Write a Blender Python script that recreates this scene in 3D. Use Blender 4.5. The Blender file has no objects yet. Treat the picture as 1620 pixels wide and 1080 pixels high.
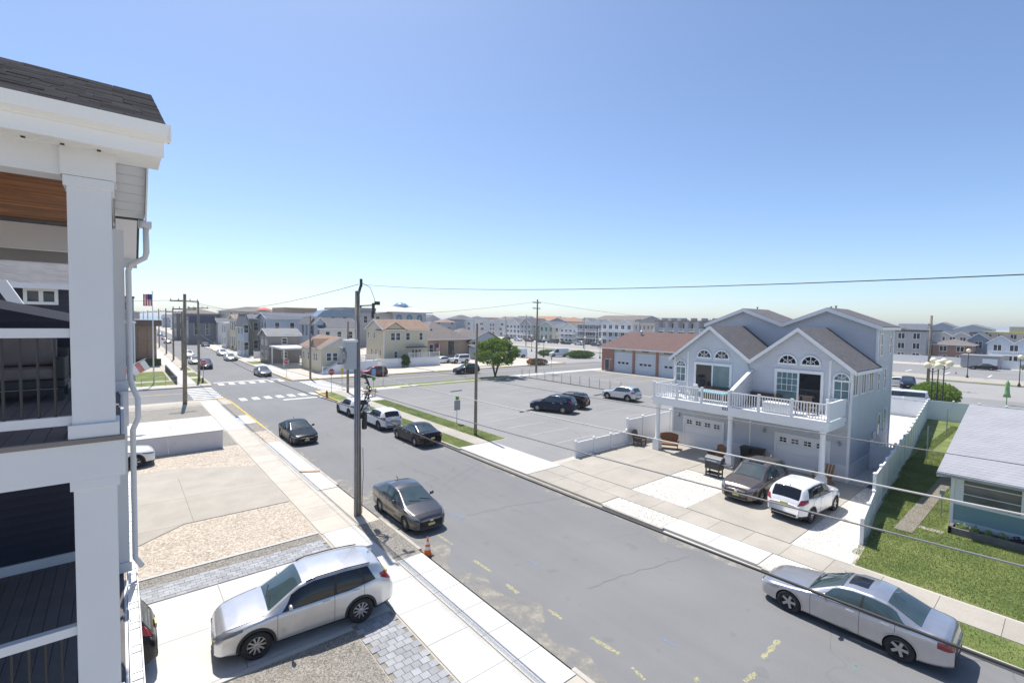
import bpy, bmesh, math, random
import numpy as np
from mathutils import Vector, Matrix
R_ = math.radians
random.seed(7)
rng = np.random.default_rng(7)
scene = bpy.context.scene
COL = scene.collection

# ------------------------------------------------------------------ camera
# world: +Y runs down the street towards the sea, +X across it, camera stands at x = y = 0
CAM_H, FPX, W0, H0 = 9.0, 744.75, 1620.0, 1080.0
YAW, PITCH, ROLL = R_(39.876), R_(-2.522), R_(0.959)
FWD = Vector((math.sin(YAW)*math.cos(PITCH), math.cos(YAW)*math.cos(PITCH), math.sin(PITCH)))
_r = Vector((math.cos(YAW), -math.sin(YAW), 0)); _u = _r.cross(FWD)
RGT = math.cos(ROLL)*_r + math.sin(ROLL)*_u
UPV = -math.sin(ROLL)*_r + math.cos(ROLL)*_u
cam = bpy.data.cameras.new('camera'); cam_o = bpy.data.objects.new('camera', cam); COL.objects.link(cam_o)
cam.sensor_width = 36.0; cam.lens = FPX/W0*36.0; cam.clip_start = 0.1; cam.clip_end = 20000
cam_o.matrix_world = Matrix(((RGT.x, UPV.x, -FWD.x, 0), (RGT.y, UPV.y, -FWD.y, 0), (RGT.z, UPV.z, -FWD.z, CAM_H), (0, 0, 0, 1)))
scene.camera = cam_o

# ------------------------------------------------------------------ world, sun, exposure
SUN_EL, SUN_AZ = R_(63.5), R_(8.0)          # azimuth from +Y towards +X
world = bpy.data.worlds.new('World'); scene.world = world; world.use_nodes = True
wn, wl = world.node_tree.nodes, world.node_tree.links
bg = wn['Background']
sky = wn.new('ShaderNodeTexSky'); sky.sky_type = 'NISHITA'; sky.sun_disc = False
sky.sun_elevation = SUN_EL; sky.sun_rotation = SUN_AZ
sky.altitude = 0; sky.air_density = 0.8; sky.dust_density = 0.75; sky.ozone_density = 4.0
wl.new(sky.outputs[0], bg.inputs[0]); bg.inputs[1].default_value = 0.112
sun = bpy.data.lights.new('sun', 'SUN'); sun.energy = 3.7; sun.angle = R_(0.55); sun.color = (1.0, 0.96, 0.9)
sun_o = bpy.data.objects.new('sun', sun); COL.objects.link(sun_o)
sdir = Vector((math.sin(SUN_AZ)*math.cos(SUN_EL), math.cos(SUN_AZ)*math.cos(SUN_EL), math.sin(SUN_EL)))
sun_o.rotation_euler = sdir.to_track_quat('Z', 'Y').to_euler(); sun_o.location = (0, 0, 60)
vs = scene.view_settings
vs.view_transform = 'Standard'; vs.look = 'None'; vs.gamma = 1.0; vs.exposure = 0.70; vs.use_curve_mapping = False

# ------------------------------------------------------------------ pixel -> place helpers
def ray(x, y): return ((x-810)/FPX)*RGT + ((540-y)/FPX)*UPV + FWD
def G(x, y, z=0.0):
    d = ray(x, y); t = (z-CAM_H)/d.z; return (d.x*t, d.y*t)
def AX(x, y, X):
    d = ray(x, y); t = X/d.x; return (X, d.y*t, CAM_H+d.z*t)
def AY(x, y, Y):
    d = ray(x, y); t = Y/d.y; return (d.x*t, Y, CAM_H+d.z*t)
def HT(x, y, X, Y):
    d = ray(x, y); t = math.hypot(X, Y)/math.hypot(d.x, d.y); return CAM_H+d.z*t

# ------------------------------------------------------------------ objects
def tag(o, label=None, cat=None, group=None, kind=None):
    if label: o['label'] = label
    if cat: o['category'] = cat
    if group: o['group'] = group
    if kind: o['kind'] = kind
    return o
def thing(name, label, cat, loc=(0, 0, 0), rz=0.0, group=None):
    o = bpy.data.objects.new(name, None); COL.objects.link(o)
    o.location = loc; o.rotation_euler = (0, 0, rz); o.empty_display_size = 0.2
    return tag(o, label, cat, group)
def link(name, me, m=None, parent=None, loc=None, rz=None):
    o = bpy.data.objects.new(name, me); COL.objects.link(o)
    if m is not None:
        if len(me.materials) == 0: me.materials.append(m)
        elif me.materials[0] is not m:
            o.material_slots[0].link = 'OBJECT'; o.material_slots[0].material = m
    if parent is not None: o.parent = parent
    if loc is not None: o.location = loc
    if rz is not None: o.rotation_euler = (0, 0, rz)
    return o

class MB:
    def __init__(s): s.v, s.f = [], []
    def add(s, vs, fs):
        n = len(s.v); s.v += [tuple(p) for p in vs]; s.f += [tuple(i+n for i in f) for f in fs]; return s
    def box(s, x0, y0, z0, x1, y1, z1):
        if x0 > x1: x0, x1 = x1, x0
        if y0 > y1: y0, y1 = y1, y0
        if z0 > z1: z0, z1 = z1, z0
        return s.add([(x0,y0,z0),(x1,y0,z0),(x1,y1,z0),(x0,y1,z0),(x0,y0,z1),(x1,y0,z1),(x1,y1,z1),(x0,y1,z1)],
                     [(0,3,2,1),(4,5,6,7),(0,1,5,4),(1,2,6,5),(2,3,7,6),(3,0,4,7)])
    def bar(s, p, q, w, h, up=(0, 0, 1)):
        p, q = Vector(p), Vector(q); d = (q-p).normalized(); u = Vector(up)
        if abs(d.dot(u)) > .98: u = Vector((0, 1, 0))
        r = d.cross(u).normalized()*(w/2); u = r.cross(d).normalized()*(h/2)
        vs = [p-r-u, p+r-u, p+r+u, p-r+u, q-r-u, q+r-u, q+r+u, q-r+u]
        return s.add(vs, [(0,1,2,3),(7,6,5,4),(4,5,1,0),(5,6,2,1),(6,7,3,2),(7,4,0,3)])
    def prism(s, poly, z0, z1):
        n = len(poly)
        a = sum(poly[i][0]*poly[(i+1)%n][1]-poly[(i+1)%n][0]*poly[i][1] for i in range(n))
        if a < 0: poly = poly[::-1]
        vs = [(x, y, z0) for x, y in poly]+[(x, y, z1) for x, y in poly]
        return s.add(vs, [tuple(range(n-1, -1, -1)), tuple(range(n, 2*n))]+[(i, (i+1)%n, n+(i+1)%n, n+i) for i in range(n)])
    def extrude(s, poly, d):           # planar 3d polygon pushed along d
        n = len(poly); d = Vector(d)
        vs = [Vector(p) for p in poly]; vs = vs+[p+d for p in vs]
        nr = Vector((0, 0, 0))
        for i in range(n): nr += vs[i].cross(vs[(i+1)%n])
        fs = [tuple(range(n-1, -1, -1)), tuple(range(n, 2*n))]+[(i, (i+1)%n, n+(i+1)%n, n+i) for i in range(n)]
        if nr.dot(d) < 0: fs = [f[::-1] for f in fs]
        return s.add(vs, fs)
    def slab(s, a, b, c, d, t):        # quad (upper face, ccw from above) given thickness t downwards
        p = [Vector(q) for q in (a, b, c, d)]; n = (p[1]-p[0]).cross(p[3]-p[0]).normalized()
        if n.z < 0: p = p[::-1]; n = -n
        return s.extrude([q-n*t for q in p], n*t)
    def tube(s, pts, r, n=8, cap=True):
        pts = [Vector(p) for p in pts]; k = len(pts)
        rs = r if isinstance(r, (list, tuple)) else [r]*k
        vs, fs = [], []; prev = None
        for i, p in enumerate(pts):
            t = ((pts[min(i+1, k-1)]-pts[max(i-1, 0)]).normalized())
            a = prev if prev is not None else (Vector((0, 0, 1)) if abs(t.z) < .9 else Vector((1, 0, 0)))
            u = (a-t*a.dot(t)).normalized(); prev = u; w = t.cross(u)
            for j in range(n):
                an = 2*math.pi*j/n; vs.append(p+(u*math.cos(an)+w*math.sin(an))*rs[i])
        for i in range(k-1):
            for j in range(n):
                fs.append((i*n+j, i*n+(j+1)%n, (i+1)*n+(j+1)%n, (i+1)*n+j))
        if cap: fs += [tuple(range(n-1, -1, -1)), tuple(range((k-1)*n, k*n))]
        return s.add(vs, fs)
    def lathe(s, prof, n=16, c=(0, 0, 0), axis='z'):
        vs, fs = [], []; k = len(prof)
        for r, z in prof:
            for j in range(n):
                a = 2*math.pi*j/n; x, y = r*math.cos(a), r*math.sin(a)
                vs.append((c[0]+x, c[1]+y, c[2]+z) if axis == 'z' else ((c[0]+x, c[1]-z, c[2]+y) if axis == 'y' else (c[0]+z, c[1]+x, c[2]+y)))
        for i in range(k-1):
            for j in range(n): fs.append((i*n+j, i*n+(j+1)%n, (i+1)*n+(j+1)%n, (i+1)*n+j))
        return s.add(vs, fs)
    def quad(s, *p): return s.add(p, [tuple(range(len(p)))])
    def mesh(s, name, smooth=False):
        me = bpy.data.meshes.new(name); me.from_pydata(s.v, [], s.f); me.update()
        if smooth: me.polygons.foreach_set('use_smooth', [True]*len(me.polygons))
        return me
    def build(s, name, m, parent=None, smooth=False, loc=None, rz=None):
        return link(name, s.mesh(name, smooth), m, parent, loc, rz)
def soft(o, w=0.01, seg=2):
    b = o.modifiers.new('bevel', 'BEVEL'); b.width = w; b.segments = seg; b.limit_method = 'ANGLE'; b.angle_limit = R_(40); return o

# ------------------------------------------------------------------ materials
def nt(name):
    m = bpy.data.materials.new(name); m.use_nodes = True
    n = m.node_tree.nodes; return m, n, m.node_tree.links, n['Principled BSDF']
def lum(c, k): return tuple(min(1.0, max(0.0, x*k)) for x in c[:3])+(1.0,)
def mixn(n, l, fac, a, b):
    x = n.new('ShaderNodeMix'); x.data_type = 'RGBA'
    for i, q in ((0, fac), (6, a), (7, b)):
        if hasattr(q, 'links') or isinstance(q, bpy.types.NodeSocket): l.new(q, x.inputs[i])
        else: x.inputs[i].default_value = q
    return x.outputs[2]
def mathn(n, l, op, a, b=0.0, clamp=False):
    x = n.new('ShaderNodeMath'); x.operation = op; x.use_clamp = clamp
    for i, q in ((0, a), (1, b)):
        if isinstance(q, bpy.types.NodeSocket): l.new(q, x.inputs[i])
        else: x.inputs[i].default_value = q
    return x.outputs[0]
def noise(n, l, co, scale, detail=4, rough=.55):
    x = n.new('ShaderNodeTexNoise'); x.inputs['Scale'].default_value = scale
    x.inputs['Detail'].default_value = detail; x.inputs['Roughness'].default_value = rough
    l.new(co, x.inputs['Vector']); return x.outputs['Fac']
def ramp(n, l, fac, p0, p1):
    x = n.new('ShaderNodeMapRange'); x.inputs[1].default_value = p0; x.inputs[2].default_value = p1
    l.new(fac, x.inputs[0]); return x.outputs[0]
def coords(n, kind='pos', sc=None):
    if kind == 'pos': return n.new('ShaderNodeNewGeometry').outputs['Position']
    return n.new('ShaderNodeTexCoord').outputs['Object']
def bumpn(n, l, b, h, strength, dist):
    x = n.new('ShaderNodeBump'); x.inputs['Strength'].default_value = strength; x.inputs['Distance'].default_value = dist
    l.new(h, x.inputs['Height']); l.new(x.outputs[0], b.inputs['Normal']); return x
MATS = {}
def mat(name, c, rough=.6, var=.12, scale=1.5, fine=0.06, fscale=40, bump=0.0, bscale=80, bdist=.01, metal=0.0, spec=.5, coat=0.0, rand=0.0, co='pos', c2=None):
    if name in MATS: return MATS[name]
    m, n, l, b = nt(name)
    p = coords(n, co)
    f = ramp(n, l, noise(n, l, p, scale, 5), .3, .7)
    col = mixn(n, l, f, lum(c, 1-var), lum(c2 or c, 1+(var if not c2 else 0)))
    if fine:
        g = ramp(n, l, noise(n, l, p, fscale, 3, .7), .25, .75)
        hi = mixn(n, l, g, (1-fine, 1-fine, 1-fine, 1), (1+fine, 1+fine, 1+fine, 1))
        x = n.new('ShaderNodeMix'); x.data_type = 'RGBA'; x.blend_type = 'MULTIPLY'; x.inputs[0].default_value = 1
        l.new(col, x.inputs[6]); l.new(hi, x.inputs[7]); col = x.outputs[2]
    if rand:
        oi = n.new('ShaderNodeObjectInfo'); h = n.new('ShaderNodeHueSaturation')
        l.new(mathn(n, l, 'ADD', mathn(n, l, 'MULTIPLY', oi.outputs['Random'], 2*rand), 1-rand), h.inputs['Value'])
        l.new(col, h.inputs['Color']); col = h.outputs[0]
    l.new(col, b.inputs['Base Color'])
    b.inputs['Roughness'].default_value = rough; b.inputs['Metallic'].default_value = metal
    b.inputs['Specular IOR Level'].default_value = spec; b.inputs['Coat Weight'].default_value = coat
    if bump: bumpn(n, l, b, noise(n, l, p, bscale, 4, .6), bump, bdist)
    MATS[name] = m; return m
def siding(name, c, lap=.13, var=.07, rough=.55, vert=False, depth=1.0):
    if name in MATS: return MATS[name]
    m, n, l, b = nt(name); p = coords(n, 'pos')
    sp = n.new('ShaderNodeSeparateXYZ'); l.new(p, sp.inputs[0])
    z = mathn(n, l, 'ADD', sp.outputs[0], sp.outputs[1]) if vert else sp.outputs[2]
    fr = mathn(n, l, 'FRACT', mathn(n, l, 'DIVIDE', z, lap))
    f = ramp(n, l, noise(n, l, p, .8, 4), .3, .7)
    col = mixn(n, l, f, lum(c, 1-var), lum(c, 1+var)); l.new(col, b.inputs['Base Color'])
    b.inputs['Roughness'].default_value = rough
    bumpn(n, l, b, mathn(n, l, 'POWER', fr, 1.6) if not vert else mathn(n, l, 'PINGPONG', fr, .5), depth, .02)
    MATS[name] = m; return m
def shingle(name, c, row=.14, var=.22):
    if name in MATS: return MATS[name]
    m, n, l, b = nt(name); p = coords(n, 'pos')
    sp = n.new('ShaderNodeSeparateXYZ'); l.new(p, sp.inputs[0])
    u = mathn(n, l, 'ADD', sp.outputs[0], sp.outputs[1])
    cb = n.new('ShaderNodeCombineXYZ'); l.new(u, cb.inputs[0]); l.new(mathn(n, l, 'MULTIPLY', sp.outputs[2], 2.0), cb.inputs[1])
    br = n.new('ShaderNodeTexBrick'); l.new(cb.outputs[0], br.inputs['Vector'])
    br.inputs['Scale'].default_value = 1; br.inputs['Brick Width'].default_value = .3; br.inputs['Row Height'].default_value = row
    br.inputs['Mortar Size'].default_value = .008; br.offset = .37
    br.inputs['Color1'].default_value = lum(c, 1-var); br.inputs['Color2'].default_value = lum(c, 1+var); br.inputs['Mortar'].default_value = lum(c, .5)
    f = ramp(n, l, noise(n, l, p, .7, 5), .25, .75)
    col = mixn(n, l, mathn(n, l, 'MULTIPLY', f, .45), br.outputs['Color'], lum(c, 1.25))
    g = ramp(n, l, noise(n, l, p, 60, 2, .7), .2, .8)
    x = n.new('ShaderNodeMix'); x.data_type = 'RGBA'; x.blend_type = 'MULTIPLY'; x.inputs[0].default_value = .35
    l.new(col, x.inputs[6]); l.new(mixn(n, l, g, (.4, .4, .4, 1), (1.6, 1.6, 1.6, 1)), x.inputs[7])
    l.new(x.outputs[2], b.inputs['Base Color']); b.inputs['Roughness'].default_value = .9
    bumpn(n, l, b, br.outputs['Fac'], -.5, .02)
    MATS[name] = m; return m
def brickm(name, c):
    m, n, l, b = nt(name); p = coords(n, 'pos')
    sp = n.new('ShaderNodeSeparateXYZ'); l.new(p, sp.inputs[0])
    cb = n.new('ShaderNodeCombineXYZ'); l.new(mathn(n, l, 'ADD', sp.outputs[0], sp.outputs[1]), cb.inputs[0]); l.new(sp.outputs[2], cb.inputs[1])
    br = n.new('ShaderNodeTexBrick'); l.new(cb.outputs[0], br.inputs['Vector'])
    br.inputs['Scale'].default_value = 1; br.inputs['Brick Width'].default_value = .22; br.inputs['Row Height'].default_value = .075
    br.inputs['Mortar Size'].default_value = .008
    br.inputs['Color1'].default_value = lum(c, .8); br.inputs['Color2'].default_value = lum(c, 1.2); br.inputs['Mortar'].default_value = (.42, .38, .34, 1)
    f = ramp(n, l, noise(n, l, p, .6, 4), .3, .7)
    l.new(mixn(n, l, mathn(n, l, 'MULTIPLY', f, .35), br.outputs['Color'], lum(c, .7)), b.inputs['Base Color'])
    b.inputs['Roughness'].default_value = .9; bumpn(n, l, b, br.outputs['Fac'], -.4, .01); return m
def asphaltm(name, c, patch=.12, crack=True):
    m, n, l, b = nt(name); p = coords(n, 'pos')
    f = ramp(n, l, noise(n, l, p, .16, 6, .6), .3, .7)
    col = mixn(n, l, f, lum(c, 1-patch), lum(c, 1+patch))
    g = ramp(n, l, noise(n, l, p, 30, 3, .8), .2, .8)
    x = n.new('ShaderNodeMix'); x.data_type = 'RGBA'; x.blend_type = 'MULTIPLY'; x.inputs[0].default_value = 1
    l.new(col, x.inputs[6]); l.new(mixn(n, l, g, (.78, .78, .78, 1), (1.22, 1.22, 1.22, 1)), x.inputs[7]); col = x.outputs[2]
    bl = ramp(n, l, noise(n, l, p, .045, 3, .5), .42, .6)
    col = mixn(n, l, mathn(n, l, 'MULTIPLY', bl, .5), col, lum(c, .84))
    sp_ = ramp(n, l, noise(n, l, p, 1.3, 2, .5), .66, .72)
    col = mixn(n, l, mathn(n, l, 'MULTIPLY', sp_, .3, True), col, lum(c, .62))
    mp = n.new('ShaderNodeMapping'); l.new(p, mp.inputs[0]); mp.inputs['Scale'].default_value = (3.2, .25, 1)
    st = ramp(n, l, noise(n, l, mp.outputs[0], .5, 4), .35, .75)      # traffic wear running with the street
    col = mixn(n, l, mathn(n, l, 'MULTIPLY', st, .35), col, lum(c, 1.18))
    if crack:
        ds = n.new('ShaderNodeTexNoise'); ds.inputs['Scale'].default_value = .6; l.new(p, ds.inputs['Vector'])
        ad = n.new('ShaderNodeVectorMath'); ad.operation = 'MULTIPLY_ADD'; l.new(ds.outputs['Color'], ad.inputs[0]); ad.inputs[1].default_value = (2.2, 2.2, 0); l.new(p, ad.inputs[2])
        vo = n.new('ShaderNodeTexVoronoi'); vo.feature = 'DISTANCE_TO_EDGE'; vo.inputs['Scale'].default_value = .13; l.new(ad.outputs[0], vo.inputs['Vector'])
        k = ramp(n, l, vo.outputs['Distance'], .0035, .001)
        k = mathn(n, l, 'MULTIPLY', mathn(n, l, 'MAXIMUM', k, 0.0), ramp(n, l, noise(n, l, p, .2, 2), .45, .6), True)
        col = mixn(n, l, mathn(n, l, 'MULTIPLY', k, .6), col, lum(c, .5))
    l.new(col, b.inputs['Base Color']); b.inputs['Roughness'].default_value = .88
    bumpn(n, l, b, noise(n, l, p, 45, 3, .8), .35, .01); MATS[name] = m; return m
def gravelm(name, c, c2, scale=22):
    m, n, l, b = nt(name); p = coords(n, 'pos')
    vo = n.new('ShaderNodeTexVoronoi'); vo.inputs['Scale'].default_value = scale; l.new(p, vo.inputs['Vector'])
    sp = n.new('ShaderNodeSeparateColor'); l.new(vo.outputs['Color'], sp.inputs[0])
    col = mixn(n, l, sp.outputs[0], lum(c, .55), lum(c2, 1.25))
    f = ramp(n, l, noise(n, l, p, 1.1, 5), .3, .7)
    col = mixn(n, l, mathn(n, l, 'MULTIPLY', f, .5), col, c2 if len(c2) == 4 else c2+(1,))
    l.new(col, b.inputs['Base Color']); b.inputs['Roughness'].default_value = .95
    bumpn(n, l, b, vo.outputs['Distance'], -.9, .03); MATS[name] = m; return m
def paint(name, c, metal=.0, rough=.35):
    if name in MATS: return MATS[name]
    m, n, l, b = nt(name)
    b.inputs['Base Color'].default_value = tuple(c)+(1,); b.inputs['Metallic'].default_value = metal; b.inputs['Roughness'].default_value = rough
    b.inputs['Coat Weight'].default_value = 1.0 if max(c) > .06 else .22; b.inputs['Coat Roughness'].default_value = .04
    if max(c) <= .06: b.inputs['Specular IOR Level'].default_value = .2
    p = coords(n, 'obj'); f = ramp(n, l, noise(n, l, p, 3, 4), .3, .7)
    l.new(mixn(n, l, f, lum(c, .94), lum(c, 1.06)), b.inputs['Base Color']); MATS[name] = m; return m
def glassm(name, c, rough=.03, spec=.6):
    if name in MATS: return MATS[name]
    m, n, l, b = nt(name); p = coords(n, 'pos')
    f = ramp(n, l, noise(n, l, p, .9, 3), .3, .7)
    l.new(mixn(n, l, f, lum(c, .7), lum(c, 1.4)), b.inputs['Base Color'])
    b.inputs['Roughness'].default_value = rough; b.inputs['Specular IOR Level'].default_value = spec; b.inputs['IOR'].default_value = 1.5
    MATS[name] = m; return m

WHITE = mat('white_vinyl', (.80, .80, .80), .4, .03, .8, .02)
WPAINT = mat('white_paint', (.78, .78, .77), .5, .04, 1.2, .03)
WTRIM = mat('white_trim', (.80, .80, .79), .45, .03, 1, .02)
GLASS = glassm('window_glass', (.035, .045, .055))
GLASSB = glassm('window_glass_dark', (.015, .017, .022))
GLASST = glassm('window_glass_teal', (.12, .2, .21))
CARGLASS = glassm('car_glass', (.035, .058, .064), .02, .9)
CARGLASSD = glassm('car_glass_tinted', (.008, .009, .011), .03, .6)
RUBBER = mat('tyre_rubber', (.018, .018, .019), .8, .1, 5, .05)
BLACKPL = mat('black_plastic', (.022, .022, .024), .55, .1, 4, .05)
ALLOY = mat('alloy', (.42, .43, .45), .32, .05, 3, .02, metal=.85)
ALLOYD = mat('alloy_dark', (.12, .12, .13), .35, .05, 3, .02, metal=.7)
CHROME = mat('chrome', (.75, .76, .78), .12, .03, 3, .0, metal=1.0)
HEADL = glassm('headlight_lens', (.17, .18, .20), .05, .9)
TAILL = glassm('taillight_lens', (.26, .008, .01), .08, .8)
PLATEY = mat('number_plate', (.62, .55, .22), .5, .2, 9, .1, fscale=60, co='obj')
WOODP = mat('pole_wood', (.22, .185, .145), .9, .22, 2.2, .18, 25, .4, 30)
DARKMETAL = mat('dark_metal', (.03, .03, .032), .5, .1, 3, .04)
GALV = mat('galvanised_steel', (.34, .35, .36), .5, .12, 3, .05, metal=.4)
# ================================================================== GROUND
ASPH = asphaltm('street_asphalt', (.19, .189, .188), .11)
LOTM = asphaltm('lot_asphalt', (.235, .232, .225), .13)
BLVM = asphaltm('boulevard_asphalt', (.30, .29, .275), .08, False)
CONC = mat('concrete', (.385, .352, .298), .9, .10, .7, .10, 18, .25, 60, rand=.05)
CONCW = mat('new_concrete', (.53, .52, .49), .9, .07, .6, .05, 14, .2, 60, rand=.035)
CONCB = mat('buff_concrete', (.50, .455, .385), .9, .09, .9, .08, 20, .25, 60, rand=.06)
JOINT = mat('joint_dirt', (.25, .23, .19), .95, .2, 2, .1)
SAND = mat('sandy_ground', (.47, .43, .36), .95, .14, .12, .1, 6)
KERBM = mat('kerb_concrete', (.43, .40, .35), .9, .15, 1.3, .12, 16)
KERBY = mat('kerb_yellow', (.62, .42, .06), .7, .15, 2, .1, 10)
MARKW = mat('road_white', (.72, .72, .70), .7, .06, 3, .12, 14)
MARKY = mat('road_yellow', (.60, .40, .14), .7, .1, 2, .14, 14)
def spraym(nm, c):
    m, n, l, b = nt(nm); p = coords(n); b.inputs['Base Color'].default_value = tuple(c)+(1,); b.inputs['Roughness'].default_value = .8
    l.new(mathn(n, l, 'MULTIPLY', ramp(n, l, noise(n, l, p, 14, 5, .8), .38, .60), .75, True), b.inputs['Alpha']); return m
SPRAYY = spraym('spray_yellow', (.60, .56, .27)); SPRAYB = spraym('spray_blue', (.20, .34, .55)); SPRAYG = spraym('spray_green', (.18, .40, .34))
GRASSM = mat('grass_ground', (.10, .165, .028), .95, .3, .6, .25, 30, .6, 40, c2=(.20, .225, .065))
GRAVG = gravelm('grey_gravel', (.20, .185, .16), (.30, .275, .235), 26)
GRAVT = gravelm('tan_gravel', (.42, .35, .27), (.52, .45, .365), 17)
GRAVW = gravelm('white_shell', (.52, .49, .42), (.66, .63, .57), 20)
DARKASPH = mat('dark_asphalt_patch', (.075, .075, .078), .9, .2, .8, .1, 25)  # even dark asphalt tone for the side yard strip
SEAM = mat('sea_water', (.05, .17, .20), .25, .15, .004, .05, .05)

def sheet(name, rects, z, m, kind='structure', parent=None, n=1):
    b = MB()
    for (x0, y0, x1, y1) in rects: b.quad((x0, y0, z), (x1, y0, z), (x1, y1, z), (x0, y1, z))
    o = b.build(name, m, parent)
    if parent is None: tag(o, kind=kind)
    return o
def poly(name, pts, z, m, parent=None, kind='structure'):
    o = MB().quad(*[(x, y, z) for x, y in (pts if sum(pts[i][0]*pts[(i+1)%len(pts)][1]-pts[(i+1)%len(pts)][0]*pts[i][1] for i in range(len(pts))) > 0 else pts[::-1])]).build(name, m, parent)
    if parent is None: tag(o, kind=kind)
    return o
def block(name, rects, z, m):
    b = MB()
    for (x0, y0, x1, y1) in rects: b.box(x0, y0, -.05, x1, y1, z)
    return tag(b.build(name, m), kind='structure')

sheet('ground', [(-4000, -400, 6000, 700)], -.06, SAND)
sheet('sea', [(-9000, 705, 9000, 14000)], -2.0, SEAM)
sheet('beach', [(-4000, 700, 6000, 712)], -.3, SAND)
KL, KR, CN, CF, KFL, KFR = 8.9, 17.9, 59.0, 70.3, 9.2, 18.5
street = sheet('street', [(KL, -30, KR, CN), (-70, CN, 84, CF), (KFL, CF, KFR, 690)], 0, ASPH)
LAND = .10
block('yard_ground', [(-60, -30, KL-.15, CN-.15), (-60, CF+.15, KFL-.15, 330)], LAND, SAND)
block('block_ground', [(KR+.15, -30, 49.4, CN-.15), (49.4, -30, 84, CN-.15), (KFR+.15, CF+.15, 74, 330)], LAND, CONCB)
sheet('boulevard', [(84, -60, 107.5, 330), (74, CF, 84, 330)], 0, BLVM)
block('boulevard_verge', [(107.5, -60, 119, 330)], .1, CONC)
sheet('median_grass_strip', [(107.7, -60, 109.3, 330)], .106, GRASSM)
sheet('far_lot', [(119, -60, 150, 60)], .0, LOTM)
sheet('far_road', [(119, 60, 142, 330)], .0, BLVM)

# kerbs ------------------------------------------------------------
def kerb(pts, m, w=.15, h=.13):
    b = MB()
    for p, q in zip(pts[:-1], pts[1:]): b.bar((p[0], p[1], h/2-.02), (q[0], q[1], h/2-.02), w, h+.04)
    return tag(soft(b.build('kerb', m), .02), kind='structure')
def arc(cx, cy, r, a0, a1, n=8): return [(cx+r*math.cos(R_(a0+(a1-a0)*i/n)), cy+r*math.sin(R_(a0+(a1-a0)*i/n))) for i in range(n+1)]
kerb([(KL-.075, -20), (KL-.075, 7.9)], KERBM)
kerb([(KL-.075, 15.9), (KL-.075, 19.6)], KERBM)
kerb([(KL-.075, 24.9), (KL-.075, 41.5)], KERBM)
kerb([(KL-.075, 41.5), (KL-.075, 56.9)]+arc(KL-2.1, 56.9, 2.02, 0, 60)[1:], KERBY)
kerb(arc(KL-2.1, 56.9, 2.02, 60, 90)+[(-40, 58.92)], KERBM)
kerb([(KR+.075, -20), (KR+.075, 7.0)], KERBM)
kerb([(KR+.075, 7.0), (KR+.075, 11.1)], CONCW, .15, .03)
kerb([(KR+.075, 11.1), (KR+.075, 14.4)], KERBM)
kerb([(KR+.075, 14.4), (KR+.075, 26.9)], CONC, .15, .03)
kerb([(KR+.075, 26.9), (KR+.075, 46.5)], KERBM)
kerb([(KR+.075, 46.5), (KR+.075, 56.9)]+arc(KR+2.1, 56.9, 2.02, 180, 130)[1:], KERBY)
kerb(arc(KR+2.1, 56.9, 2.02, 130, 90)+[(84, 58.92)], KERBM)
kerb([(-40, CF+.08), (KFL-2.1, CF+.08)]+arc(KFL-2.1, CF+2.1, 2.02, -90, 0)+[(KFL-.075, 76)], KERBM)
kerb([(KFL-.075, 76), (KFL-.075, 320)], KERBM)
kerb([(KFR+.075, 320), (KFR+.075, 76)], KERBM)
kerb([(KFR+.075, 76)]+arc(KFR+2.1, CF+2.1, 2.02, 180, 270)+[(74, CF+.08)], KERBY)

# paving: base with slabs that can be picked apart ------------------
SLABME = {}
def paving(name, x0, y0, x1, y1, nx, ny, m, z=.104, gap=.014, th=.02):
    base = sheet(name, [(x0, y0, x1, y1)], z, JOINT)
    dx, dy = (x1-x0)/nx, (y1-y0)/ny
    key = (round(dx, 3), round(dy, 3), th, gap)
    if key not in SLABME:
        SLABME[key] = MB().box(-dx/2+gap/2, -dy/2+gap/2, 0, dx/2-gap/2, dy/2-gap/2, th).mesh('slab')
        SLABME[key].materials.append(m)
    for i in range(nx):
        for j in range(ny):
            link('slab', SLABME[key], m, base, (x0+dx*(i+.5), y0+dy*(j+.5), z))
    return base
# left side of the street
paving('sidewalk', 6.25, 19.5, 7.7, 27, 1, 5, CONCB)
paving('sidewalk', 6.25, 27, 7.7, 42, 1, 10, CONCB)
paving('sidewalk', 6.25, 42, 7.7, 57.4, 1, 10, CONCW)
paving('sidewalk', 6.3, 7.5, 7.65, 19.5, 1, 7, CONCW)
paving('driveway_apron', 7.7, 7.7, 8.74, 15.6, 1, 6, CONCW)
paving('driveway_apron', 7.72, 24.6, 8.74, 36.2, 1, 6, CONCW)
paving('driveway_apron', 7.72, 43.6, 8.74, 47.6, 1, 2, CONCW)
sheet('verge_gravel', [(7.7, 15.62, 8.74, 19.4), (7.72, 40.3, 8.74, 43.55), (7.72, 47.65, 8.74, 54.8)], .108, GRAVG)
sheet('verge_slab', [(7.7, 19.42, 8.74, 24.55)], .108, CONCB)
sheet('verge_sand', [(7.72, 36.25, 8.74, 40.27)], .108, GRAVT)
paving('driveway', -1.5, 13.05, 6.25, 17.85, 2, 2, CONCW)
paving('driveway', -1.5, 24.0, 6.2, 31.0, 2, 2, CONC)
poly('driveway', [(-1.5, 31.0), (6.2, 31.0), (2.2, 33.1), (-1.5, 33.1)], .118, CONC)
poly('driveway', [(-1.5, 24.0), (2.0, 24.0), (0.2, 22.5), (-1.5, 22.0)], .122, CONC)
poly('sand_bed', [(-1.5, 19.75), (6.2, 19.75), (6.2, 23.98), (2.02, 23.98), (.2, 22.46), (-1.5, 21.95)], .106, GRAVT)
poly('sand_bed', [(6.2, 31.02), (6.2, 36.55), (-1.5, 36.55), (-1.5, 33.12), (2.2, 33.12)], .106, GRAVT)
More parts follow.
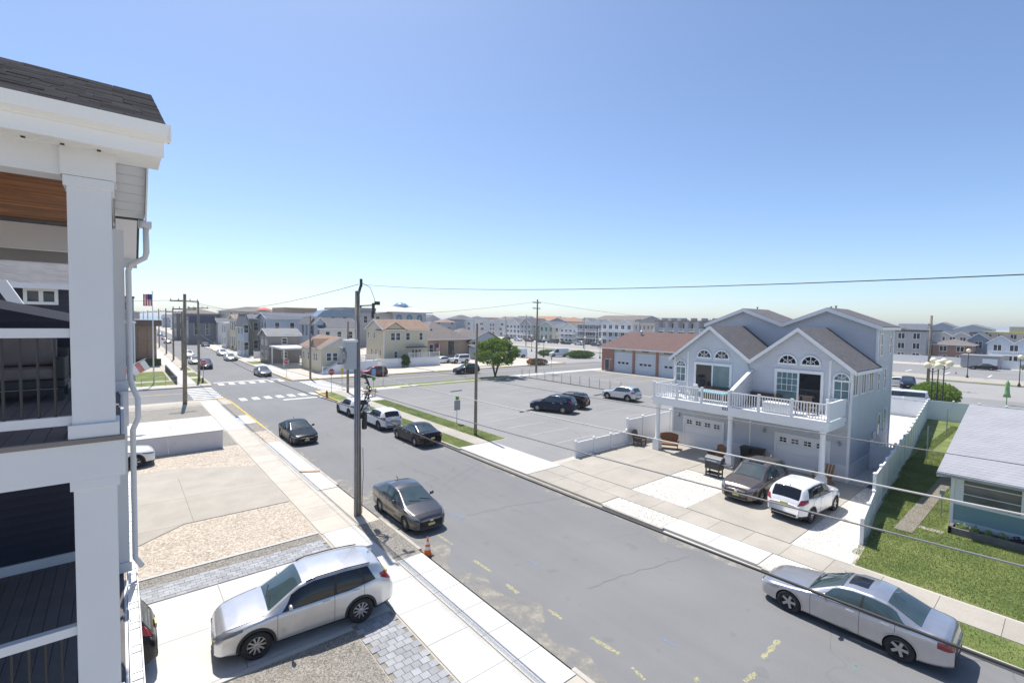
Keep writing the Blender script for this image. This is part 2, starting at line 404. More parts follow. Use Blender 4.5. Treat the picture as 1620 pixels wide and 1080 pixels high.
paving('driveway', -3.5, 41.8, 6.2, 48.9, 3, 2, CONCW)
sheet('courtyard_concrete', [(-3.5, 36.9, 5.3, 41.75)], .108, CONCW)
sheet('gravel_bed', [(5.35, 36.9, 6.2, 41.75), (-20, 49.0, 6.2, 55.2)], .108, GRAVG)
paving('sidewalk', -21, 55.6, 6.2, 57.4, 14, 1, CONC)
sheet('gravel_bed', [(-1.5, 19.05, 6.2, 19.6), (1.2, 6.0, 5.0, 12.85)], .108, GRAVG)
for (a, b) in (((-1.5, 19.62, 6.2, 19.74), .135), ((-1.5, 12.88, 5.0, 13.02), .14)):
    tag(MB().box(a[0], a[1], .1, a[2], a[3], b).build('edging_kerb', CONCW), kind='structure')
PAVER = mat('paver', (.33, .335, .345), .9, .12, 3, .1, 30, .3, 70, rand=.16)
def pavers(x0, y0, x1, y1, lx, ly):
    base = sheet('paver_strip', [(x0, y0, x1, y1)], .104, JOINT)
    me = MB().box(-lx/2+.006, -ly/2+.006, 0, lx/2-.006, ly/2-.006, .022).mesh('paver'); me.materials.append(PAVER)
    ny = max(1, round((y1-y0)/ly)); nx = max(1, round((x1-x0)/lx))
    for j in range(ny):
        for i in range(nx):
            x = x0+(i+.5+(.5 if j % 2 else 0))*lx
            if x+lx/2 > x1+.01: continue
            o = link('paver', me, None, base, (x, y0+(j+.5)*ly, .104+random.uniform(-.003, .003)), random.uniform(-.02, .02))
pavers(.1, 17.9, 6.2, 19.0, .29, .183)
pavers(5.02, 6.4, 6.25, 13.0, .245, .235)

# right side of the street
paving('sidewalk', 19.45, -2, 20.85, 7.0, 1, 6, CONC)
paving('sidewalk', 19.45, 7.0, 20.85, 20, 1, 9, CONC)
paving('sidewalk', 19.45, 27.2, 20.75, 57.2, 1, 20, CONC)
paving('driveway_apron', 18.06, 7.2, 19.44, 11.2, 1, 2, CONCW)
paving('driveway_apron', 18.06, 20.05, 20.9, 27.15, 1, 4, CONCW)
paving('driveway_apron', 18.06, 14.6, 19.44, 20.0, 1, 3, CONC)
sheet('verge_shell', [(18.06, 11.25, 19.44, 14.55), (18.06, 4.4, 19.44, 7.15)], .108, GRAVW)
sheet('verge_grass', [(18.06, -20, 19.43, 4.35), (18.06, 27.2, 19.43, 57.0), (20.78, 27.3, 22.35, 48.5)], .108, GRASSM)
lot = sheet('parking_lot', [(22.4, 20.95, 49.0, 55.6)], .106, LOTM)
poly('parking_lot', [(20.9, 20.95), (22.38, 20.95), (22.38, 27.2), (20.9, 27.2)], .1065, LOTM)
sheet('corner_plaza', [(20.78, 48.55, 22.38, 57.2), (22.38, 55.65, 31, 57.2)], .108, CONCW)
sheet('lot_verge_grass', [(28, 55.62, 48, 56.5), (24, 57.6, 48, 58.8), (53.5, 57.6, 58, 58.8), (70, 57.3, 78, 58.7)], .112, GRASSM)
paving('sidewalk', 31, 56.55, 49, 57.5, 12, 1, CONC)
paving('sidewalk', 49, 56.8, 78, 58.7, 14, 1, CONCW, .100)
tag(MB().box(49.0, 36, .1, 49.25, 56.5, .24).build('lot_edging', CONC), kind='structure')
sheet('fire_apron', [(49.3, 33.0, 66.6, 56.75)], .108, asphaltm('apron_asphalt', (.21, .205, .2), .1))
sheet('fire_apron_slab', [(66.62, 33, 69.0, 57)], .112, CONC)
sheet('rear_lot', [(49.3, -20, 84, 32.95)], .104, LOTM)
# driveway of the grey duplex, as big slabs
paving('duplex_driveway', 20.9, 14.9, 31.6, 20.4, 3, 2, CONC)
paving('duplex_driveway', 20.9, 7.1, 31.6, 11.7, 3, 1, CONC)
paving('duplex_driveway', 26.6, 11.72, 31.6, 14.88, 1, 1, CONC)
sheet('shell_bed', [(20.9, 11.72, 26.55, 14.88)], .110, GRAVW)
poly('shell_bed', [(20.9, 5.0), (23.2, 5.3), (27.7, 5.92), (31.6, 6.28), (31.6, 7.08), (20.9, 7.08)], .110, GRAVW)
sheet('shell_bed', [(31.7, 7.1, 37, 8.0)], .110, GRAVW)
poly('side_yard_asphalt', [(31.65, 6.3), (37.4, 6.75), (37.4, 7.08), (31.65, 7.08)], .109, DARKASPH)
poly('rear_yard_shell', [(37.5, 6.8), (41, 7.1), (60, 9.0), (60, 20), (37.5, 20)], .107, CONCW)
lawn = poly('lawn', [(21, -25), (62, -25), (62, 8.9), (60.5, 8.9), (41, 6.9), (27.7, 5.75), (23.2, 5.1), (21, 4.9)], .1075, GRASSM)
paving('garden_path', 26.2, 4.15, 40.0, 4.8, 9, 1, mat('shaded_path', (.25, .22, .185), .95, .15, 1.5, .12, 20), .109)  # brown-grey path, its colour darkened for the shadow it lies in
sheet('garden_path', [(27.2, 3.3, 27.55, 4.14)], .116, CONC)

# far blocks: sidewalks, yards, drives
paving('sidewalk', 5.9, 73.2, 7.6, 100, 1, 14, CONCW)
sheet('sidewalk', [(5.9, 100, 7.6, 320), (19.9, 74, 21.4, 320)], .108, CONCW)
sheet('sidewalk', [(-40, 72.0, 5.9, 73.2), (21.4, 72.4, 74, 74.0)], .108, CONCW)
sheet('front_grass', [(-14, 73.7, 5.4, 77.5), (-6, 79, 5.2, 92), (7.7, 73, 8.95, 79.5), (7.7, 82, 8.95, 88), (7.7, 92, 8.95, 97), (19, 98, 24, 104), (18.7, 112, 19.8, 120), (18.7, 126, 19.8, 140), (50, 72.6, 60, 73.9)], .112, GRASSM)

# painted markings, each stripe its own piece
def stripe(pts, m=MARKW, name='crosswalk_stripe', z=.004):
    poly(name, pts, z, m, street)
def rect(x0, y0, x1, y1): return [(x0, y0), (x1, y0), (x1, y1), (x0, y1)]
for i in range(7): stripe(rect(6.0, 60.0+i*1.42, 8.75, 60.0+i*1.42+.62))
for i in range(8): stripe(rect(19.2, 59.8+i*1.25, 22.4, 59.8+i*1.25+.62))
for i in range(7): stripe(rect(9.9+i*1.22, 56.6, 9.9+i*1.22+.62, 58.4))
for i in range(7): stripe(rect(9.9+i*1.22, 70.9, 9.9+i*1.22+.62, 72.7))
stripe(rect(13.6, 54.6, 17.7, 55.1), name='stop_bar'); stripe(rect(9.6, 73.5, 17.9, 74.0), name='stop_bar')
for y in (65.45, 65.75):
    stripe(rect(-60, y, 5.6, y+.12), MARKY, 'centre_line'); stripe(rect(22.8, y, 83, y+.12), MARKY, 'centre_line')
def lotline(x0, y0, x1, y1, par, m, z): poly('bay_line', [(x0, y0), (x1, y0), (x1, y1), (x0, y1)], z, m, par)
MARKF = mat('faded_line', (.36, .355, .345), .8, .1, 2, .15, 12)
for i in range(9): lotline(24.5, 24+i*2.9, 28.8, 24.1+i*2.9, lot, MARKF, .110); lotline(36.5, 24+i*2.9, 41, 24.1+i*2.9, lot, MARKF, .110)
for i in range(3): lotline(60, 42+i*4.4, 66, 42.15+i*4.4, lot, mat('pale_yellow', (.5, .42, .25), .8, .1), .113)
for i in range(4): tag(poly('bay_line', rect(124, 4+i*6, 130, 4.25+i*6), .005, MARKW), kind='structure')
def wheelstop(x, y, rz, i):
    o = soft(MB().box(-.9, -.08, .105, .9, .08, .23).build('wheel_stop', mat('stop_concrete', (.33, .32, .3), .9, .1), None, loc=(x, y, 0), rz=rz), .02)
    tag(o, ('weathered concrete wheel stop on the lot beside the navy car', 'weathered concrete wheel stop behind the black car on the lot', 'concrete wheel stop lying alone near the lot corner')[i], 'wheel stop', 'wheel stops on the parking lot')
for i, (x, y) in enumerate((G(832, 652), G(946, 626), G(722, 620))): wheelstop(x, y, R_(8), i)
def mark(px, m, w=.11):                       # sprayed survey marks, ragged
    g = [G(*p) for p in px]; b = MB()
    for p, q in zip(g[:-1], g[1:]):
        d = Vector((q[0]-p[0], q[1]-p[1])); L = d.length; d /= max(L, .01); nrm = Vector((-d.y, d.x)); k = 7
        top, bot = [], []
        for i in range(k+1):
            c = Vector(p)+d*L*i/k; ww = w*random.uniform(.25, 1.0)/2
            top.append((c.x+nrm.x*ww, c.y+nrm.y*ww, .005)); bot.append((c.x-nrm.x*ww, c.y-nrm.y*ww, .005))
        for i in range(k): b.quad(bot[i], bot[i+1], top[i+1], top[i])
    b.build('paint_mark', m, street)
for px in ([(693, 846), (716, 861)], [(750, 886), (777, 904)], [(801, 924), (820, 938)], [(868, 964), (889, 979)], [(935, 1008), (980, 1034)], [(1000, 1055), (1020, 1075)], [(1206, 1041), (1232, 1012)], [(1178, 1078), (1196, 1064)], [(1100, 1078), (1104, 1071)]): mark(px, SPRAYY, .18)
for px in ([(712, 812), (734, 820)], [(720, 819), (730, 813)], [(836, 886), (852, 895)], [(1046, 1009), (1070, 1022)], [(708, 809), (714, 812)]): mark(px, SPRAYB, .1)
for px in ([(766, 785), (775, 787)], [(818, 772), (828, 772)], [(1055, 914), (1067, 919)], [(1342, 1046), (1365, 1058)], [(1351, 1062), (1355, 1051)]): mark(px, SPRAYG, .06)

# sand swept against the kerb: thin ragged drifts
def driftm():
    m, n, l, b = nt('sand_drift'); p = coords(n)
    f = ramp(n, l, noise(n, l, p, 1.8, 8, .75), .40, .62)
    b.inputs['Base Color'].default_value = (.40, .37, .31, 1); b.inputs['Roughness'].default_value = .95
    l.new(mathn(n, l, 'MULTIPLY', f, .8, True), b.inputs['Alpha']); return m
DR = driftm()
def drift(x, w, y0, y1):
    b = MB(); k = int((y1-y0)/.5)
    for i in range(k):
        a0, a1 = [w*(.45+.55*math.sin(j*.9+x)*math.cos(j*.37)+.2) for j in (i, i+1)]
        y, yy = y0+i*(y1-y0)/k, y0+(i+1)*(y1-y0)/k
        b.quad(*([(x, y, .003), (x+a0, y, .003), (x+a1, yy, .003), (x, yy, .003)] if w > 0 else [(x+a0, y, .003), (x, y, .003), (x, yy, .003), (x+a1, yy, .003)]))
    tag(b.build('sand_drift', DR), kind='stuff')
drift(KL+.005, 1.1, 6, 26); drift(KL+.005, .5, 26, 54); drift(KR-.005, -.75, 2, 30); drift(KR-.005, -.4, 30, 55)

# grass blades ------------------------------------------------------
def blades(rects, dens, h=(.035, .065)):
    vs, cnt = [], 0
    for (x0, y0, x1, y1) in rects:
        k = int((x1-x0)*(y1-y0)*dens)
        x = rng.uniform(x0, x1, k); y = rng.uniform(y0, y1, k); a = rng.uniform(0, 6.283, k); hh = rng.uniform(h[0], h[1], k)
        w = .005+.005*rng.random(k); lx = rng.normal(0, .03, k); ly = rng.normal(0, .03, k)
        p = np.empty((k, 3, 3)); p[:, 0] = np.c_[x-w*np.cos(a), y-w*np.sin(a), np.full(k, .105)]; p[:, 1] = np.c_[x+w*np.cos(a), y+w*np.sin(a), np.full(k, .105)]
        p[:, 2] = np.c_[x+lx, y+ly, .105+hh]; vs.append(p.reshape(-1, 3)); cnt += k
    v = np.concatenate(vs); me = bpy.data.meshes.new('grass_blades')
    me.vertices.add(len(v)); me.vertices.foreach_set('co', v.ravel()); me.loops.add(len(v)); me.loops.foreach_set('vertex_index', np.arange(len(v)))
    me.polygons.add(cnt); me.polygons.foreach_set('loop_start', np.arange(0, len(v), 3)); me.polygons.foreach_set('loop_total', np.full(cnt, 3)); me.update(); me.validate()
    return me
BLADE = mat('grass_blade', (.115, .19, .03), .8, .3, .7, .3, 9, c2=(.225, .26, .07))
tag(link('grass_blades', blades([(21, -3, 28, 5.0), (28, 3.4, 45, 5.8), (22, 5.0, 27.5, 5.3), (30, 5.8, 45, 6.3), (36, 6.3, 58, 6.9)], 1000), BLADE), kind='stuff')
tag(link('grass_blades', blades([(18.1, -4, 19.4, 4.3), (18.1, 27.2, 19.4, 50), (20.8, 27.3, 22.3, 48)], 500), BLADE), kind='stuff')

# loose stones on the gravel and bare spots of the yards
def pebbles(rects, n, m, z, sz=(.012, .03)):
    vs, fs = [], []; oc = np.array([(1, 0, 0), (0, 1, 0), (-1, 0, 0), (0, -1, 0), (0, 0, .8)]); ff = np.array([(0, 1, 4), (1, 2, 4), (2, 3, 4), (3, 0, 4)])
    ar = np.array([(r[2]-r[0])*(r[3]-r[1]) for r in rects]); V = []; F = []; base = 0
    for r, a in zip(rects, ar):
        k = int(n*a/ar.sum()); c = np.c_[rng.uniform(r[0], r[2], k), rng.uniform(r[1], r[3], k), np.full(k, z)]; an = rng.uniform(0, 6.28, k); s_ = rng.uniform(sz[0], sz[1], k)
        R = np.stack([np.stack([np.cos(an), -np.sin(an)], 1), np.stack([np.sin(an), np.cos(an)], 1)], 1); q = oc[None]*s_[:, None, None]*(.7+.6*rng.random((k, 5, 1)))
        q[..., :2] = np.einsum('kij,kvj->kvi', R, q[..., :2]); V.append((q+c[:, None]).reshape(-1, 3)); F.append((ff[None]+5*np.arange(k)[:, None, None]).reshape(-1, 3)+base); base += 5*k
    me = bpy.data.meshes.new('pebbles'); me.from_pydata(np.concatenate(V).tolist(), [], np.concatenate(F).tolist()); me.update(); tag(link('pebbles', me, m), kind='stuff')
pebbles([(.2, 19.8, 6.15, 22.4), (2.2, 22.4, 6.15, 23.9), (2.4, 32.9, 6.1, 36.5)], 5000, mat('pebble_tan', (.46, .40, .32), .9, .35, 30, .2), .106, (.007, .017))
pebbles([(1.3, 9.5, 4.95, 12.8), (7.75, 15.7, 8.7, 19.3), (.2, 19.08, 6.15, 19.58)], 9000, mat('pebble_grey', (.26, .245, .22), .9, .4, 30, .2), .108, (.008, .02))
pebbles([(21, 11.8, 26.5, 14.8), (21, 6.0, 30, 7.0), (18.1, 11.3, 19.4, 14.5)], 5000, mat('pebble_shell', (.5, .47, .41), .9, .3, 30, .2), .110, (.010, .024))
# tar-sealed cracks on the street
TAR = mat('tar_seal', (.145, .145, .147), .8, .2, 3, .1)
def crack(px, w=.05):
    g = [Vector((*G(*p), .004)) for p in px]; pts = []
    for a, b_ in zip(g[:-1], g[1:]):
        for i in range(8): q = a.lerp(b_, i/8); pts.append(q+Vector((random.uniform(-.04, .04), random.uniform(-.06, .06), 0)))
    pts.append(g[-1]); m = MB()
    for i in range(len(pts)-1):
        d = (pts[i+1]-pts[i]); n_ = Vector((-d.y, d.x, 0)).normalized()*w/2; m.quad(pts[i]-n_, pts[i+1]-n_, pts[i+1]+n_, pts[i]+n_)
    m.build('sealed_crack', TAR, street)
for px in ([(700, 768), (728, 750), (752, 735)], [(704, 778), (736, 757), (758, 742)], [(740, 815), (800, 802), (900, 785)], [(930, 930), (1000, 905), (1090, 880)], [(420, 640), (470, 650), (540, 660)]): crack(px, .028)
# ================================================================== VEHICLES
CURV = {}
def curve(pts, s, sm=.05, L=4.6):
    key = (tuple(pts), sm, L)
    if key in CURV: return np.interp(s, *CURV[key])
    x = [p[0] for p in pts]; z = [p[1] for p in pts]
    d = np.linspace(-.3, L+.3, 900); v = np.interp(d, x, z)
    k = max(1, int(sm/(d[1]-d[0]))); ker = np.ones(2*k+1)/(2*k+1)
    vp = np.concatenate([np.full(k, v[0]), v, np.full(k, v[-1])]); v = np.convolve(vp, ker, 'valid')
    CURV[key] = (d, v); return np.interp(s, d, v)
LOWER = [(.86, 0), (.945, .05), (.975, .14), (.98, .34), (.998, .6), (1.0, .78), (.985, .92), (.95, 1.0)]
CARS = {
 'suv': dict(L=4.66, W=1.84, wb=2.70, fo=.93, wr=.36, gc=.22, roofw=.745, clad=.36,
   top=[(0,.66),(.05,.80),(.22,.93),(.55,1.0),(1.05,1.07),(1.25,1.12),(1.98,1.57),(2.35,1.67),(3.2,1.685),(3.9,1.64),(4.22,1.57),(4.30,1.50),(4.50,1.12),(4.60,1.0),(4.66,.80)],
   belt=[(0,.62),(.25,.84),(.9,.97),(1.35,1.02),(3.3,1.07),(4.1,1.17),(4.45,1.05),(4.66,.75)],
   ws=(1.22,2.08), rg=(4.27,4.53), dlo=(1.62,4.02), pil=[(2.86,2.95),(3.72,3.80)], doors=(1.42,2.88,3.72), hl=(.62,.70,.90), tl=(.42,.92,1.28), rails=True, spoke=10),
 'cuv': dict(L=4.50, W=1.84, wb=2.68, fo=.92, wr=.365, gc=.21, roofw=.73, clad=.38,
   top=[(0,.66),(.05,.82),(.25,.96),(1.2,1.08),(1.42,1.13),(2.15,1.56),(2.5,1.64),(3.2,1.65),(3.85,1.59),(4.1,1.52),(4.38,1.12),(4.45,1.0),(4.5,.80)],
   belt=[(0,.62),(.25,.84),(1.2,1.0),(1.5,1.04),(3.3,1.09),(4.0,1.18),(4.32,1.05),(4.5,.75)],
   ws=(1.4,2.25), rg=(4.06,4.36), dlo=(1.8,3.9), pil=[(2.92,3.0),(3.62,3.7)], doors=(1.5,2.95,3.6), hl=(.6,.72,.86), tl=(.45,.96,1.12), rails=False, spoke=5),
 'suv_small': dict(L=4.28, W=1.78, wb=2.55, fo=.88, wr=.34, gc=.22, roofw=.74, clad=.38,
   top=[(0,.68),(.05,.85),(.25,.98),(.95,1.08),(1.15,1.13),(1.78,1.55),(2.1,1.64),(2.9,1.65),(3.6,1.60),(3.9,1.54),(4.14,1.14),(4.22,1.02),(4.28,.82)],
   belt=[(0,.64),(.25,.86),(.9,1.0),(1.3,1.04),(3.0,1.08),(3.8,1.18),(4.1,1.08),(4.28,.78)],
   ws=(1.12,1.88), rg=(3.86,4.16), dlo=(1.5,3.7), pil=[(2.6,2.7),(3.4,3.48)], doors=(1.3,2.62,3.35), hl=(.6,.74,.9), tl=(.45,.88,1.14), rails=False, spoke=5),
 'sedan': dict(L=4.73, W=1.84, wb=2.74, fo=.92, wr=.33, gc=.18, roofw=.70, clad=0,
   top=[(0,.56),(.05,.66),(.3,.76),(1.2,.90),(1.42,.95),(2.18,1.36),(2.5,1.42),(3.0,1.435),(3.35,1.39),(4.02,1.09),(4.2,1.06),(4.55,1.05),(4.66,.98),(4.73,.76)],
   belt=[(0,.52),(.3,.69),(1.2,.84),(1.5,.88),(3.6,.95),(4.3,.97),(4.55,.93),(4.73,.7)],
   ws=(1.40,2.26), rg=(3.32,4.06), dlo=(1.78,3.82), pil=[(2.72,2.80)], doors=(1.52,2.75,3.55), hl=(.62,.55,.70), tl=(.32,.72,.92), rails=False, spoke=5),
 'compact': dict(L=4.41, W=1.72, wb=2.49, fo=.83, wr=.31, gc=.17, roofw=.70, clad=0,
   top=[(0,.58),(.05,.70),(.3,.82),(.95,.95),(1.1,1.0),(1.95,1.40),(2.3,1.465),(2.8,1.475),(3.15,1.42),(3.82,1.12),(4.0,1.08),(4.28,1.06),(4.36,.98),(4.41,.76)],
   belt=[(0,.54),(.3,.74),(.95,.88),(1.3,.92),(3.4,1.0),(4.0,1.02),(4.25,.96),(4.41,.7)],
   ws=(1.08,2.05), rg=(3.12,3.86), dlo=(1.5,3.62), pil=[(2.55,2.63)], doors=(1.28,2.58,3.3), hl=(.75,.62,.80), tl=(.3,.74,1.0), rails=False, spoke=8),
 'coupe': dict(L=4.55, W=1.82, wb=2.73, fo=.87, wr=.335, gc=.15, roofw=.68, clad=0,
   top=[(0,.54),(.05,.66),(.3,.76),(1.15,.90),(1.4,.95),(2.2,1.34),(2.5,1.39),(2.9,1.39),(3.3,1.33),(4.05,1.02),(4.3,1.0),(4.44,.95),(4.55,.72)],
   belt=[(0,.5),(.3,.69),(1.15,.83),(1.5,.87),(3.4,.93),(4.1,.95),(4.4,.88),(4.55,.66)],
   ws=(1.38,2.28), rg=(3.22,4.0), dlo=(1.8,3.55), pil=[(2.9,2.96)], doors=(1.5,2.93), hl=(.6,.54,.68), tl=(.32,.70,.9), rails=False, spoke=5),
 'pickup': dict(L=5.7, W=2.0, wb=3.6, fo=.95, wr=.40, gc=.3, roofw=.80, clad=0,
   top=[(0,.8),(.05,1.0),(.2,1.15),(1.2,1.25),(1.4,1.3),(1.85,1.78),(2.15,1.88),(3.2,1.9),(3.32,1.86),(3.36,1.9),(3.45,1.92),(5.4,1.92),(5.52,1.84),(5.66,1.2),(5.7,1.0)],
   belt=[(0,.75),(.2,1.0),(1.2,1.15),(5.5,1.28),(5.7,.95)],
   ws=(1.38,1.98), rg=(5.5,5.64), dlo=(1.7,5.3), pil=[(2.5,2.6),(3.2,3.55)], doors=(1.5,2.5,3.3), hl=(.5,.8,1.0), tl=(.25,1.0,1.25), rails=False, spoke=6),
 'van': dict(L=4.9, W=1.95, wb=2.9, fo=.95, wr=.35, gc=.28, roofw=.86, clad=.3,
   top=[(0,.7),(.05,1.0),(.3,1.12),(.75,1.22),(.9,1.3),(1.35,2.0),(1.6,2.18),(4.6,2.22),(4.8,2.15),(4.86,1.2),(4.9,1.0)],
   belt=[(0,.66),(.3,.98),(.8,1.1),(1.2,1.15),(4.7,1.2),(4.9,.95)],
   ws=(.88,1.45), rg=(4.8,4.87), dlo=(1.1,2.2), pil=[(1.55,1.62)], doors=(1.0,2.1), hl=(.5,.78,.98), tl=(.15,.9,1.2), rails=False, spoke=6),
 'jeep': dict(L=4.3, W=1.85, wb=2.6, fo=.7, wr=.4, gc=.32, roofw=.84, clad=.4,
   top=[(0,.85),(.05,1.08),(1.1,1.15),(1.3,1.2),(1.55,1.7),(1.75,1.82),(3.9,1.84),(4.1,1.8),(4.2,1.2),(4.3,1.0)],
   belt=[(0,.8),(.1,1.05),(1.2,1.12),(4.1,1.15),(4.3,.95)],
   ws=(1.28,1.66), rg=(4.08,4.2), dlo=(1.5,3.9), pil=[(2.3,2.4),(3.1,3.2)], doors=(1.4,2.35,3.1), hl=(.15,.85,1.05), tl=(.15,.95,1.15), rails=False, spoke=6),
}
CARMESH = {}
def car_meshes(kind, hi=True):
    key = (kind, hi)
    if key in CARMESH: return CARMESH[key]
    c = CARS[kind]; L, W, wb, fo, wr = c['L'], c['W'], c['wb'], c['fo'], c['wr']
    ns, nl, nu, ntp = (140, 17, 10, 9) if hi else (64, 10, 6, 5)
    boxy = kind in ('van', 'jeep', 'pickup'); (d0, d1), (w0, w1), (g0, g1) = c['dlo'], c['ws'], c['rg']
    lean_f, lean_r = (.30, -.26) if not boxy else (.16, -.05)
    if kind in ('sedan', 'compact', 'coupe'): lean_f, lean_r = .42, -.40
    pm_ = .5*(c['pil'][0][0]+c['pil'][0][1])
    delta = lambda s: curve([(0, 0), (w0-.45, 0), (d0-.12, lean_f), (pm_, .04), (d1+.05, lean_r), (L-.25 if lean_r > -.3 else L-.35, 0), (L, 0)], s, .12, L)
    t = np.linspace(0, 1, ns); s = np.clip(L*(t-.056*np.sin(2*np.pi*t)), 0, L)          # stations crowd at both ends
    fine = np.linspace(0, L, 2000); fd = fine+delta(fine)
    inv = lambda q: float(np.interp(q, fd, fine))
    want = [d0-.1, d1+.05]+[x for p in c['pil'] for x in p]+[inv(w0), inv(w1), inv(g0), inv(g1)]
    for q in want: s[int(np.argmin(np.abs(s-q)))] = q                                    # grid lines fall on the pillars and glass edges
    s = np.sort(s)
    top_f = lambda q: curve(c['top'], q, .045, L)
    belt_f = lambda q: np.minimum(curve(c['belt'], q, .06, L), top_f(q)-.03)
    w_f = lambda q: W/2*curve([(0,.60),(.04,.74),(.14,.86),(.42,.955),(.9,1.0),(L-1.0,1.0),(L-.4,.965),(L-.14,.89),(L-.04,.80),(L,.70)], q, .04, L)
    zb_f = lambda q: curve([(0, c['gc']+.04), (.5, c['gc']), (L-.6, c['gc']), (L, c['gc']+.12)], q, .1, L)
    lo = np.array(LOWER); tl = np.linspace(0, 1, nl); par = np.linspace(0, 1, len(lo)); ly = np.interp(tl, par, lo[:, 0]); lz = np.interp(tl, par, lo[:, 1])
    nr = nl+nu+ntp
    def P(sb, row):                       # surface point of base station sb at (fractional) row, right-hand half
        sb = np.asarray(sb, float); row = np.asarray(row, float)
        fu = np.clip((row-(nl-1))/nu, 0, 1); ft = np.clip((row-(nl-1)-nu)/ntp, 0, 1)
        q = np.clip(sb+delta(sb)*fu, 0, L)
        w, top, bel, zb = w_f(q), top_f(q), belt_f(q), zb_f(q)
        g = np.clip((top-bel-.08)/.32, 0, 1); yr = w*(.84+(c['roofw']-.84)*g); cr = .035+.02*g
        a = np.clip(row, 0, nl-1); y0 = w*np.interp(a, np.arange(nl), ly); z0 = zb+(bel-zb)*np.interp(a, np.arange(nl), lz)
        y1 = w*.95+(yr-w*.95)*fu+.025*np.sin(np.pi*fu)*g; z1 = bel+(top-cr-bel)*fu
        y2 = yr*(1-ft); z2 = top-cr*(1-ft)**2
        y = np.where(row <= nl-1, y0, np.where(ft > 0, y2, y1)); z = np.where(row <= nl-1, z0, np.where(ft > 0, z2, z1))
        return q, y, z
    SS, RR = np.meshgrid(s, np.arange(nr), indexing='ij'); X, Y, Z = P(SS, RR)
    gq = np.clip((top_f(s)-belt_f(s)-.08)/.32, 0, 1)
    wx = (fo, fo+wb); Ra = wr+.055
    D = np.minimum(np.hypot(X-wx[0], Z-wr), np.hypot(X-wx[1], Z-wr)); inside = (D < Ra) & (RR < nl)
    zone_lo, zone_up = nl-1, nl-1+nu
    jclad = max([j for j in range(nl) if Z[ns//2, j] < max(c['clad'], c['gc']+.04)]+[1])
    parts = {}
    def cls(i, j):
        if j < jclad: return 'cladding'
        sm = (s[i]+s[i+1])/2
        if zone_lo <= j < zone_up:
            f0 = j-zone_lo
            if f0 < nu-1 and d0-.1 < sm < d1+.05 and min(gq[i], gq[i+1]) > .12:
                return next(('pillar%d' % k for k, (p, q) in enumerate(c['pil']) if p < sm < q), 'side_window')
        if j >= zone_up:
            q = (X[i, j]+X[i+1, j])/2
            if w0 < q < w1 and j > zone_up: return 'windshield'
            if g0 < q < g1 and j > zone_up: return 'rear_window'
        return 'body'
    def pt(i, j, side):
        x, z = X[i, j], Z[i, j]
        if inside[i, j]:
            a = wx[0] if abs(x-wx[0]) < abs(x-wx[1]) else wx[1]; dx, dz = x-a, z-wr; dd = math.hypot(dx, dz) or 1e-6
            if dz > -.08: x, z = a+dx/dd*Ra, wr+dz/dd*Ra
            else: x = a+(Ra if dx > 0 else -Ra)
        return (L/2-x, side*Y[i, j], z)
    for i in range(ns-1):
        for j in range(nr-1):
            if inside[i, j] and inside[i+1, j] and inside[i, j+1] and inside[i+1, j+1]: continue
            k = cls(i, j)
            for side in (1, -1):
                kk = k+('_l' if side > 0 else '_r') if k == 'side_window' or k.startswith('pillar') else k
                parts.setdefault(kk, []).append([(i, j, side), (i+1, j, side), (i+1, j+1, side), (i, j+1, side)][::(1 if side < 0 else -1)])
    for i, flip in ((0, False), (ns-1, True)):         # front and rear faces
        for j in range(nr-2):
            q = [(i, j, 1), (i, j, -1), (i, j+1, -1), (i, j+1, 1)]; parts['body'].append(q if flip else q[::-1])
    out = {}
    for k, fl_ in parts.items():
        idx, vs, fs = {}, [], []
        for f in fl_:
            q = []
            for (i, j, sd) in f:
                kk = (i, j, 0 if j == nr-1 else sd)
                if kk not in idx: idx[kk] = len(vs); vs.append(pt(i, j, sd))
                q.append(idx[kk])
            if len(set(q)) >= 3: fs.append(tuple(dict.fromkeys(q)))
        me = bpy.data.meshes.new(k); me.from_pydata(vs, [], fs); me.update()
        me.polygons.foreach_set('use_smooth', [True]*len(me.polygons))
        if 'window' in k or k == 'windshield' or 'pillar' in k:   # panes sit a little inside the shell
            nrm = [v.normal.copy() for v in me.vertices]
            for v, n_ in zip(me.vertices, nrm): v.co -= n_*.007
        out[k] = me
    def surf(sx, row, sd=1, off=0.0):
        x, y, z = P(sx, row); p = Vector((L/2-float(x), sd*float(y), float(z)))
        if off:
            a = P(min(L, sx+.02), row); b_ = P(max(0, sx-.02), row); u = P(sx, row+.3); v = P(sx, row-.3 if row > .3 else row)
            ta = Vector((-(a[0]-b_[0]), sd*(a[1]-b_[1]), a[2]-b_[2])); tb = Vector((-(u[0]-v[0]), sd*(u[1]-v[1]), u[2]-v[2])); n_ = ta.cross(tb)
            if n_.length > 1e-9:
                n_.normalize(); n_ = n_ if n_.y*sd >= -.05 and (n_.y*sd+n_.z) > 0 else -n_; p += n_*off
        return p
    def rowz(sx, z):                      # row of height z on the lower side / shoulder
        rr = np.linspace(0, nl-1+nu, 120); zz = P(np.full(120, sx), rr)[2]; return float(np.interp(z, zz, rr))
    def patch(name, s0, s1, z00, z01, z10, z11, sd, nu_=10, nv=5, off=.006):   # lens following the bodywork
        q = MB(); vs = []
        for i in range(nu_+1):
            u = i/nu_; sx = s0+(s1-s0)*u
            for j in range(nv+1):
                v = j/nv; za, zb_ = z00+(z10-z00)*u, z01+(z11-z01)*u; vs.append(surf(sx, rowz(sx, za+(zb_-za)*v), sd, off))
        fs = [(i*(nv+1)+j, (i+1)*(nv+1)+j, (i+1)*(nv+1)+j+1, i*(nv+1)+j+1) for i in range(nu_) for j in range(nv)]
        if sd < 0: fs = [f[::-1] for f in fs]
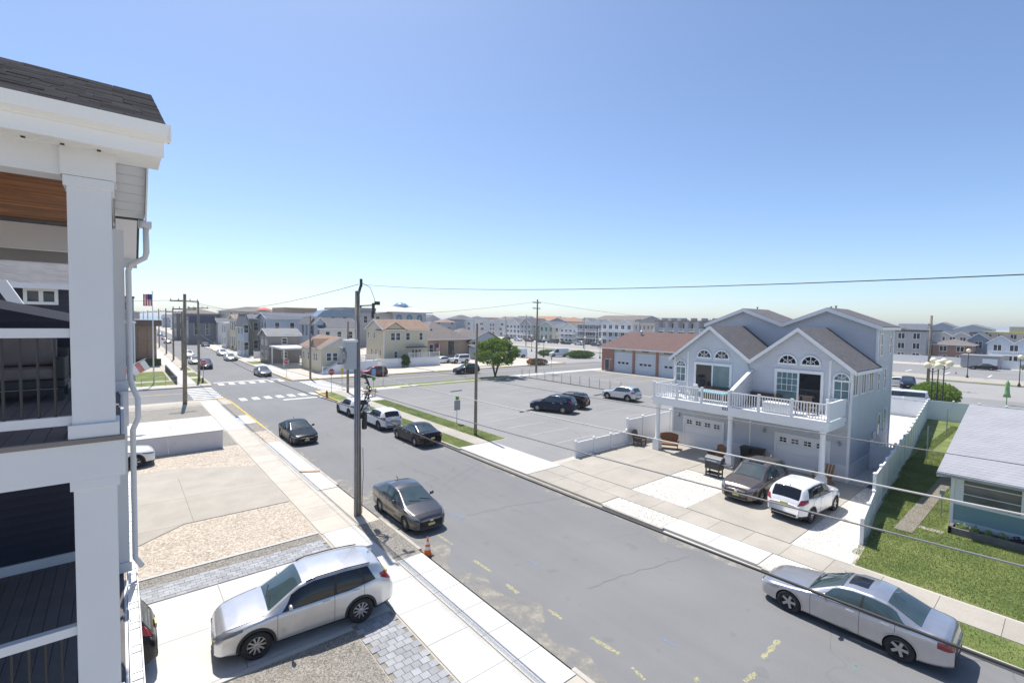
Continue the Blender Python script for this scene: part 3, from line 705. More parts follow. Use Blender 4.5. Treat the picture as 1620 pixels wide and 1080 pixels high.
        return q.add(vs, fs).mesh(name, True)
    hs, hz0, hz1 = c['hl']; ts, tz0, tz1 = c['tl']
    for nm, sd in (('l', 1), ('r', -1)):
        out['headlight_'+nm] = patch('headlight', .015, hs, hz0, hz1-.05, hz1-.06, hz1, sd)
        out['taillight_'+nm] = patch('taillight', L-.012, L-ts, tz0, tz1-.02, tz1-.12 if tz1-tz0 > .24 else tz0+.04, tz1, sd)
        vs = []; m = MB(); k = 18                    # wheel arch lip
        for a in wx:
            n0 = len(m.v)
            for q in range(k+1):
                an = math.pi*(-.08+1.16*q/k)
                for rr in (Ra-.012, Ra+(.055 if c['clad'] else .018)):
                    sx = min(L-.01, max(.01, a+rr*math.cos(an))); z = max(c['gc']+.02, wr+rr*math.sin(an))
                    x_, y_, z_ = P(sx, rowz(sx, z)); m.v.append((L/2-sx, sd*(float(y_)+.012), z))
            for q in range(k): f = (n0+2*q, n0+2*q+1, n0+2*q+3, n0+2*q+2); m.f.append(f if sd > 0 else f[::-1])
        out['arch_'+nm] = m.mesh('arch_trim', True)
    # underbody and wheel wells
    ub = MB(); ub.box(-L/2+.25, -W*.36, c['gc']-.02, L/2-.25, W*.36, c['gc']+.35)
    for a in wx:
        for sd in (1, -1):
            y0, y1 = sd*W*.30, sd*W*.478; k = 12
            for q in range(k):
                a0, a1 = math.pi*(q/k)*1.1-.16, math.pi*((q+1)/k)*1.1-.16; p = [(L/2-a+Ra*math.cos(z), wr+Ra*math.sin(z)) for z in (a0, a1)]
                ub.quad((p[0][0], y0, p[0][1]), (p[1][0], y0, p[1][1]), (p[1][0], y1, p[1][1]), (p[0][0], y1, p[0][1]))
            ub.lathe([(0.001, 0), (Ra, 0)], 16, (L/2-a, y0, wr), 'y')
    out['underbody'] = ub.mesh('underbody')
    gaps = []                                        # shut lines
    for sd in (1, -1):
        for dx in c['doors']:
            pts = [surf(dx, j, sd, .001) for j in range(jclad, nl)]
            pts = [p for p in pts if min(math.hypot(L/2-p.x-a, p.z-wr) for a in wx) > Ra+.05]
            if len(pts) > 2: gaps.append(MB().tube(pts, .005, 4, False).mesh('panel_gap'))
        gaps.append(MB().tube([surf(x, nl-1+nu-.6, sd, .004) for x in np.linspace(.2, inv(w0)-.06, 10)], .005, 4, False).mesh('panel_gap'))
        if c['L'] < 5: gaps.append(MB().tube([surf(x, nl-1.3, sd, .002) for x in np.linspace(c['doors'][0]-.3, c['doors'][-1]+.3, 14)], .004, 4, False).mesh('panel_gap'))
    out['gaps'] = gaps
    sill = []
    for sd in (1, -1): sill.append(MB().tube([surf(x, nl-.75, sd, .002) for x in np.linspace(d0-.05, d1, 14)], .011, 5, False).mesh('window_trim', True))
    out['sills'] = sill
    hd = []
    for dx in c['doors'][1:]:
        for sd in (1, -1):
            p = surf(dx-.22, nl*.80, sd); hd.append(MB().box(p.x-.10, p.y-sd*.01, p.z-.015, p.x+.10, p.y+sd*.03, p.z+.015).mesh('door_handle'))
    out['handles'] = hd
    mr = []
    for sd in (1, -1):
        p = surf(d0+.05, nl+.6, sd); m = MB(); m.bar((p.x, p.y-sd*.04, p.z+.01), (p.x-.01, p.y+sd*.10, p.z+.05), .05, .03)
        prof = [(.085*math.sin(math.pi*u/6)+.001, -.11*math.cos(math.pi*u/6)) for u in range(7)]; n0 = len(m.v); m.lathe(prof, 10, (0, 0, 0), 'y')
        for q in range(n0, len(m.v)): x, y, z = m.v[q]; m.v[q] = (p.x-.01+x*.65, p.y+sd*.15+y, p.z+.075+z*.95)
        mr.append(m.mesh('mirror', True))
    out['mirrors'] = mr
    sf = np.linspace(0, L, 900); tp = top_f(sf)
    def front(z): return L/2-float(sf[np.argmax(tp > z)])
    def rear(z): return L/2-float(sf[len(sf)-1-np.argmax(tp[::-1] > z)])
    zc = float(tp[2]); yw = float(w_f(np.array([.0]))); xf = L/2
    out['grille'] = MB().box(xf-.03, -yw*.86, zc-.13, xf+.008, yw*.86, zc-.015).mesh('grille')
    out['intake'] = MB().box(xf-.04, -yw*.9, c['gc']+.07, xf+.008, yw*.9, c['gc']+.17).mesh('intake')
    out['badge'] = MB().box(xf, -yw*.8, zc-.05, xf+.014, yw*.8, zc-.035).box(xf, -.07, zc-.105, xf+.018, .07, zc-.02).mesh('badge')
    zf = c['gc']+.23; out['plate_f'] = MB().box(xf-.01, -.155, zf-.05, xf+.022, .155, zf+.05).mesh('number_plate')
    zr = min(tz0-.02, 1.0) if kind != 'sedan' else tz0-.04
    xr = rear(zr-.05)-.004; out['plate_r'] = MB().box(xr-.02, -.155, zr-.055, xr+.02, .155, zr+.055).mesh('number_plate')
    out['bumper'] = MB().box(-L/2-.012, -W*.30, c['gc']+.14, -L/2+.03, W*.30, c['gc']+.24).mesh('bumper')
    if c['rails']: out['rails'] = [MB().tube([surf(x, zone_up-.3, sd)+Vector((0, 0, .045)) for x in np.linspace(inv(w1)+.1, inv(g0)-.2, 8)], .018, 6).mesh('roof_rail', True) for sd in (1, -1)]
    ty = MB(); hw = .105
    ty.lathe([(wr*.66, -hw), (wr*.80, -hw*1.05), (wr*.95, -hw), (wr, -hw*.72), (wr, hw*.72), (wr*.95, hw), (wr*.80, hw*1.05), (wr*.66, hw)], 28, (0, 0, 0), 'y'); out['tyre'] = ty.mesh('wheel', True)
    rm = MB(); rr = wr*.67
    rm.lathe([(rr, -.09), (rr, .075), (rr*.90, .085), (rr*.88, .03)], 28, (0, 0, 0), 'y'); rm.lathe([(rr*.22, .03), (rr*.22, .07), (.001, .075)], 14, (0, 0, 0), 'y')
    for q in range(c['spoke']):
        a = 2*math.pi*q/c['spoke']; rm.bar((math.cos(a)*rr*.15, -.055, math.sin(a)*rr*.15), (math.cos(a)*rr*.92, -.065, math.sin(a)*rr*.92), .075 if c['spoke'] < 7 else .042, .025, up=(0, 1, 0))
    out['rim'] = rm.mesh('rim')
    out['disc'] = MB().lathe([(.001, .0), (rr*.98, .0)], 20, (0, 0, 0), 'y').mesh('brake_disc')
    sr0, sr1 = inv(w1)+.12, inv(w1)+.85; q = MB(); vs = []
    for i in range(7):
        for j in range(9):
            sx = sr0+(sr1-sr0)*i/6; v = -1+2*j/8; p = surf(sx, nr-1-(ntp*.55)*abs(v), 1 if v >= 0 else -1); vs.append(p+Vector((0, 0, .005)))
    out['sunroof'] = q.add(vs, [(i*9+j, (i+1)*9+j, (i+1)*9+j+1, i*9+j+1) for i in range(6) for j in range(8)]).mesh('sunroof', True)
    out['wiper'] = [MB().tube([surf(inv(w0+.04), nr-1-ntp*a, sd)+Vector((0, 0, .02)), surf(inv(w0+.16), nr-1-ntp*b_, sd2)+Vector((0, 0, .02))], .012, 5).mesh('wiper') for (a, sd, b_, sd2) in ((.75, 1, .15, 1), (.05, 1, .6, -1))]
    out['antenna'] = MB().bar((L/2-inv(g0)+.25, 0, float(top_f(np.array([g0-.25])))), (L/2-inv(g0)+.12, 0, float(top_f(np.array([g0-.25])))+.07), .03, .04).mesh('antenna')
    out['spec'] = c; CARMESH[key] = out; return out

def car(kind, label, x, y, heading, pm, cat='car', group='cars parked along the street', hi=True, z=0.0, full=True, rim=None, tint=False, plate=True, name='parked_car', sunroof=False):
    M = car_meshes(kind, hi); c = M['spec']; L, W, wr = c['L'], c['W'], c['wr']
    t = thing(name, label, cat, (x, y, z), heading, group)
    dark = CARGLASSD if tint else CARGLASS
    for k, nme, m in (('body', 'body', pm), ('cladding', 'lower_trim', BLACKPL if c['clad'] else pm), ('pillar0_l', 'door_pillar', BLACKPL), ('pillar0_r', 'door_pillar', BLACKPL), ('pillar1_l', 'door_pillar', BLACKPL), ('pillar1_r', 'door_pillar', BLACKPL), ('windshield', 'windshield', CARGLASS), ('rear_window', 'rear_window', dark), ('side_window_l', 'side_window', dark), ('side_window_r', 'side_window', dark),
                      ('headlight_l', 'headlight', HEADL), ('headlight_r', 'headlight', HEADL), ('taillight_l', 'taillight', TAILL), ('taillight_r', 'taillight', TAILL), ('underbody', 'underbody', BLACKPL)):
        if k in M: link(nme, M[k], m, t)
    rimm = rim or ALLOY
    for a in (c['fo'], c['fo']+c['wb']):
        for sd in (1, -1):
            wo = link('wheel', M['tyre'], RUBBER, t, (L/2-a, sd*(W/2-.115), wr), 0 if sd < 0 else math.pi)
            link('rim', M['rim'], rimm, wo)
            if full: link('brake_disc', M['disc'], DARKMETAL, wo)
    link('grille', M['grille'], BLACKPL, t); link('arch_trim', M['arch_l'], BLACKPL if c['clad'] else pm, t); link('arch_trim', M['arch_r'], BLACKPL if c['clad'] else pm, t)
    if plate: link('number_plate', M['plate_f'], PLATEY, t); link('number_plate', M['plate_r'], PLATEY, t)
    if not full: return t
    for k, nme, m in (('badge', 'badge', CHROME), ('bumper', 'bumper', BLACKPL), ('intake', 'intake', BLACKPL), ('antenna', 'antenna', pm)): link(nme, M[k], m, t)
    for k, nme, m in (('gaps', 'panel_gap', BLACKPL), ('sills', 'window_trim', CHROME if kind in ('sedan',) else BLACKPL), ('handles', 'door_handle', CHROME if kind in ('sedan', 'suv') else pm), ('mirrors', 'mirror', pm), ('wiper', 'wiper', BLACKPL)):
        for h in M[k]: link(nme, h, m, t)
    if c['rails']:
        for h in M['rails']: link('roof_rail', h, BLACKPL, t)
    if sunroof: link('sunroof', M['sunroof'], CARGLASSD, t)
    return t
P_SILV = paint('paint_silver', (.52, .52, .54), .75, .28)
P_SILVW = paint('paint_brilliant_silver', (.60, .60, .61), .6, .3)
P_GREY = paint('paint_magnetic_grey', (.085, .08, .082), .7, .3)
P_BLACK = paint('paint_black', (.008, .008, .010), .0, .25)
P_NAVY = paint('paint_navy', (.012, .018, .045), .3, .28)
P_WHITE = paint('paint_white', (.76, .76, .76), .0, .3)
P_BROWN = paint('paint_brown_grey', (.14, .115, .10), .6, .3)
P_RED = paint('paint_red', (.17, .012, .018), .4, .3)
P_BLUE = paint('paint_blue', (.03, .08, .22), .4, .3)
P_TAN = paint('paint_champagne', (.40, .36, .30), .6, .3)
NY = -math.pi/2          # facing the camera end of the street
PY = math.pi/2           # facing the sea
# ================================================================== BUILDING KIT
WINME = {}
FACE = {'S': 0.0, 'W': -math.pi/2, 'E': math.pi/2, 'N': math.pi}
def win_mesh(w, h, kind):
    k = (round(w, 3), round(h, 3), kind)
    if k in WINME: return WINME[k]
    f = MB(); t = .085 if kind not in ('thin', 'gcross', 'lites') else (.05 if kind == 'thin' else .03); d0, d1 = .01, -.036
    f.box(-w/2, d1, 0, -w/2+t, d0, h); f.box(w/2-t, d1, 0, w/2, d0, h); f.box(-w/2+t, d1, h-t, w/2-t, d0, h); f.box(-w/2+t, d1-.02, 0, w/2-t, d0, t)
    if kind == 'dh': f.box(-w/2+t, d1+.006, h/2-.03, w/2-t, -.016, h/2+.03)
    if kind in ('cross', 'gcross'): f.box(-w/2+t, d1+.007, h/2-.02, w/2-t, -.016, h/2+.02); f.box(-.02, d1+.008, t, .02, -.017, h-t)
    if kind == 'pair': f.box(-.05, d1+.005, t, .05, -.016, h-t)
    if kind == 'grid':
        for i in range(1, 4): f.box(-w/2+t+(w-2*t)*i/4-.012, d1+.009, t, -w/2+t+(w-2*t)*i/4+.012, -.016, h-t)
        for i in range(1, 3): f.box(-w/2+t, d1+.008, t+(h-2*t)*i/3-.012, w/2-t, -.016, t+(h-2*t)*i/3+.012)
    if kind == 'lites':
        for i in range(1, 4): f.box(-w/2+t+(w-2*t)*i/4-.02, d1+.009, t, -w/2+t+(w-2*t)*i/4+.02, -.016, h-t)
    p = MB(); p.quad((-w/2+t, -.015, t), (w/2-t, -.015, t), (w/2-t, -.015, h-t), (-w/2+t, -.015, h-t))
    WINME[k] = (f.mesh('window'), p.mesh('pane')); return WINME[k]
def fan_mesh(r):
    k = ('fan', r)
    if k in WINME: return WINME[k]
    f, p = MB(), MB(); n = 14; ro, ri = r, r*.84
    for i in range(n):
        a, b = math.pi*i/n, math.pi*(i+1)/n
        q = [(ri*math.cos(a), ri*math.sin(a)), (ro*math.cos(a), ro*math.sin(a)), (ro*math.cos(b), ro*math.sin(b)), (ri*math.cos(b), ri*math.sin(b))]
        f.extrude([(x, .01, z) for x, z in q], (0, -.065, 0))
    f.box(-ro, -.07, -.1, ro, .01, 0)
    for a in (45, 90, 135): f.bar((0, -.035, .05), (ri*math.cos(R_(a)), -.035, ri*math.sin(R_(a))), .03, .03, up=(0, 1, 0))
    for i in range(8):
        a, b = math.pi*i/8, math.pi*(i+1)/8; rr = r*.42
        f.bar((rr*math.cos(a), -.036, rr*math.sin(a)), (rr*math.cos(b), -.036, rr*math.sin(b)), .025, .028, up=(0, 1, 0))
    p.add([(ri*math.cos(math.pi*i/n), -.012, ri*math.sin(math.pi*i/n)) for i in range(n+1)], [tuple(range(n+1))])
    WINME[k] = (f.mesh('fan_window'), p.mesh('pane')); return WINME[k]
def textmesh(s, size, name='lettering', depth=.008):
    cu = bpy.data.curves.new(name, 'FONT'); cu.body = s; cu.size = size; cu.align_x = 'CENTER'; cu.align_y = 'CENTER'; cu.extrude = depth; cu.resolution_u = 2
    o = bpy.data.objects.new(name, cu); COL.objects.link(o); dg = bpy.context.evaluated_depsgraph_get()
    me = bpy.data.meshes.new_from_object(o.evaluated_get(dg)); bpy.data.objects.remove(o); bpy.data.curves.remove(cu); me.name = name; return me
class Bld:
    def __init__(s, name, label, cat, x, y, group=None):
        s.r = thing(name, label, cat, (x, y, 0), 0, group); s.o = (-x, -y, 0); s.x, s.y = x, y
    def part(s, name, mb, m, smooth=False, parent=None):
        return mb.build(name, m, parent or s.r, smooth, loc=(s.o if parent is None else None))
    def box(s, name, x0, y0, z0, x1, y1, z1, m): return s.part(name, MB().box(x0, y0, z0, x1, y1, z1), m)
    def window(s, face, x, y, z, w, h, kind='dh', glass=None, frame=None, name='window'):
        f, p = fan_mesh(w/2) if kind == 'fan' else win_mesh(w, h, kind)
        o = link(name, f, frame or WTRIM, s.r, (x-s.x, y-s.y, z), FACE[face]); link('pane', p, glass or GLASS, o); return o
    def gable(s, x0, x1, y0, y1, z, rise, axis, rm, wm, oh=.35, th=.14, trim=None, ends=(1, 1), name='roof'):
        mb, tb = MB(), MB(); ol, or_ = oh if isinstance(oh, tuple) else (oh, oh); oh = max(ol, or_)
        if axis == 'y':          # ridge runs along y
            xm = (x0+x1)/2; k = rise/(xm-x0); zl, zr_ = z-ol*k, z-or_*k
            a0, a1 = y0-(oh if ends[0] else 0), y1+(oh if ends[1] else 0)
            mb.slab((x0-ol, a0, zl+th), (xm, a0, z+rise+th), (xm, a1, z+rise+th), (x0-ol, a1, zl+th), th)
            mb.slab((xm, a0, z+rise+th), (x1+or_, a0, zr_+th), (x1+or_, a1, zr_+th), (xm, a1, z+rise+th), th)
            for yy, e in ((y0, ends[0]), (y1, ends[1])):
                s.part('gable_wall', MB().add([(x0, yy, z), (x1, yy, z), (xm, yy, z+rise)], [(0, 1, 2)]), wm)
            for yy, e in ((a0, ends[0]), (a1, ends[1])):
                if e:
                    sgn = -1 if yy == a0 else 1
                    for p, q in (((x0-ol, zl), (xm, z+rise)), ((xm, z+rise), (x1+or_, zr_))): tb.extrude([(p[0], yy, p[1]-.12), (q[0], yy, q[1]-.12), (q[0], yy, q[1]+th-.02), (p[0], yy, p[1]+th-.02)], (0, sgn*.04, 0))
            for xx, zo, o_ in ((x0-ol, zl, ol), (x1+or_, zr_, or_)):
                if o_: tb.box(xx-.02, a0, zo-.08, xx+.02, a1, zo+.10)
        else:
            ym = (y0+y1)/2; k = rise/(ym-y0); zl, zr_ = z-ol*k, z-or_*k
            a0, a1 = x0-(oh if ends[0] else 0), x1+(oh if ends[1] else 0)
            mb.slab((a0, y0-ol, zl+th), (a1, y0-ol, zl+th), (a1, ym, z+rise+th), (a0, ym, z+rise+th), th)
            mb.slab((a0, ym, z+rise+th), (a1, ym, z+rise+th), (a1, y1+or_, zr_+th), (a0, y1+or_, zr_+th), th)
            for xx in (x0, x1): s.part('gable_wall', MB().add([(xx, y0, z), (xx, y1, z), (xx, ym, z+rise)], [(0, 1, 2)]), wm)
            for xx, e in ((a0, ends[0]), (a1, ends[1])):
                if e:
                    sgn = -1 if xx == a0 else 1
                    for p, q in (((y0-ol, zl), (ym, z+rise)), ((ym, z+rise), (y1+or_, zr_))): tb.extrude([(xx, p[0], p[1]-.12), (xx, q[0], q[1]-.12), (xx, q[0], q[1]+th-.02), (xx, p[0], p[1]+th-.02)], (sgn*.04, 0, 0))
            for yy, zo, o_ in ((y0-ol, zl, ol), (y1+or_, zr_, or_)):
                if o_: tb.box(a0, yy-.02, zo-.08, a1, yy+.02, zo+.10)
        r = s.part(name, mb, rm); s.part('fascia', tb, trim or WTRIM); return r
    def hip(s, x0, x1, y0, y1, z, rise, rm, oh=.5, trim=None, name='roof'):
        x0, x1, y0, y1 = x0-oh, x1+oh, y0-oh, y1+oh; w, d = x1-x0, y1-y0; i = min(w, d)/2
        if w > d: a, b = (x0+i, (y0+y1)/2), (x1-i, (y0+y1)/2)
        else: a, b = ((x0+x1)/2, y0+i), ((x0+x1)/2, y1-i)
        v = [(x0, y0, z), (x1, y0, z), (x1, y1, z), (x0, y1, z), (a[0], a[1], z+rise), (b[0], b[1], z+rise), (x0, y0, z-.15), (x1, y0, z-.15), (x1, y1, z-.15), (x0, y1, z-.15)]
        f = [(0, 1, 5, 4), (1, 2, 5), (2, 3, 4, 5), (3, 0, 4)] if w > d else [(0, 1, 4), (1, 2, 5, 4), (2, 3, 5), (3, 0, 4, 5)]
        r = s.part(name, MB().add(v, f+[(9, 8, 7, 6)]), rm)
        t = MB(); t.box(x0-.04, y0-.04, z-.16, x1+.04, y0, z+.01); t.box(x0-.04, y1, z-.16, x1+.04, y1+.04, z+.01); t.box(x0-.04, y0, z-.16, x0, y1, z+.01); t.box(x1, y0, z-.16, x1+.04, y1, z+.01)
        s.part('fascia', t, trim or WTRIM); return r
    def rail(s, p, q, z, h=.95, m=None, posts=None, gap=.13, bal=True):
        """white railing between two points: rails, posts and every baluster its own piece"""
        m = m or WHITE; P, Q = Vector((p[0], p[1], 0)), Vector((q[0], q[1], 0)); L = (Q-P).length; d = (Q-P)/L
        t = MB().bar((p[0], p[1], z+h), (q[0], q[1], z+h), .09, .06).bar((p[0], p[1], z+.1), (q[0], q[1], z+.1), .05, .06)
        s.part('railing', t, m)
        k = posts or max(2, int(L/2)+1)
        pm = MB().box(-.06, -.06, 0, .06, .06, h+.08).box(-.08, -.08, h+.08, .08, .08, h+.11).mesh('post')
        for i in range(k): c = P+d*L*i/(k-1); link('post', pm, m, s.r, (c.x-s.x, c.y-s.y, z))
        if bal:
            bm = MB().box(-.02, -.02, .12, .02, .02, h-.03).mesh('baluster'); nb = int(L/gap)
            for i in range(1, nb):
                c = P+d*L*i/nb; link('baluster', bm, m, s.r, (c.x-s.x, c.y-s.y, z))

# ================================================================== PORCH HOUSE AT THE LEFT EDGE
NAVYS = siding('navy_siding', (.022, .026, .05), .15, .08)
DECKM = mat('grey_deck_board', (.12, .11, .108), .75, .1, 2, .1, 12, rand=.10)
CEDAR = mat('cedar_plank', (.34, .135, .04), .55, .25, 1.4, .12, 9, rand=.38)
PORCHW = mat('porch_white', (.66, .67, .69), .5, .03, 1, .02)
SOFF = siding('soffit_panel', (.74, .74, .72), .16, .02, .5, True, .5)
ASPHR = shingle('charcoal_shingle', (.075, .073, .078), .11, .3)
GREYR = shingle('grey_shingle', (.125, .125, .135))
b = Bld('porch_house', 'white columned porch house with cedar ceiling and navy walls at the left edge', 'house', -2, 8)
YF = 6.3
for z0, z1, nm in ((7.76, 10.33, 'column'), (4.75, 7.34, 'column')):
    c = b.part(nm, MB().box(-.37, YF, z0, -.04, YF+.33, z1), PORCHW); soft(c, .008)
    soft(MB().box(-.40, YF-.03, z0, -.01, YF+.36, z0+.14).build('column_foot', PORCHW, c), .006); soft(MB().box(-.395, YF-.025, z1-.10, -.015, YF+.355, z1).build('column_collar', PORCHW, c), .006)
b.part('column_cap', MB().box(-.41, YF-.04, 10.332, .0, YF+.37, 10.60), PORCHW)
b.box('porch_beam', -6, YF+.02, 10.33, -.412, YF+.30, 10.60, PORCHW)
b.box('porch_beam', -6, 10.75, 10.02, -.05, 10.95, 10.42, PORCHW)
b.box('porch_beam', -6, 11.3, 9.86, -.05, 11.42, 10.2, mat('taupe_beam', (.30, .28, .27), .6, .05))
b.box('porch_beam', -.37, YF+.34, 10.33, -.06, 10.74, 10.60, PORCHW)
# eave: soffit, fascia, gutter, roof
b.box('soffit', -6, 5.92, 10.60, .36, 6.6, 10.63, SOFF)
for i in range(22): b.box('soffit_clip', -5.6+i*.26, 6.20, 10.588, -5.57+i*.26, 6.23, 10.598, BLACKPL)
b.box('eave_fascia', -6, 5.88, 10.56, .37, 5.918, 10.78, WTRIM)
g = MB(); g.extrude([(-6, 5.878, 10.70), (-6, 5.76, 10.73), (-6, 5.735, 10.84), (-6, 5.755, 10.84), (-6, 5.775, 10.745), (-6, 5.878, 10.72)], (6.42, 0, 0)); g.box(.40, 5.74, 10.70, .42, 5.88, 10.84); g.box(-6, 5.86, 10.70, .41, 5.878, 10.84)
b.part('gutter', g, WTRIM)
rf = MB(); rf.slab((-6, 5.80, 10.84), (.37, 5.80, 10.84), (.37, 8.1, 11.92), (-6, 8.1, 11.92), .10); rf.slab((-6, 8.1, 11.92), (.37, 8.1, 11.92), (.37, 9.75, 10.68), (-6, 9.75, 10.68), .10)
roofo = b.part('roof', rf, ASPHR)
SHI = mat('roof_shingle', (.026, .025, .029), 1.0, .25, 5, .3, 60, rand=.45, spec=.05)
rs_ = random.Random(5); sm_ = []
for k in (.17, .24, .31, .40):
    q = MB(); q.slab((0, 0, .010), (k-.004, 0, .010), (k-.004, .17, .0894), (0, .17, .0894), .009); m_ = q.mesh('shingle'); m_.materials.append(SHI); sm_.append((k, m_))
for r_ in range(16):                    # shingle courses: every tab is a piece
    f = r_/16; y, z = 5.80+f*2.3, 10.84+f*1.08; x = .385
    while x > -2.0:
        k, m_ = rs_.choice(sm_); x -= k
        link('shingle', m_, None, roofo, (x, y-.008-.012*rs_.random(), z+.003+.007*rs_.random()))
rk = MB(); rk.slab((-.02, 8.2, 11.70), (.34, 8.2, 11.70), (.34, 9.72, 10.55), (-.02, 9.72, 10.55), .02)
for i in range(11): f = i/11; rk.box(-.02, 8.2+1.52*f, 11.66-1.15*f, .34, 8.215+1.52*f, 11.68-1.15*f)
b.part('rake_soffit', rk, PORCHW)
b.part('rake_fascia', MB().extrude([(.345, 5.92, 10.62), (.345, 8.1, 11.64), (.345, 9.78, 10.40), (.345, 9.78, 10.60), (.345, 8.1, 11.84), (.345, 5.92, 10.80)], (.022, 0, 0)), WTRIM)
b.part('gable_wall', MB().extrude([(-.05, 6.6, 10.6), (-.05, 8.1, 11.6), (-.05, 9.8, 10.4), (-.05, 10.74, 10.4)], (.03, 0, 0)), SOFF)
rf2 = MB(); rf2.slab((-6, 9.9, 10.62), (.34, 9.9, 10.62), (.34, 11.2, 11.35), (-6, 11.2, 11.35), .1); rf2.slab((-6, 11.2, 11.35), (.34, 11.2, 11.35), (.34, 12.95, 10.22), (-6, 12.95, 10.22), .1)
b.part('roof', rf2, ASPHR)
rk2 = MB(); rk2.slab((-.02, 11.25, 11.15), (.30, 11.25, 11.15), (.30, 12.85, 10.12), (-.02, 12.85, 10.12), .02); rk2.box(-.05, 12.75, 9.98, .31, 12.95, 10.16); b.part('rake_soffit', rk2, PORCHW)
# downspout
ds = MB().box(.26, 9.62, 10.40, .43, 9.85, 10.50).tube([(.36, 9.75, 10.42), (.36, 9.75, 10.0), (.34, 9.78, 9.92), (.16, 9.85, 9.8), (.13, 9.88, 9.7), (.13, 9.9, 7.95), (.16, 9.88, 7.8), (.22, 9.85, 7.62), (.22, 9.85, 7.3), (.15, 9.9, 7.1), (.15, 9.9, 4.95), (.24, 9.88, 4.78)], .042, 8)
b.part('downspout', ds, PORCHW, True)
# cedar ceiling, plank by plank
ceil = b.box('ceiling_board', -6, 6.64, 10.50, -.06, 10.75, 10.54, CEDAR)
pme = []
for L_ in (1.3, 1.9, 2.6):
    m_ = MB().box(0, 0, 0, L_-.004, .086, .012).mesh('plank'); m_.materials.append(CEDAR); pme.append((L_, m_))
y = 6.66; k = 0
while y < 10.7:
    x = -4.2+(k*.61) % 1.1-1.0
    while x < -.1:
        L_, m_ = pme[random.randrange(3)]
        o = link('plank', m_, None, ceil, (min(x, -.07-L_), y, 10.486+.0015*(k % 2)+.0007*random.random())); x += L_
    y += .09; k += 1
# decks, board by board
def deck(z, y1):
    base = b.box('deck', -6, YF+.0, z-.12, -.0, y1, z-.03, DECKM)
    me = MB().box(0, 0, 0, .134, y1-YF, .028).mesh('deck_board'); me.materials.append(DECKM)
    for i in range(36): link('deck_board', me, None, base, (-.15-.14*i, YF, z-.028))
deck(7.76, 10.7); deck(4.75, 10.9)
for z in (7.76, 4.75):
    b.box('deck_edge', -6, YF-.05, z-.05, .03, YF-.002, z-.002, mat('deck_edge', (.20, .175, .16), .7, .1))
    b.box('deck_fascia', -6, YF-.03, z-.42, .0, YF-.003, z-.052, PORCHW)
    b.box('deck_fascia', .0, YF-.028, z-.42, .03, 9.7, z-.052, PORCHW)
    t = MB().box(-6, YF+.05, z+1.0, -.372, YF+.13, z+1.09).box(-6, YF+.06, z+.13, -.372, YF+.12, z+.22)
    b.part('railing', t, PORCHW)
    bm = MB().lathe([(.011, .2), (.011, 1.01)], 8).mesh('baluster')
    for i in range(26): link('baluster', bm, DARKMETAL, b.r, (-.49-.117*i+2, YF+.09-8, z))
    b.box('baseboard', -6, 10.66 if z > 6 else 10.86, z, -.3, 10.69 if z > 6 else 10.895, z+.16, PORCHW)
b.box('wall', -6, 10.9, 4.75, -.3, 11.1, 7.3, NAVYS); b.box('wall', -6, 10.7, 7.3, -.3, 11.0, 8.0, NAVYS)
p0, p1 = AY(0, 488, 10.7), AY(112, 509, 10.7)
sl_ = (p1[2]-p0[2])/(p1[0]-p0[0]); zl, zr = p0[2]-sl_*2.5, p1[2]+sl_*.3
b.part('wall', MB().extrude([(p0[0]-2.5, 10.7, 8.0), (-.3, 10.7, 8.0), (-.3, 10.7, zr), (p0[0]-2.5, 10.7, zl)], (0, .3, 0)), NAVYS)
b.part('rake_board', MB().extrude([(p0[0]-2.5, 10.68, zl), (-.3, 10.68, zr), (-.3, 10.68, zr+.13), (p0[0]-2.5, 10.68, zl+.13)], (0, .4, 0)), mat('grey_rake', (.36, .36, .40), .6, .05))
# second, farther column line
for z0, z1 in ((7.76, 10.35), (4.75, 7.3)):
    c = b.part('column', MB().box(-.25, 9.9, z0, .08, 10.2, z1), PORCHW); MB().box(-.28, 9.87, z0, .105, 10.23, z0+.16).build('column_trim', PORCHW, c)
b.box('deck_fascia', -.3, 9.75, 7.2, .10, 10.3, 7.76, PORCHW)
b.box('lower_wall', -6, 6.6, 0, .02, 16.5, 4.3, siding('lower_siding', (.42, .40, .39), .14))
g = MB(); 
for x in (.045, .17): g.box(x-.006, 5.5, 4.60, x+.006, 16.5, 4.70)
g.box(.045, 5.5, 4.59, .17, 16.5, 4.605); b.part('gutter', g, WTRIM)
hm = MB().box(.05, -.012, 4.675, .165, .012, 4.69).mesh('gutter_hanger')
for i in range(18): link('gutter_hanger', hm, WTRIM, b.r, (2, 5.9+i*.6-8, 0))
# sofa on the upper deck
s = thing('outdoor_sofa', 'dark framed outdoor sofa with taupe cushions on the upper porch deck', 'sofa', (-1.55, 9.6, 7.76))
CUSH = mat('taupe_cushion', (.20, .17, .155), .9, .1, 4, .08)
soft(MB().box(-.95, -.4, .18, .95, .4, .30).box(-.95, .3, .3, .95, .4, .72).box(.85, -.4, .3, .95, .3, .6).box(-.95, -.4, .3, -.85, .3, .6).build('frame', DARKMETAL, s), .02)
for x in (-.43, .43):
    soft(MB().box(x-.41, -.38, .302, x+.41, .16, .46).build('seat_cushion', CUSH, s), .05, 3); soft(MB().box(x-.40, .10, .465, x+.40, .29, .9).build('back_cushion', CUSH, s), .06, 3)
for x in (-.9, .9):
    for y in (-.36, .36): MB().box(x-.03, y-.03, 0, x+.03, y+.03, .18).build('leg', DARKMETAL, s)

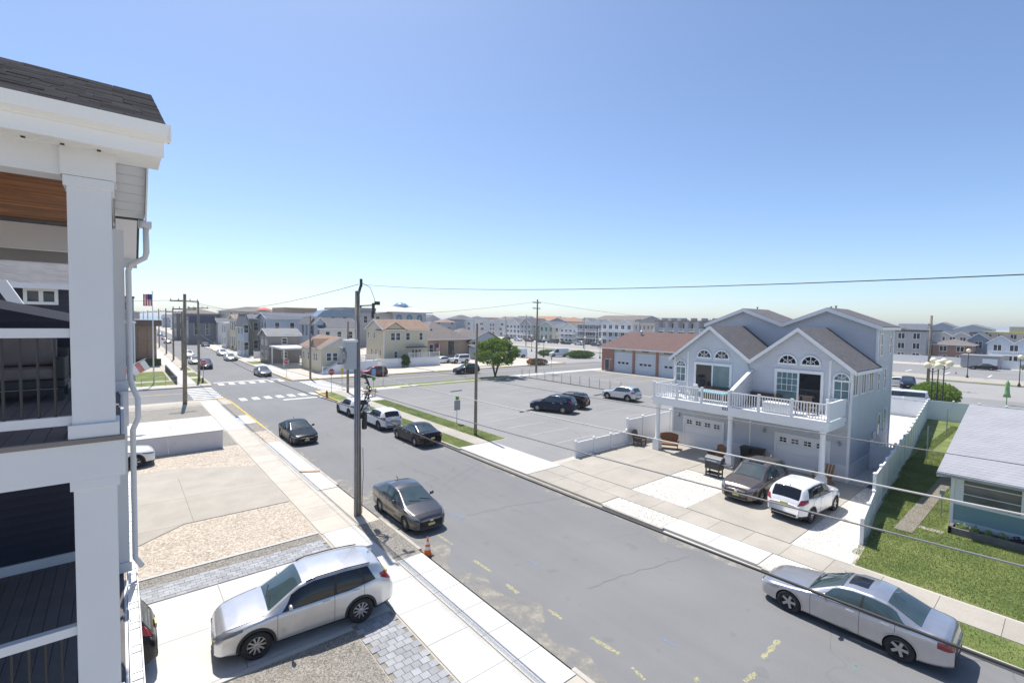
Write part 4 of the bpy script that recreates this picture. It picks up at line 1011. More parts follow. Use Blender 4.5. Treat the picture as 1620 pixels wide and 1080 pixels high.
# navy neighbour seen through the porch
b = Bld('navy_house', 'navy sided house with grey roof and small white window seen through the porch', 'house', -6, 22)
Yn = 20.0
a0, a1 = AY(-60, 452, Yn), AY(112, 453, Yn); zt = AY(60, 452, Yn)[2]
b.box('wall', -12, Yn, .1, -.9, 28, zt, NAVYS)
b.part('roof', MB().slab((-12.4, Yn-.4, zt+.06), (-.7, Yn-.4, zt+.06), (-.7, Yn+4, zt+1.9), (-12.4, Yn+4, zt+1.9), .12).slab((-12.4, Yn+4, zt+1.9), (-.7, Yn+4, zt+1.9), (-.7, Yn+8.4, zt+.06), (-12.4, Yn+8.4, zt+.06), .12), GREYR)
b.box('fascia', -12.4, Yn-.44, zt-.10, -.66, Yn-.4, zt+.06, WTRIM)
w0, w1 = AY(37, 481, Yn), AY(92, 457, Yn)
b.window('S', (w0[0]+w1[0])/2, Yn-.005, w0[2], w1[0]-w0[0], w1[2]-w0[2], 'pair', GLASS)
q0, q1 = AY(-4, 442, 17), AY(24, 480, 17)
b.part('rake_board', MB().extrude([(q0[0]-.12, 17, q0[2]), (q0[0]+.14, 17, q0[2]), (q1[0]+.14, 17, q1[2]), (q1[0]-.12, 17, q1[2])], (0, .2, 0)), WTRIM)

# ================================================================== GREY DUPLEX
GSID = siding('duplex_siding', (.54, .57, .62), .12, .05)
WSID = siding('duplex_wainscot', (.72, .73, .74), .12, .03)
DSH = shingle('duplex_shingle', (.115, .11, .115))
X0, XB, XE, YA, YB = 31.7, 36.7, 40.6, 8.0, 19.0
b = Bld('duplex_house', 'pale grey duplex with twin gables, white deck railing and two garage doors', 'house', 36, 13.5)
wl_ = MB().box(X0, YA, .1, XB, YB, 6.6).box(XB, YA+.0, .1, XE, YB, 9.0); b.part('wall', wl_, GSID)
b.box('wainscot', X0-.03, YA-.03, .1, XE, YB+.03, 1.05, WSID)
for y0, y1, oo in ((YA, 13.495, (.32, 0)), (13.505, YB, (0, .32))):
    b.gable(X0, XB, y0, y1, 6.6, 2.15, 'x', DSH, GSID, oo, .14, ends=(1, 0))
    b.gable(XB, XE, y0, y1, 9.0, 1.1, 'x', DSH, GSID, oo, .14)
for q in ((X0-.04, YA-.06, .1, X0+.1, YA+.06, 6.55), (X0-.04, YB-.06, .1, X0+.1, YB+.06, 6.55), (X0-.03, 8.99, 3.9, X0-.002, 9.11, 7.0), (X0-.03, 17.89, 3.9, X0-.002, 18.01, 7.0), (XB-.04, YA-.06, 6.9, XB+.1, YA+.06, 8.95), (XE-.1, YA-.06, .1, XE+.06, YA+.06, 8.95), (X0-.035, 13.38, .1, X0-.003, 13.46, 3.6)): b.box('corner_board', *q, WTRIM)
for gy in (10.38, 16.65):                 # garage doors
    fr = MB().box(X0-.05, gy-1.52, .1, X0-.005, gy-1.38, 2.30).box(X0-.05, gy+1.38, .1, X0-.005, gy+1.52, 2.30).box(X0-.05, gy-1.38, 2.14, X0-.005, gy+1.38, 2.30)
    b.part('door_frame', fr, WTRIM)
    for i in range(4): soft(b.box('garage_door_panel', X0-.032, gy-1.37, .11+i*.508, X0-.004, gy+1.37, .11+i*.508+.498, WTRIM), .008)
    for i in range(4): b.window('W', X0-.034, gy-1.02+i*.68, 1.74, .44, .33, 'gcross', GLASSB)
    for yy in (gy-.72, gy+.72): b.window('W', X0-.004, yy, 2.78, 1.25, .42, 'lites', GLASSB)
for yy in (8.4, 12.5, 14.6, 18.5):        # lanterns by the doors
    b.part('wall_lamp', MB().lathe([(.02, .3), (.10, .12), (.09, .1), (.05, .0)], 8, (X0-.12, yy, 2.15)).box(X0-.12, yy-.02, 2.28, X0-.01, yy+.02, 2.32), GALV)
# sliders, fans, arches
for (gy, side) in ((10.7, 1), (16.1, -1)):
    fr = MB().box(X0-.06, gy-1.35, 3.92, X0-.004, gy-1.2, 6.3).box(X0-.06, gy+1.2, 3.92, X0-.004, gy+1.35, 6.3).box(X0-.06, gy-1.2, 6.12, X0-.004, gy+1.2, 6.3).box(X0-.05, gy-.05, 3.92, X0-.004, gy+.05, 6.12)
    do = b.part('sliding_door', fr, WTRIM)
    for sd in (1, -1):
        p = MB().quad((X0-.02, gy+sd*.05, 3.93), (X0-.02, gy+sd*1.2, 3.93), (X0-.02, gy+sd*1.2, 6.12), (X0-.02, gy+sd*.05, 6.12))
        p.build('pane', GLASST if sd == side else GLASSB, do)
        if sd == side and gy < 13:
            q = MB()
            for i in range(1, 4): q.box(X0-.035, gy+sd*(.05+.29*i)-.012, 4.95, X0-.022, gy+sd*(.05+.29*i)+.012, 6.12)
            for i in range(4): q.box(X0-.034, gy+.05*sd, 4.95+i*.38, X0-.023, gy+1.2*sd, 4.98+i*.38)
            q.build('muntin', WTRIM, do)
    for yy in (gy-.63, gy+.63): b.window('W', X0-.004, yy, 6.68, 1.1, .5, 'fan', GLASSB, name='fan_window')
for yy in (8.46, 18.5):
    b.window('W', X0-.004, yy, 4.75, .86, 1.15, 'cross', GLASST); b.window('W', X0-.005, yy, 5.92, .86, .4, 'fan', GLASST, name='fan_window')
# deck
b.box('deck', 28.8, YA+.15, 3.62, X0-.01, YB, 3.88, WTRIM); b.box('deck_beam', 28.85, YA+.46, 3.35, 29.15, YB-.1, 3.61, WTRIM); b.box('deck_beam', 28.86, YA+.2, 3.36, X0-.05, YA+.455, 3.612, WTRIM)
b.rail((28.9, YB-.1), (28.9, YA+.25), 3.88, .92, posts=7, gap=.145)
b.rail((29.0, YB-.08), (31.6, YB-.08), 3.88, .92, posts=2, gap=.145)
b.rail((30.9, YA+.9), (31.6, YA+.9), 3.88, .85, posts=2, gap=.145)
b.part('privacy_panel', MB().box(28.95, YA+.17, 3.93, 31.6, YA+.24, 4.84).box(28.9, YA+.15, 4.85, 31.65, YA+.26, 4.91), WTRIM)
b.part('party_wall', MB().extrude([(28.98, 13.38, 3.89), (X0-.01, 13.38, 3.89), (X0-.01, 13.38, 6.05), (28.98, 13.38, 4.9)], (0, .14, 0)), GSID)
b.part('party_wall_cap', MB().extrude([(28.94, 13.34, 4.9), (X0-.02, 13.34, 6.05), (X0-.02, 13.34, 6.11), (28.94, 13.34, 4.96)], (0, .22, 0)), WTRIM)
for yy in (18.6, 13.5, 8.5):
    c = b.part('column', MB().lathe([(.17, .9), (.17, 1.0), (.145, 1.05), (.135, 3.15), (.17, 3.22), (.17, 3.34)], 20, (29.05, yy, 0)), WTRIM, True)
    MB().box(28.82, yy-.23, .1, 29.28, yy+.23, .82).box(28.87, yy-.18, .82, 29.23, yy+.18, .92).build('column_base', WTRIM, c, loc=None)
for (y_, s_) in ((13.9, '832'), (18.0, '8')):
    pass
tm = textmesh('832', .26, 'house_number'); o = link('house_number', tm, BLACKPL, b.r, (28.79-36, 13.75-13.5, 3.75)); o.rotation_euler = (math.pi/2, 0, -math.pi/2)
# side windows
for xx, zz, w_, h_ in ((32.4, 5.0, .95, 1.45), (34.0, 5.0, .95, 1.45), (35.6, 5.0, .95, 1.45), (37.3, 4.9, .55, 1.2), (38.9, 4.9, .55, 1.4), (37.6, 7.1, .7, 1.5), (39.9, 7.2, .6, 1.2), (37.9, 1.9, .6, 1.5), (39.3, 2.1, .6, 1.5)):
    b.window('S', xx, YA-.003, zz, w_, h_, 'pair' if w_ > .9 else 'dh', GLASSB)
b.box('side_door', 36.5, YA-.05, .25, 37.3, YA-.004, 2.35, mat('side_door_grey', (.30, .36, .40), .4, .04))
b.part('side_step', MB().box(38.4, YA-1.0, .1, 40.4, YA-.01, .8), mat('step_grey', (.25, .27, .3), .7))
for xx, yy in ((38.4, 10.8), (39.2, 16.4), (39.8, 11.5)): b.part('vent_pipe', MB().lathe([(.05, 9.6), (.05, 10.35), (.08, 10.36), (.08, 10.42)], 8, (xx, yy, 0)), GALV)
b.part('downspout', MB().tube([(X0-.1, 13.5, 6.65), (X0-.08, 13.7, 6.4), (X0-.06, 13.6, 6.1)], .04, 6), GALV)

# ================================================================== WHITE-ROOFED COTTAGE
TEAL = siding('teal_siding', (.20, .33, .36), .16, .05)
WSH = shingle('white_shingle', (.32, .32, .345), .12, .05)
b = Bld('white_roof_cottage', 'single storey teal cottage with white shingle roof and porch windows', 'house', 36, -3)
cx0, cy1 = 28.3, 3.2
b.part('wall', MB().box(cx0, -14, .1, 45, cy1, 1.25).box(cx0+.02, -14, 1.25, 45, cy1-.02, 2.75), TEAL)
b.part('base_wall', MB().box(cx0-.03, -14, .1, cx0-.001, cy1+.03, .55), mat('pale_base', (.55, .60, .63), .7, .05))
b.part('porch_glazing_wall', MB().box(cx0-.012, -14, 1.25, cx0-.001, cy1, 2.72), WTRIM)
for i in range(6):
    yy = cy1-1.22-i*2.05
    fo_ = MB().box(cx0-.06, yy-.95, 1.28, cx0-.014, yy-.86, 2.66).box(cx0-.06, yy+.86, 1.28, cx0-.014, yy+.95, 2.66).box(cx0-.06, yy-.86, 2.57, cx0-.014, yy+.86, 2.66).box(cx0-.06, yy-.86, 1.28, cx0-.014, yy+.86, 1.36).box(cx0-.05, yy-.86, 2.18, cx0-.016, yy+.86, 2.22).box(cx0-.05, yy-.86, 1.76, cx0-.016, yy+.86, 1.79)
    wo = b.part('window', fo_, WTRIM); MB().quad((cx0-.02, yy-.86, 1.36), (cx0-.02, yy-.86, 2.57), (cx0-.02, yy+.86, 2.57), (cx0-.02, yy+.86, 1.36)).build('pane', glassm('porch_glass', (.13, .135, .145), .08), wo)
b.part('roof', MB().slab((cx0-.75, cy1+.45, 2.72), (cx0-.75, -15, 2.72), (36.6, -15, 4.75), (36.6, cy1+.45, 4.75), .12).slab((36.6, cy1+.45, 4.75), (36.6, -15, 4.75), (45.6, -15, 2.72), (45.6, cy1+.45, 2.72), .12), WSH)
b.part('gable_wall', MB().add([(cx0, cy1, 2.7), (45, cy1, 2.7), (36.6, cy1, 4.6)], [(0, 1, 2)]), TEAL)
b.part('gutter', MB().box(cx0-.9, -15, 2.58, cx0-.77, cy1+.45, 2.70), GALV)
b.part('corner_post', MB().box(cx0-.06, cy1-.06, .1, cx0+.08, cy1+.06, 2.7), WTRIM)
for xx in (31.2, 33.6, 37.2):
    b.part('awning', MB().slab((xx-.7, cy1+.02, 2.35), (xx+.7, cy1+.02, 2.35), (xx+.7, cy1+.85, 1.95), (xx-.7, cy1+.85, 1.95), .05).extrude([(xx-.7, cy1+.02, 2.3), (xx-.7, cy1+.85, 1.9), (xx-.7, cy1+.85, 1.78), (xx-.7, cy1+.02, 1.95)], (.03, 0, 0)), WTRIM)
    b.window('N', xx, cy1+.003, 1.2, 1.0, 1.0, 'dh', GLASSB)
mb = MB().tube([(29.6, cy1+.5, .1), (29.6, cy1+.5, 1.2)], .03, 6).box(29.5, cy1+.42, 1.2, 29.7, cy1+.58, 1.4); b.part('gas_meter', mb, GALV)
bed = thing('flower_bed', 'timber edged flower bed with red and green plants along the teal wall', 'flower bed', (27.9, -3, .1))
soft(MB().box(-.35, -8, 0, -.22, 6.2, .3).box(-.35, 6.07, 0, .32, 6.2, .3).build('timber_edge', mat('grey_timber', (.17, .155, .14), .9, .2, 3, .15), bed), .01)
MB().box(-.22, -8, 0, .32, 6.07, .22).build('soil', mat('soil', (.05, .04, .03), .95, .2), bed)
def leafball(nm, n, ext, m, parent, size=.1, loc=(0, 0, 0), seed=1, shell=.0, flat=1.0):
    r = np.random.default_rng(seed); p = r.normal(size=(n, 3)); p /= np.linalg.norm(p, axis=1)[:, None]
    rad = (shell+(1-shell)*r.random(n)**(1/2.2))[:, None]; p = p*rad*np.array(ext)
    a = r.normal(size=(n, 3)); a /= np.linalg.norm(a, axis=1)[:, None]; c = r.normal(size=(n, 3)); c -= (c*a).sum(1)[:, None]*a; c /= np.linalg.norm(c, axis=1)[:, None]
    s_ = size*(.6+.8*r.random(n))[:, None]
    v = np.stack([p-a*s_, p+c*s_*.45, p+a*s_, p-c*s_*.45], 1).reshape(-1, 3); v[:, 2] *= flat
    me = bpy.data.meshes.new(nm); me.from_pydata(v.tolist(), [], [(4*i, 4*i+1, 4*i+2, 4*i+3) for i in range(n)]); me.update()
    return link(nm, me, m, parent, loc)
def leafm(nm, c, c2):
    m, n, l, b = nt(nm); p = coords(n); oi = noise(n, l, p, 3.0, 3); f = ramp(n, l, oi, .3, .7); col = mixn(n, l, f, tuple(c)+(1,), tuple(c2)+(1,))
    d = n.new('ShaderNodeBsdfDiffuse'); t = n.new('ShaderNodeBsdfTranslucent'); x = n.new('ShaderNodeMixShader'); x.inputs[0].default_value = .42
    l.new(col, d.inputs[0]); l.new(col, t.inputs[0]); l.new(d.outputs[0], x.inputs[1]); l.new(t.outputs[0], x.inputs[2]); l.new(x.outputs[0], n['Material Output'].inputs[0]); n.remove(b); return m
LEAFG = leafm('leaf_green', (.12, .205, .035), (.24, .33, .065)) or mat('leaf_green', (.09, .17, .03), .6, .3, 2.5, .2, 9, c2=(.17, .26, .05))
LEAFL = leafm('leaf_lime', (.24, .34, .10), (.34, .42, .14))
LEAFD = leafm('leaf_dark', (.06, .115, .03), (.11, .18, .045))
LEAFR = mat('leaf_red', (.20, .015, .03), .6, .3, 4, .2, 12)
LEAFP = mat('leaf_plum', (.05, .012, .03), .6, .3, 4, .2, 12)
for i in range(30):
    yy = 5.8-i*.42; m_ = LEAFL if i < 4 else (LEAFR if i % 3 == 0 else LEAFP)
    leafball('plant', 60, (.2, .2, .16), m_, bed, .07, (.05, yy, .3), i)
# ================================================================== FIREHOUSE
BRICK = brickm('firehouse_brick', (.36, .135, .075)); BRICKD = brickm('dark_brick', (.26, .11, .07)); BRICKT = brickm('tan_brick', (.36, .25, .17))
BRSH = shingle('brown_shingle', (.13, .075, .065)); TANSH = shingle('tan_shingle', (.26, .17, .12)); TAUPESH = shingle('taupe_shingle', (.175, .15, .135))
BLSH = shingle('blue_grey_shingle', (.11, .12, .15)); ORSH = shingle('orange_shingle', (.36, .20, .125)); WROOF = mat('white_membrane', (.72, .70, .66), .6, .05, .1)
FDOOR = mat('fire_door_white', (.62, .66, .70), .45, .03)
b = Bld('firehouse', 'red brick firehouse with brown hipped roof and white bay doors', 'building', 75, 45)
XF = 69.0
b.box('wall', XF+.35, 24, .1, 84, 56.4, 4.3, BRICK)
ed = [54.0, 49.6, 44.9, 39.9, 35.2, 30.5]
b.box('corner_wall', XF, 53.75, .1, XF+.35, 56.4, 4.3, BRICK)
for y in ed[1:]: b.box('pier', XF, y-.38, .1, XF+.35, y+.02, 4.3, BRICK)
for i in range(5):
    y1, y0 = (53.75 if i == 0 else ed[i]-.38), ed[i+1]+.02
    b.box('lintel_panel', XF+.12, y0, 3.72, XF+.34, y1, 4.3, mat('cream_panel', (.45, .42, .33), .7, .05))
    for k in range(6): soft(b.box('bay_door_panel', XF+.2, y0, .1+k*.6, XF+.26, y1, .1+k*.6+.585, FDOOR), .008)
    for k in range(3): b.window('W', XF+.198, (y0+y1)/2+(1-k)*.85, 1.62, .55, .34, 'thin', GLASSB, BLACKPL)
    n_ = (3, 5, 10, 6, 6)[i]; lt = MB()
    for k in range(n_): yy = (y0+y1)/2+(k-(n_-1)/2)*.26; lt.box(XF+.08, yy-.085, 3.92, XF+.118, yy+.085, 4.14)
    b.part('sign_plate', lt, mat('bronze_sign', (.10, .085, .05), .5))
b.window('W', XF-.002, 55.15, .12, 1.05, 2.15, 'thin', GLASS, WTRIM, 'door')
b.part('wall_lamp', MB().box(XF-.15, 54.2, 2.2, XF-.002, 54.35, 2.45), WTRIM)
xr0, xr1, ry0, ry1, ze, zr = XF-.7, 84.5, 23.4, 57.0, 4.42, 7.25
b.part('roof', MB().add([(xr0, ry1, ze), (xr0, ry0, ze), (xr1, ry0, ze), (xr1, ry1, ze), (75.6, ry1-2.2, zr), (75.6, ry0+2, zr), (77.8, ry1-2.2, zr), (77.8, ry0+2, zr)], [(0, 1, 5, 4), (4, 5, 7, 6), (6, 7, 2, 3), (0, 4, 6, 3), (1, 2, 7, 5), (3, 2, 1, 0)]), BRSH)
b.part('gutter', MB().box(xr0-.14, ry0, ze-.2, xr0-.01, ry1, ze-.01).box(xr0-.01, ry1, ze-.2, xr1, ry1+.1, ze-.02), WTRIM)
b.part('soffit', MB().box(xr0, ry0, ze-.14, XF+.3, ry1, ze-.1), WTRIM)
b.part('vent_pipe', MB().lathe([(.2, 6.6), (.2, 7.4), (.3, 7.42), (.01, 7.6)], 10, (74.2, 51.5, 0)), GALV)

# ================================================================== HOUSES ACROSS THE INTERSECTION
CREAM = siding('cream_siding', (.62, .57, .42), .15, .04); CREAMS = siding('pale_cream_siding', (.64, .61, .53), .15, .04)
b = Bld('yellow_cottage', 'low cream cottage with tan roof behind a white ramp wall on the corner', 'house', 28, 82)
b.box('wall', 24.7, 77, .1, 30.6, 87.5, 4.2, CREAM)
b.gable(24.7, 30.6, 77, 87.5, 4.2, 1.6, 'y', TANSH, CREAMS, .35)
b.part('dormer', MB().extrude([(24.55, 78.3, 4.0), (24.55, 81.3, 4.0), (24.55, 79.8, 5.4)], (2.4, 0, 0)), CREAMS)
b.part('dormer_roof', MB().slab((24.2, 78.0, 3.9), (27.2, 78.0, 3.9), (27.2, 79.8, 5.55), (24.2, 79.8, 5.55), .1).slab((24.2, 79.8, 5.55), (27.2, 79.8, 5.55), (27.2, 81.6, 3.9), (24.2, 81.6, 3.9), .1), TANSH)
for xx in (25.9, 26.9, 29.0, 29.9): b.window('S', xx, 76.997, 2.0, .85, 1.35, 'dh')
for yy in (79.3, 80.4, 83.4, 86): b.window('W', 24.697, yy, 1.9, .8, 1.3, 'dh')
w = Bld('ramp_wall', 'long white ramp wall and railing in front of the cream cottage', 'wall', 29, 75)
w.part('ramp', MB().extrude([(24.2, 75.0, .1), (33.4, 75.0, .1), (33.4, 75.0, 2.0), (27.0, 75.0, 2.0)], (0, 1.5, 0)), WHITE)
w.rail((27.1, 75.05), (33.3, 75.05), 2.0, .95, posts=4, gap=.16); w.rail((24.3, 75.1), (27.0, 75.1), .35, .9, posts=2, bal=False)
w.part('coping', MB().box(26.9, 74.93, 1.2, 33.5, 74.995, 1.35), WHITE)
cp = Bld('carport', 'white flat carport on slim posts left of the cream cottage', 'carport', 22.5, 92)
cp.box('roof', 21.6, 87.8, 3.3, 26.4, 97, 3.6, WHITE)
for xx, yy in ((22, 88.2), (26, 88.2), (22, 96.5)): cp.box('post', xx-.09, yy-.09, .1, xx+.09, yy+.09, 3.3, WHITE)

b = Bld('cream_house', 'two storey cream house with tan roof and white deck wall beyond the cross street', 'house', 42, 86)
b.box('wall', 37.6, 82, .1, 46.8, 90, 7.0, CREAM); b.gable(37.6, 46.8, 82, 90, 7.0, 1.75, 'x', TANSH, CREAMS, .3)
b.part('front_gable', MB().extrude([(37.65, 81.9, 6.9), (41.9, 81.9, 6.9), (39.77, 81.9, 8.2)], (0, 2.4, 0)), CREAM)
b.part('front_gable_roof', MB().slab((37.3, 81.6, 6.82), (39.77, 81.6, 8.34), (39.77, 85.2, 8.34), (37.3, 85.2, 6.82), .1).slab((39.77, 81.6, 8.34), (42.2, 81.6, 6.82), (42.2, 85.2, 6.82), (39.77, 85.2, 8.34), .1), TANSH)
for xx, zz, w_, h_ in ((39.4, 4.9, .95, 1.5), (40.45, 4.9, .95, 1.5), (42.5, 4.9, .9, 1.5), (45.3, 4.9, .8, 1.5), (40.0, 1.6, .75, 1.3)): b.window('S', xx, 81.997, zz, w_, h_, 'dh')
for xx in (43.6, 44.3, 45.0): b.window('S', xx, 81.996, 1.2, .62, 1.9, 'thin')
b.part('awning', MB().box(42.0, 81.0, 3.55, 46.2, 81.95, 3.7), mat('dark_awning', (.06, .065, .08), .7))
for yy, zz in ((83.5, 2.0), (85.4, 2.0), (87.4, 2.0), (86.2, 5.2), (89, 5.2)): b.window('W', 37.597, yy, zz, .6, 1.2, 'dh')
b.part('corner_board', MB().box(37.54, 81.94, .1, 37.7, 82.05, 6.9), WTRIM)
w = Bld('deck_wall', 'white vinyl deck wall with railing before the two storey cream house', 'wall', 42, 80)
w.part('panel', MB().box(36.0, 79.6, .1, 48.2, 79.75, 1.75).box(36.0, 79.76, .1, 36.15, 81.8, 1.75), WHITE)
w.rail((41.5, 79.68), (48.1, 79.68), 1.75, .95, posts=4, gap=.16)
# porch roof lamp box / white sign post
b = Bld('bank_building', 'low tan brick building with broad taupe hip roof and grey portico', 'building', 63, 102)
b.box('wall', 53.5, 96.5, .1, 66, 112, 4.3, BRICKT); b.box('wall', 65, 97.2, .1, 75, 109, 3.7, BRICKT)
b.hip(53.5, 66.4, 96.5, 112, 4.35, 4.1, TAUPESH, .9); b.hip(63, 76, 97.3, 110, 3.9, 3.0, TAUPESH, .6)
b.part('portico_gable', MB().extrude([(66.2, 95.2, 3.6), (76.8, 95.2, 3.6), (71.5, 95.2, 6.0)], (0, 3.5, 0)), mat('grey_gable', (.36, .39, .44), .6))
b.part('portico_roof', MB().slab((65.7, 94.9, 3.55), (71.5, 94.9, 6.2), (71.5, 99, 6.2), (65.7, 99, 3.55), .12).slab((71.5, 94.9, 6.2), (77.3, 94.9, 3.55), (77.3, 99, 3.55), (71.5, 99, 6.2), .12), GREYR)
for xx in (66.6, 70, 73, 76.3): b.box('portico_post', xx-.25, 95.3, .1, xx+.25, 95.8, 3.6, BRICKT)
b.box('entrance', 67, 97.1, .1, 74, 97.19, 3.4, GLASSB); b.window('S', 61.5, 96.49, .6, 1.6, 3.2, 'pair', GLASSB, BLACKPL); b.window('S', 56, 96.49, 1, 1.2, 2.2, 'dh', GLASSB)
b.part('roof_vent', MB().lathe([(.35, 5.6), (.35, 6.6), (.01, 6.9)], 8, (56.3, 99.5, 0)), BLACKPL); b.part('roof_vent', MB().lathe([(.35, 5.6), (.35, 6.6), (.01, 6.9)], 8, (57.6, 99.5, 0)), BLACKPL)
fl = thing('hanging_flag', 'striped flag hanging from a short staff on the tan brick building', 'flag', (57.0, 96.1, 3.3))
FRED = mat('flag_red', (.50, .03, .05), .8, .1); FWHT = mat('flag_white', (.75, .74, .72), .8, .05); FBLU = mat('flag_blue', (.03, .05, .18), .8, .1)
def flag(root, w, h, vertical=True):
    """draped cloth split in stripes and canton"""
    n = 7
    for i in range(n):
        x0, x1 = w*i/n, w*(i+1)/n; q = MB(); k = 6
        for j in range(k):
            z0, z1 = -h*j/k, -h*(j+1)/k
            a, c_ = .08*math.sin(j*1.1+i*.5), .08*math.sin((j+1)*1.1+i*.5)
            f = q.quad((x0, a, z0), (x0, c_, z1), (x1, c_+.02, z1), (x1, a+.02, z0))
        q.build('stripe', (FRED if i % 2 == 0 else FWHT), root)
    MB().box(-.02, -.05, -h*.45, w*.52, -.13, 0.01).build('canton', FBLU, root)
flag(fl, 1.2, 2.0); MB().tube([(-.1, .4, .1), (.5, -.1, .05), (1.2, -.1, .05)], .03, 6).build('staff', GALV, fl)
sh = Bld('garden_shed', 'small grey shed with white framed panels near the parked white cars', 'shed', 66, 90)
sh.box('wall', 61.5, 86, .1, 66.5, 89, 2.6, mat('slate_wall', (.22, .27, .32), .6)); sh.part('roof', MB().slab((61.2, 85.7, 2.7), (66.8, 85.7, 2.7), (66.8, 89.2, 3.4), (61.2, 89.2, 3.4), .1), GREYR)
for i in range(6): sh.window('S', 62.0+i*.8, 85.996, 1.1, .62, 1.1, 'thin', GLASST)

CGREY = mat('convention_wall', (.40, .385, .37), .8, .05, .1)
b = Bld('civic_hall', 'large grey civic hall with flared white roof, arched blue windows and glass dome', 'building', 66, 150)
b.box('wall', 46, 142, .1, 70, 170, 10.3, CGREY); b.box('parapet', 46, 141.8, 10.3, 70, 170, 10.7, mat('tan_cap', (.42, .36, .30), .8))
b.box('upper_storey', 55, 150, 10.7, 66, 168, 12.4, mat('slate_clad', (.26, .28, .30), .7, .05)); b.box('roof_unit', 59.5, 150, 12.4, 61, 152, 13.2, DARKMETAL)
b.box('upper_storey', 40, 160, .1, 50, 175, 12.0, BRICKT)
b.part('blue_canopy', MB().extrude([(43, 138, 9.2), (56, 138, 9.2), (55.5, 138, 10.6), (52, 138, 11.0), (47, 138, 11.4), (45, 138, 11.0)], (0, 6, 0)), mat('slate_blue_metal', (.16, .24, .33), .45))
b.box('pavilion_wall', 67.5, 140.5, .1, 79.5, 152, 10.9, CGREY)
v = []
for r_, z_ in ((8.2, 11.0), (8.0, 11.35), (5.0, 12.2), (3.0, 12.9), (2.9, 13.1)):
    v.append((r_, z_))
ro = MB()
for r_, z_ in v: pass
prof = v; k = 0
cxp, cyp = 73.5, 147.0
rings = []
for r_, z_ in prof: rings.append([(cxp-r_, cyp-r_*.8, z_), (cxp+r_*1.05, cyp-r_*.8, z_-.05), (cxp+r_*1.05, cyp+r_*.8, z_), (cxp-r_, cyp+r_*.8, z_)])
vs_ = [p for rg in rings for p in rg]; fs_ = [(3, 2, 1, 0)]
for i in range(len(rings)-1):
    for j in range(4): fs_.append((i*4+j, i*4+(j+1) % 4, (i+1)*4+(j+1) % 4, (i+1)*4+j))
fs_.append(tuple(range(16, 20))); b.part('roof', MB().add(vs_, fs_), WROOF)
b.part('dome', MB().lathe([(2.7, 13.0), (2.4, 13.6), (1.6, 14.2), (.5, 14.5), (.01, 14.52)], 16, (cxp, cyp, 0)), glassm('dome_glass', (.20, .32, .42), .15), True)
for i, xx in enumerate((69.6, 73.3, 77.0)):
    b.window('S', xx, 140.49, 6.8, 2.5, 2.6, 'pair', glassm('blue_glass', (.02, .13, .2))); b.window('S', xx, 140.485, 9.42, 2.5, 1, 'fan', MATS['blue_glass'], CGREY, 'fan_window')
for xx in (49, 52.5, 59, 63): b.window('S', xx, 141.99, 7.5, 1.4, 2.2, 'dh', GLASSB)

# ================================================================== ROWS OF HOUSES FARTHER OFF
def sid(nm, c): return siding(nm, c, .18, .05)
S_WHITE = sid('siding_white', (.62, .62, .62)); S_BLUE = sid('siding_ice_blue', (.50, .56, .64)); S_TAUPE = sid('siding_taupe', (.24, .22, .21)); S_OLIVE = sid('siding_olive', (.32, .31, .23))
S_GREY = sid('siding_grey', (.36, .37, .39)); S_DGREY = sid('siding_dark_grey', (.16, .17, .19)); S_GREEN = sid('siding_sage', (.36, .44, .38)); S_YEL = sid('siding_butter', (.58, .53, .36)); S_BROWN = sid('siding_brown', (.13, .105, .09)); S_BEIGE = sid('siding_beige', (.48, .44, .38)); S_LBL = sid('siding_slate_blue', (.24, .30, .38))
def autowin(b, face, a0, a1, plane, z1, st, glass=GLASSB):
    n = max(1, int((a1-a0)/2.4)); hs = (z1-.2)/st
    for s_ in range(st):
        for i in range(n):
            u = a0+(a1-a0)*(i+.5)/n; z = .2+hs*s_+hs*.32
            if face == 'S': b.window('S', u, plane-.003, z, 1.0, hs*.48, 'dh', glass)
            else: b.window('W', plane-.003, u, .2+hs*s_+hs*.22, 1.5, hs*.62, 'pair', glass)  # windows enlarged and dark, standing in for shade inside the deck recesses
def hs_(label, Y, depth, xl, xr, ye, yr, roof, wm, rm, st=2, name='house', group='houses beyond the cross street', cat='house', base=.1, flat=False):
    X0, X1 = AY(xl, ye, Y)[0], AY(xr, ye, Y)[0]; ze = AY((xl+xr)/2, ye, Y)[2]; zr = AY((xl+xr)/2, yr, Y+(depth/2 if roof != 'y' else 0))[2]; rise = max(.6, zr-ze-.14)
    b = Bld(name, label, cat, (X0+X1)/2, Y+depth/2, group)
    b.box('wall', X0, Y, base, X1, Y+depth, ze, wm)
    if roof == 'flat': b.part('roof', MB().box(X0-.15, Y-.15, ze, X1+.15, Y+depth+.15, ze+.3), rm)
    elif roof == 'hip': b.hip(X0, X1, Y, Y+depth, ze, rise, rm, .6)
    else: b.gable(X0, X1, Y, Y+depth, ze, rise, roof, rm, wm, .4)
    autowin(b, 'S', X0+.4, X1-.4, Y, ze, st); autowin(b, 'W', Y+.4, Y+depth-.4, X0, ze, st)
    return b, X0, X1, ze
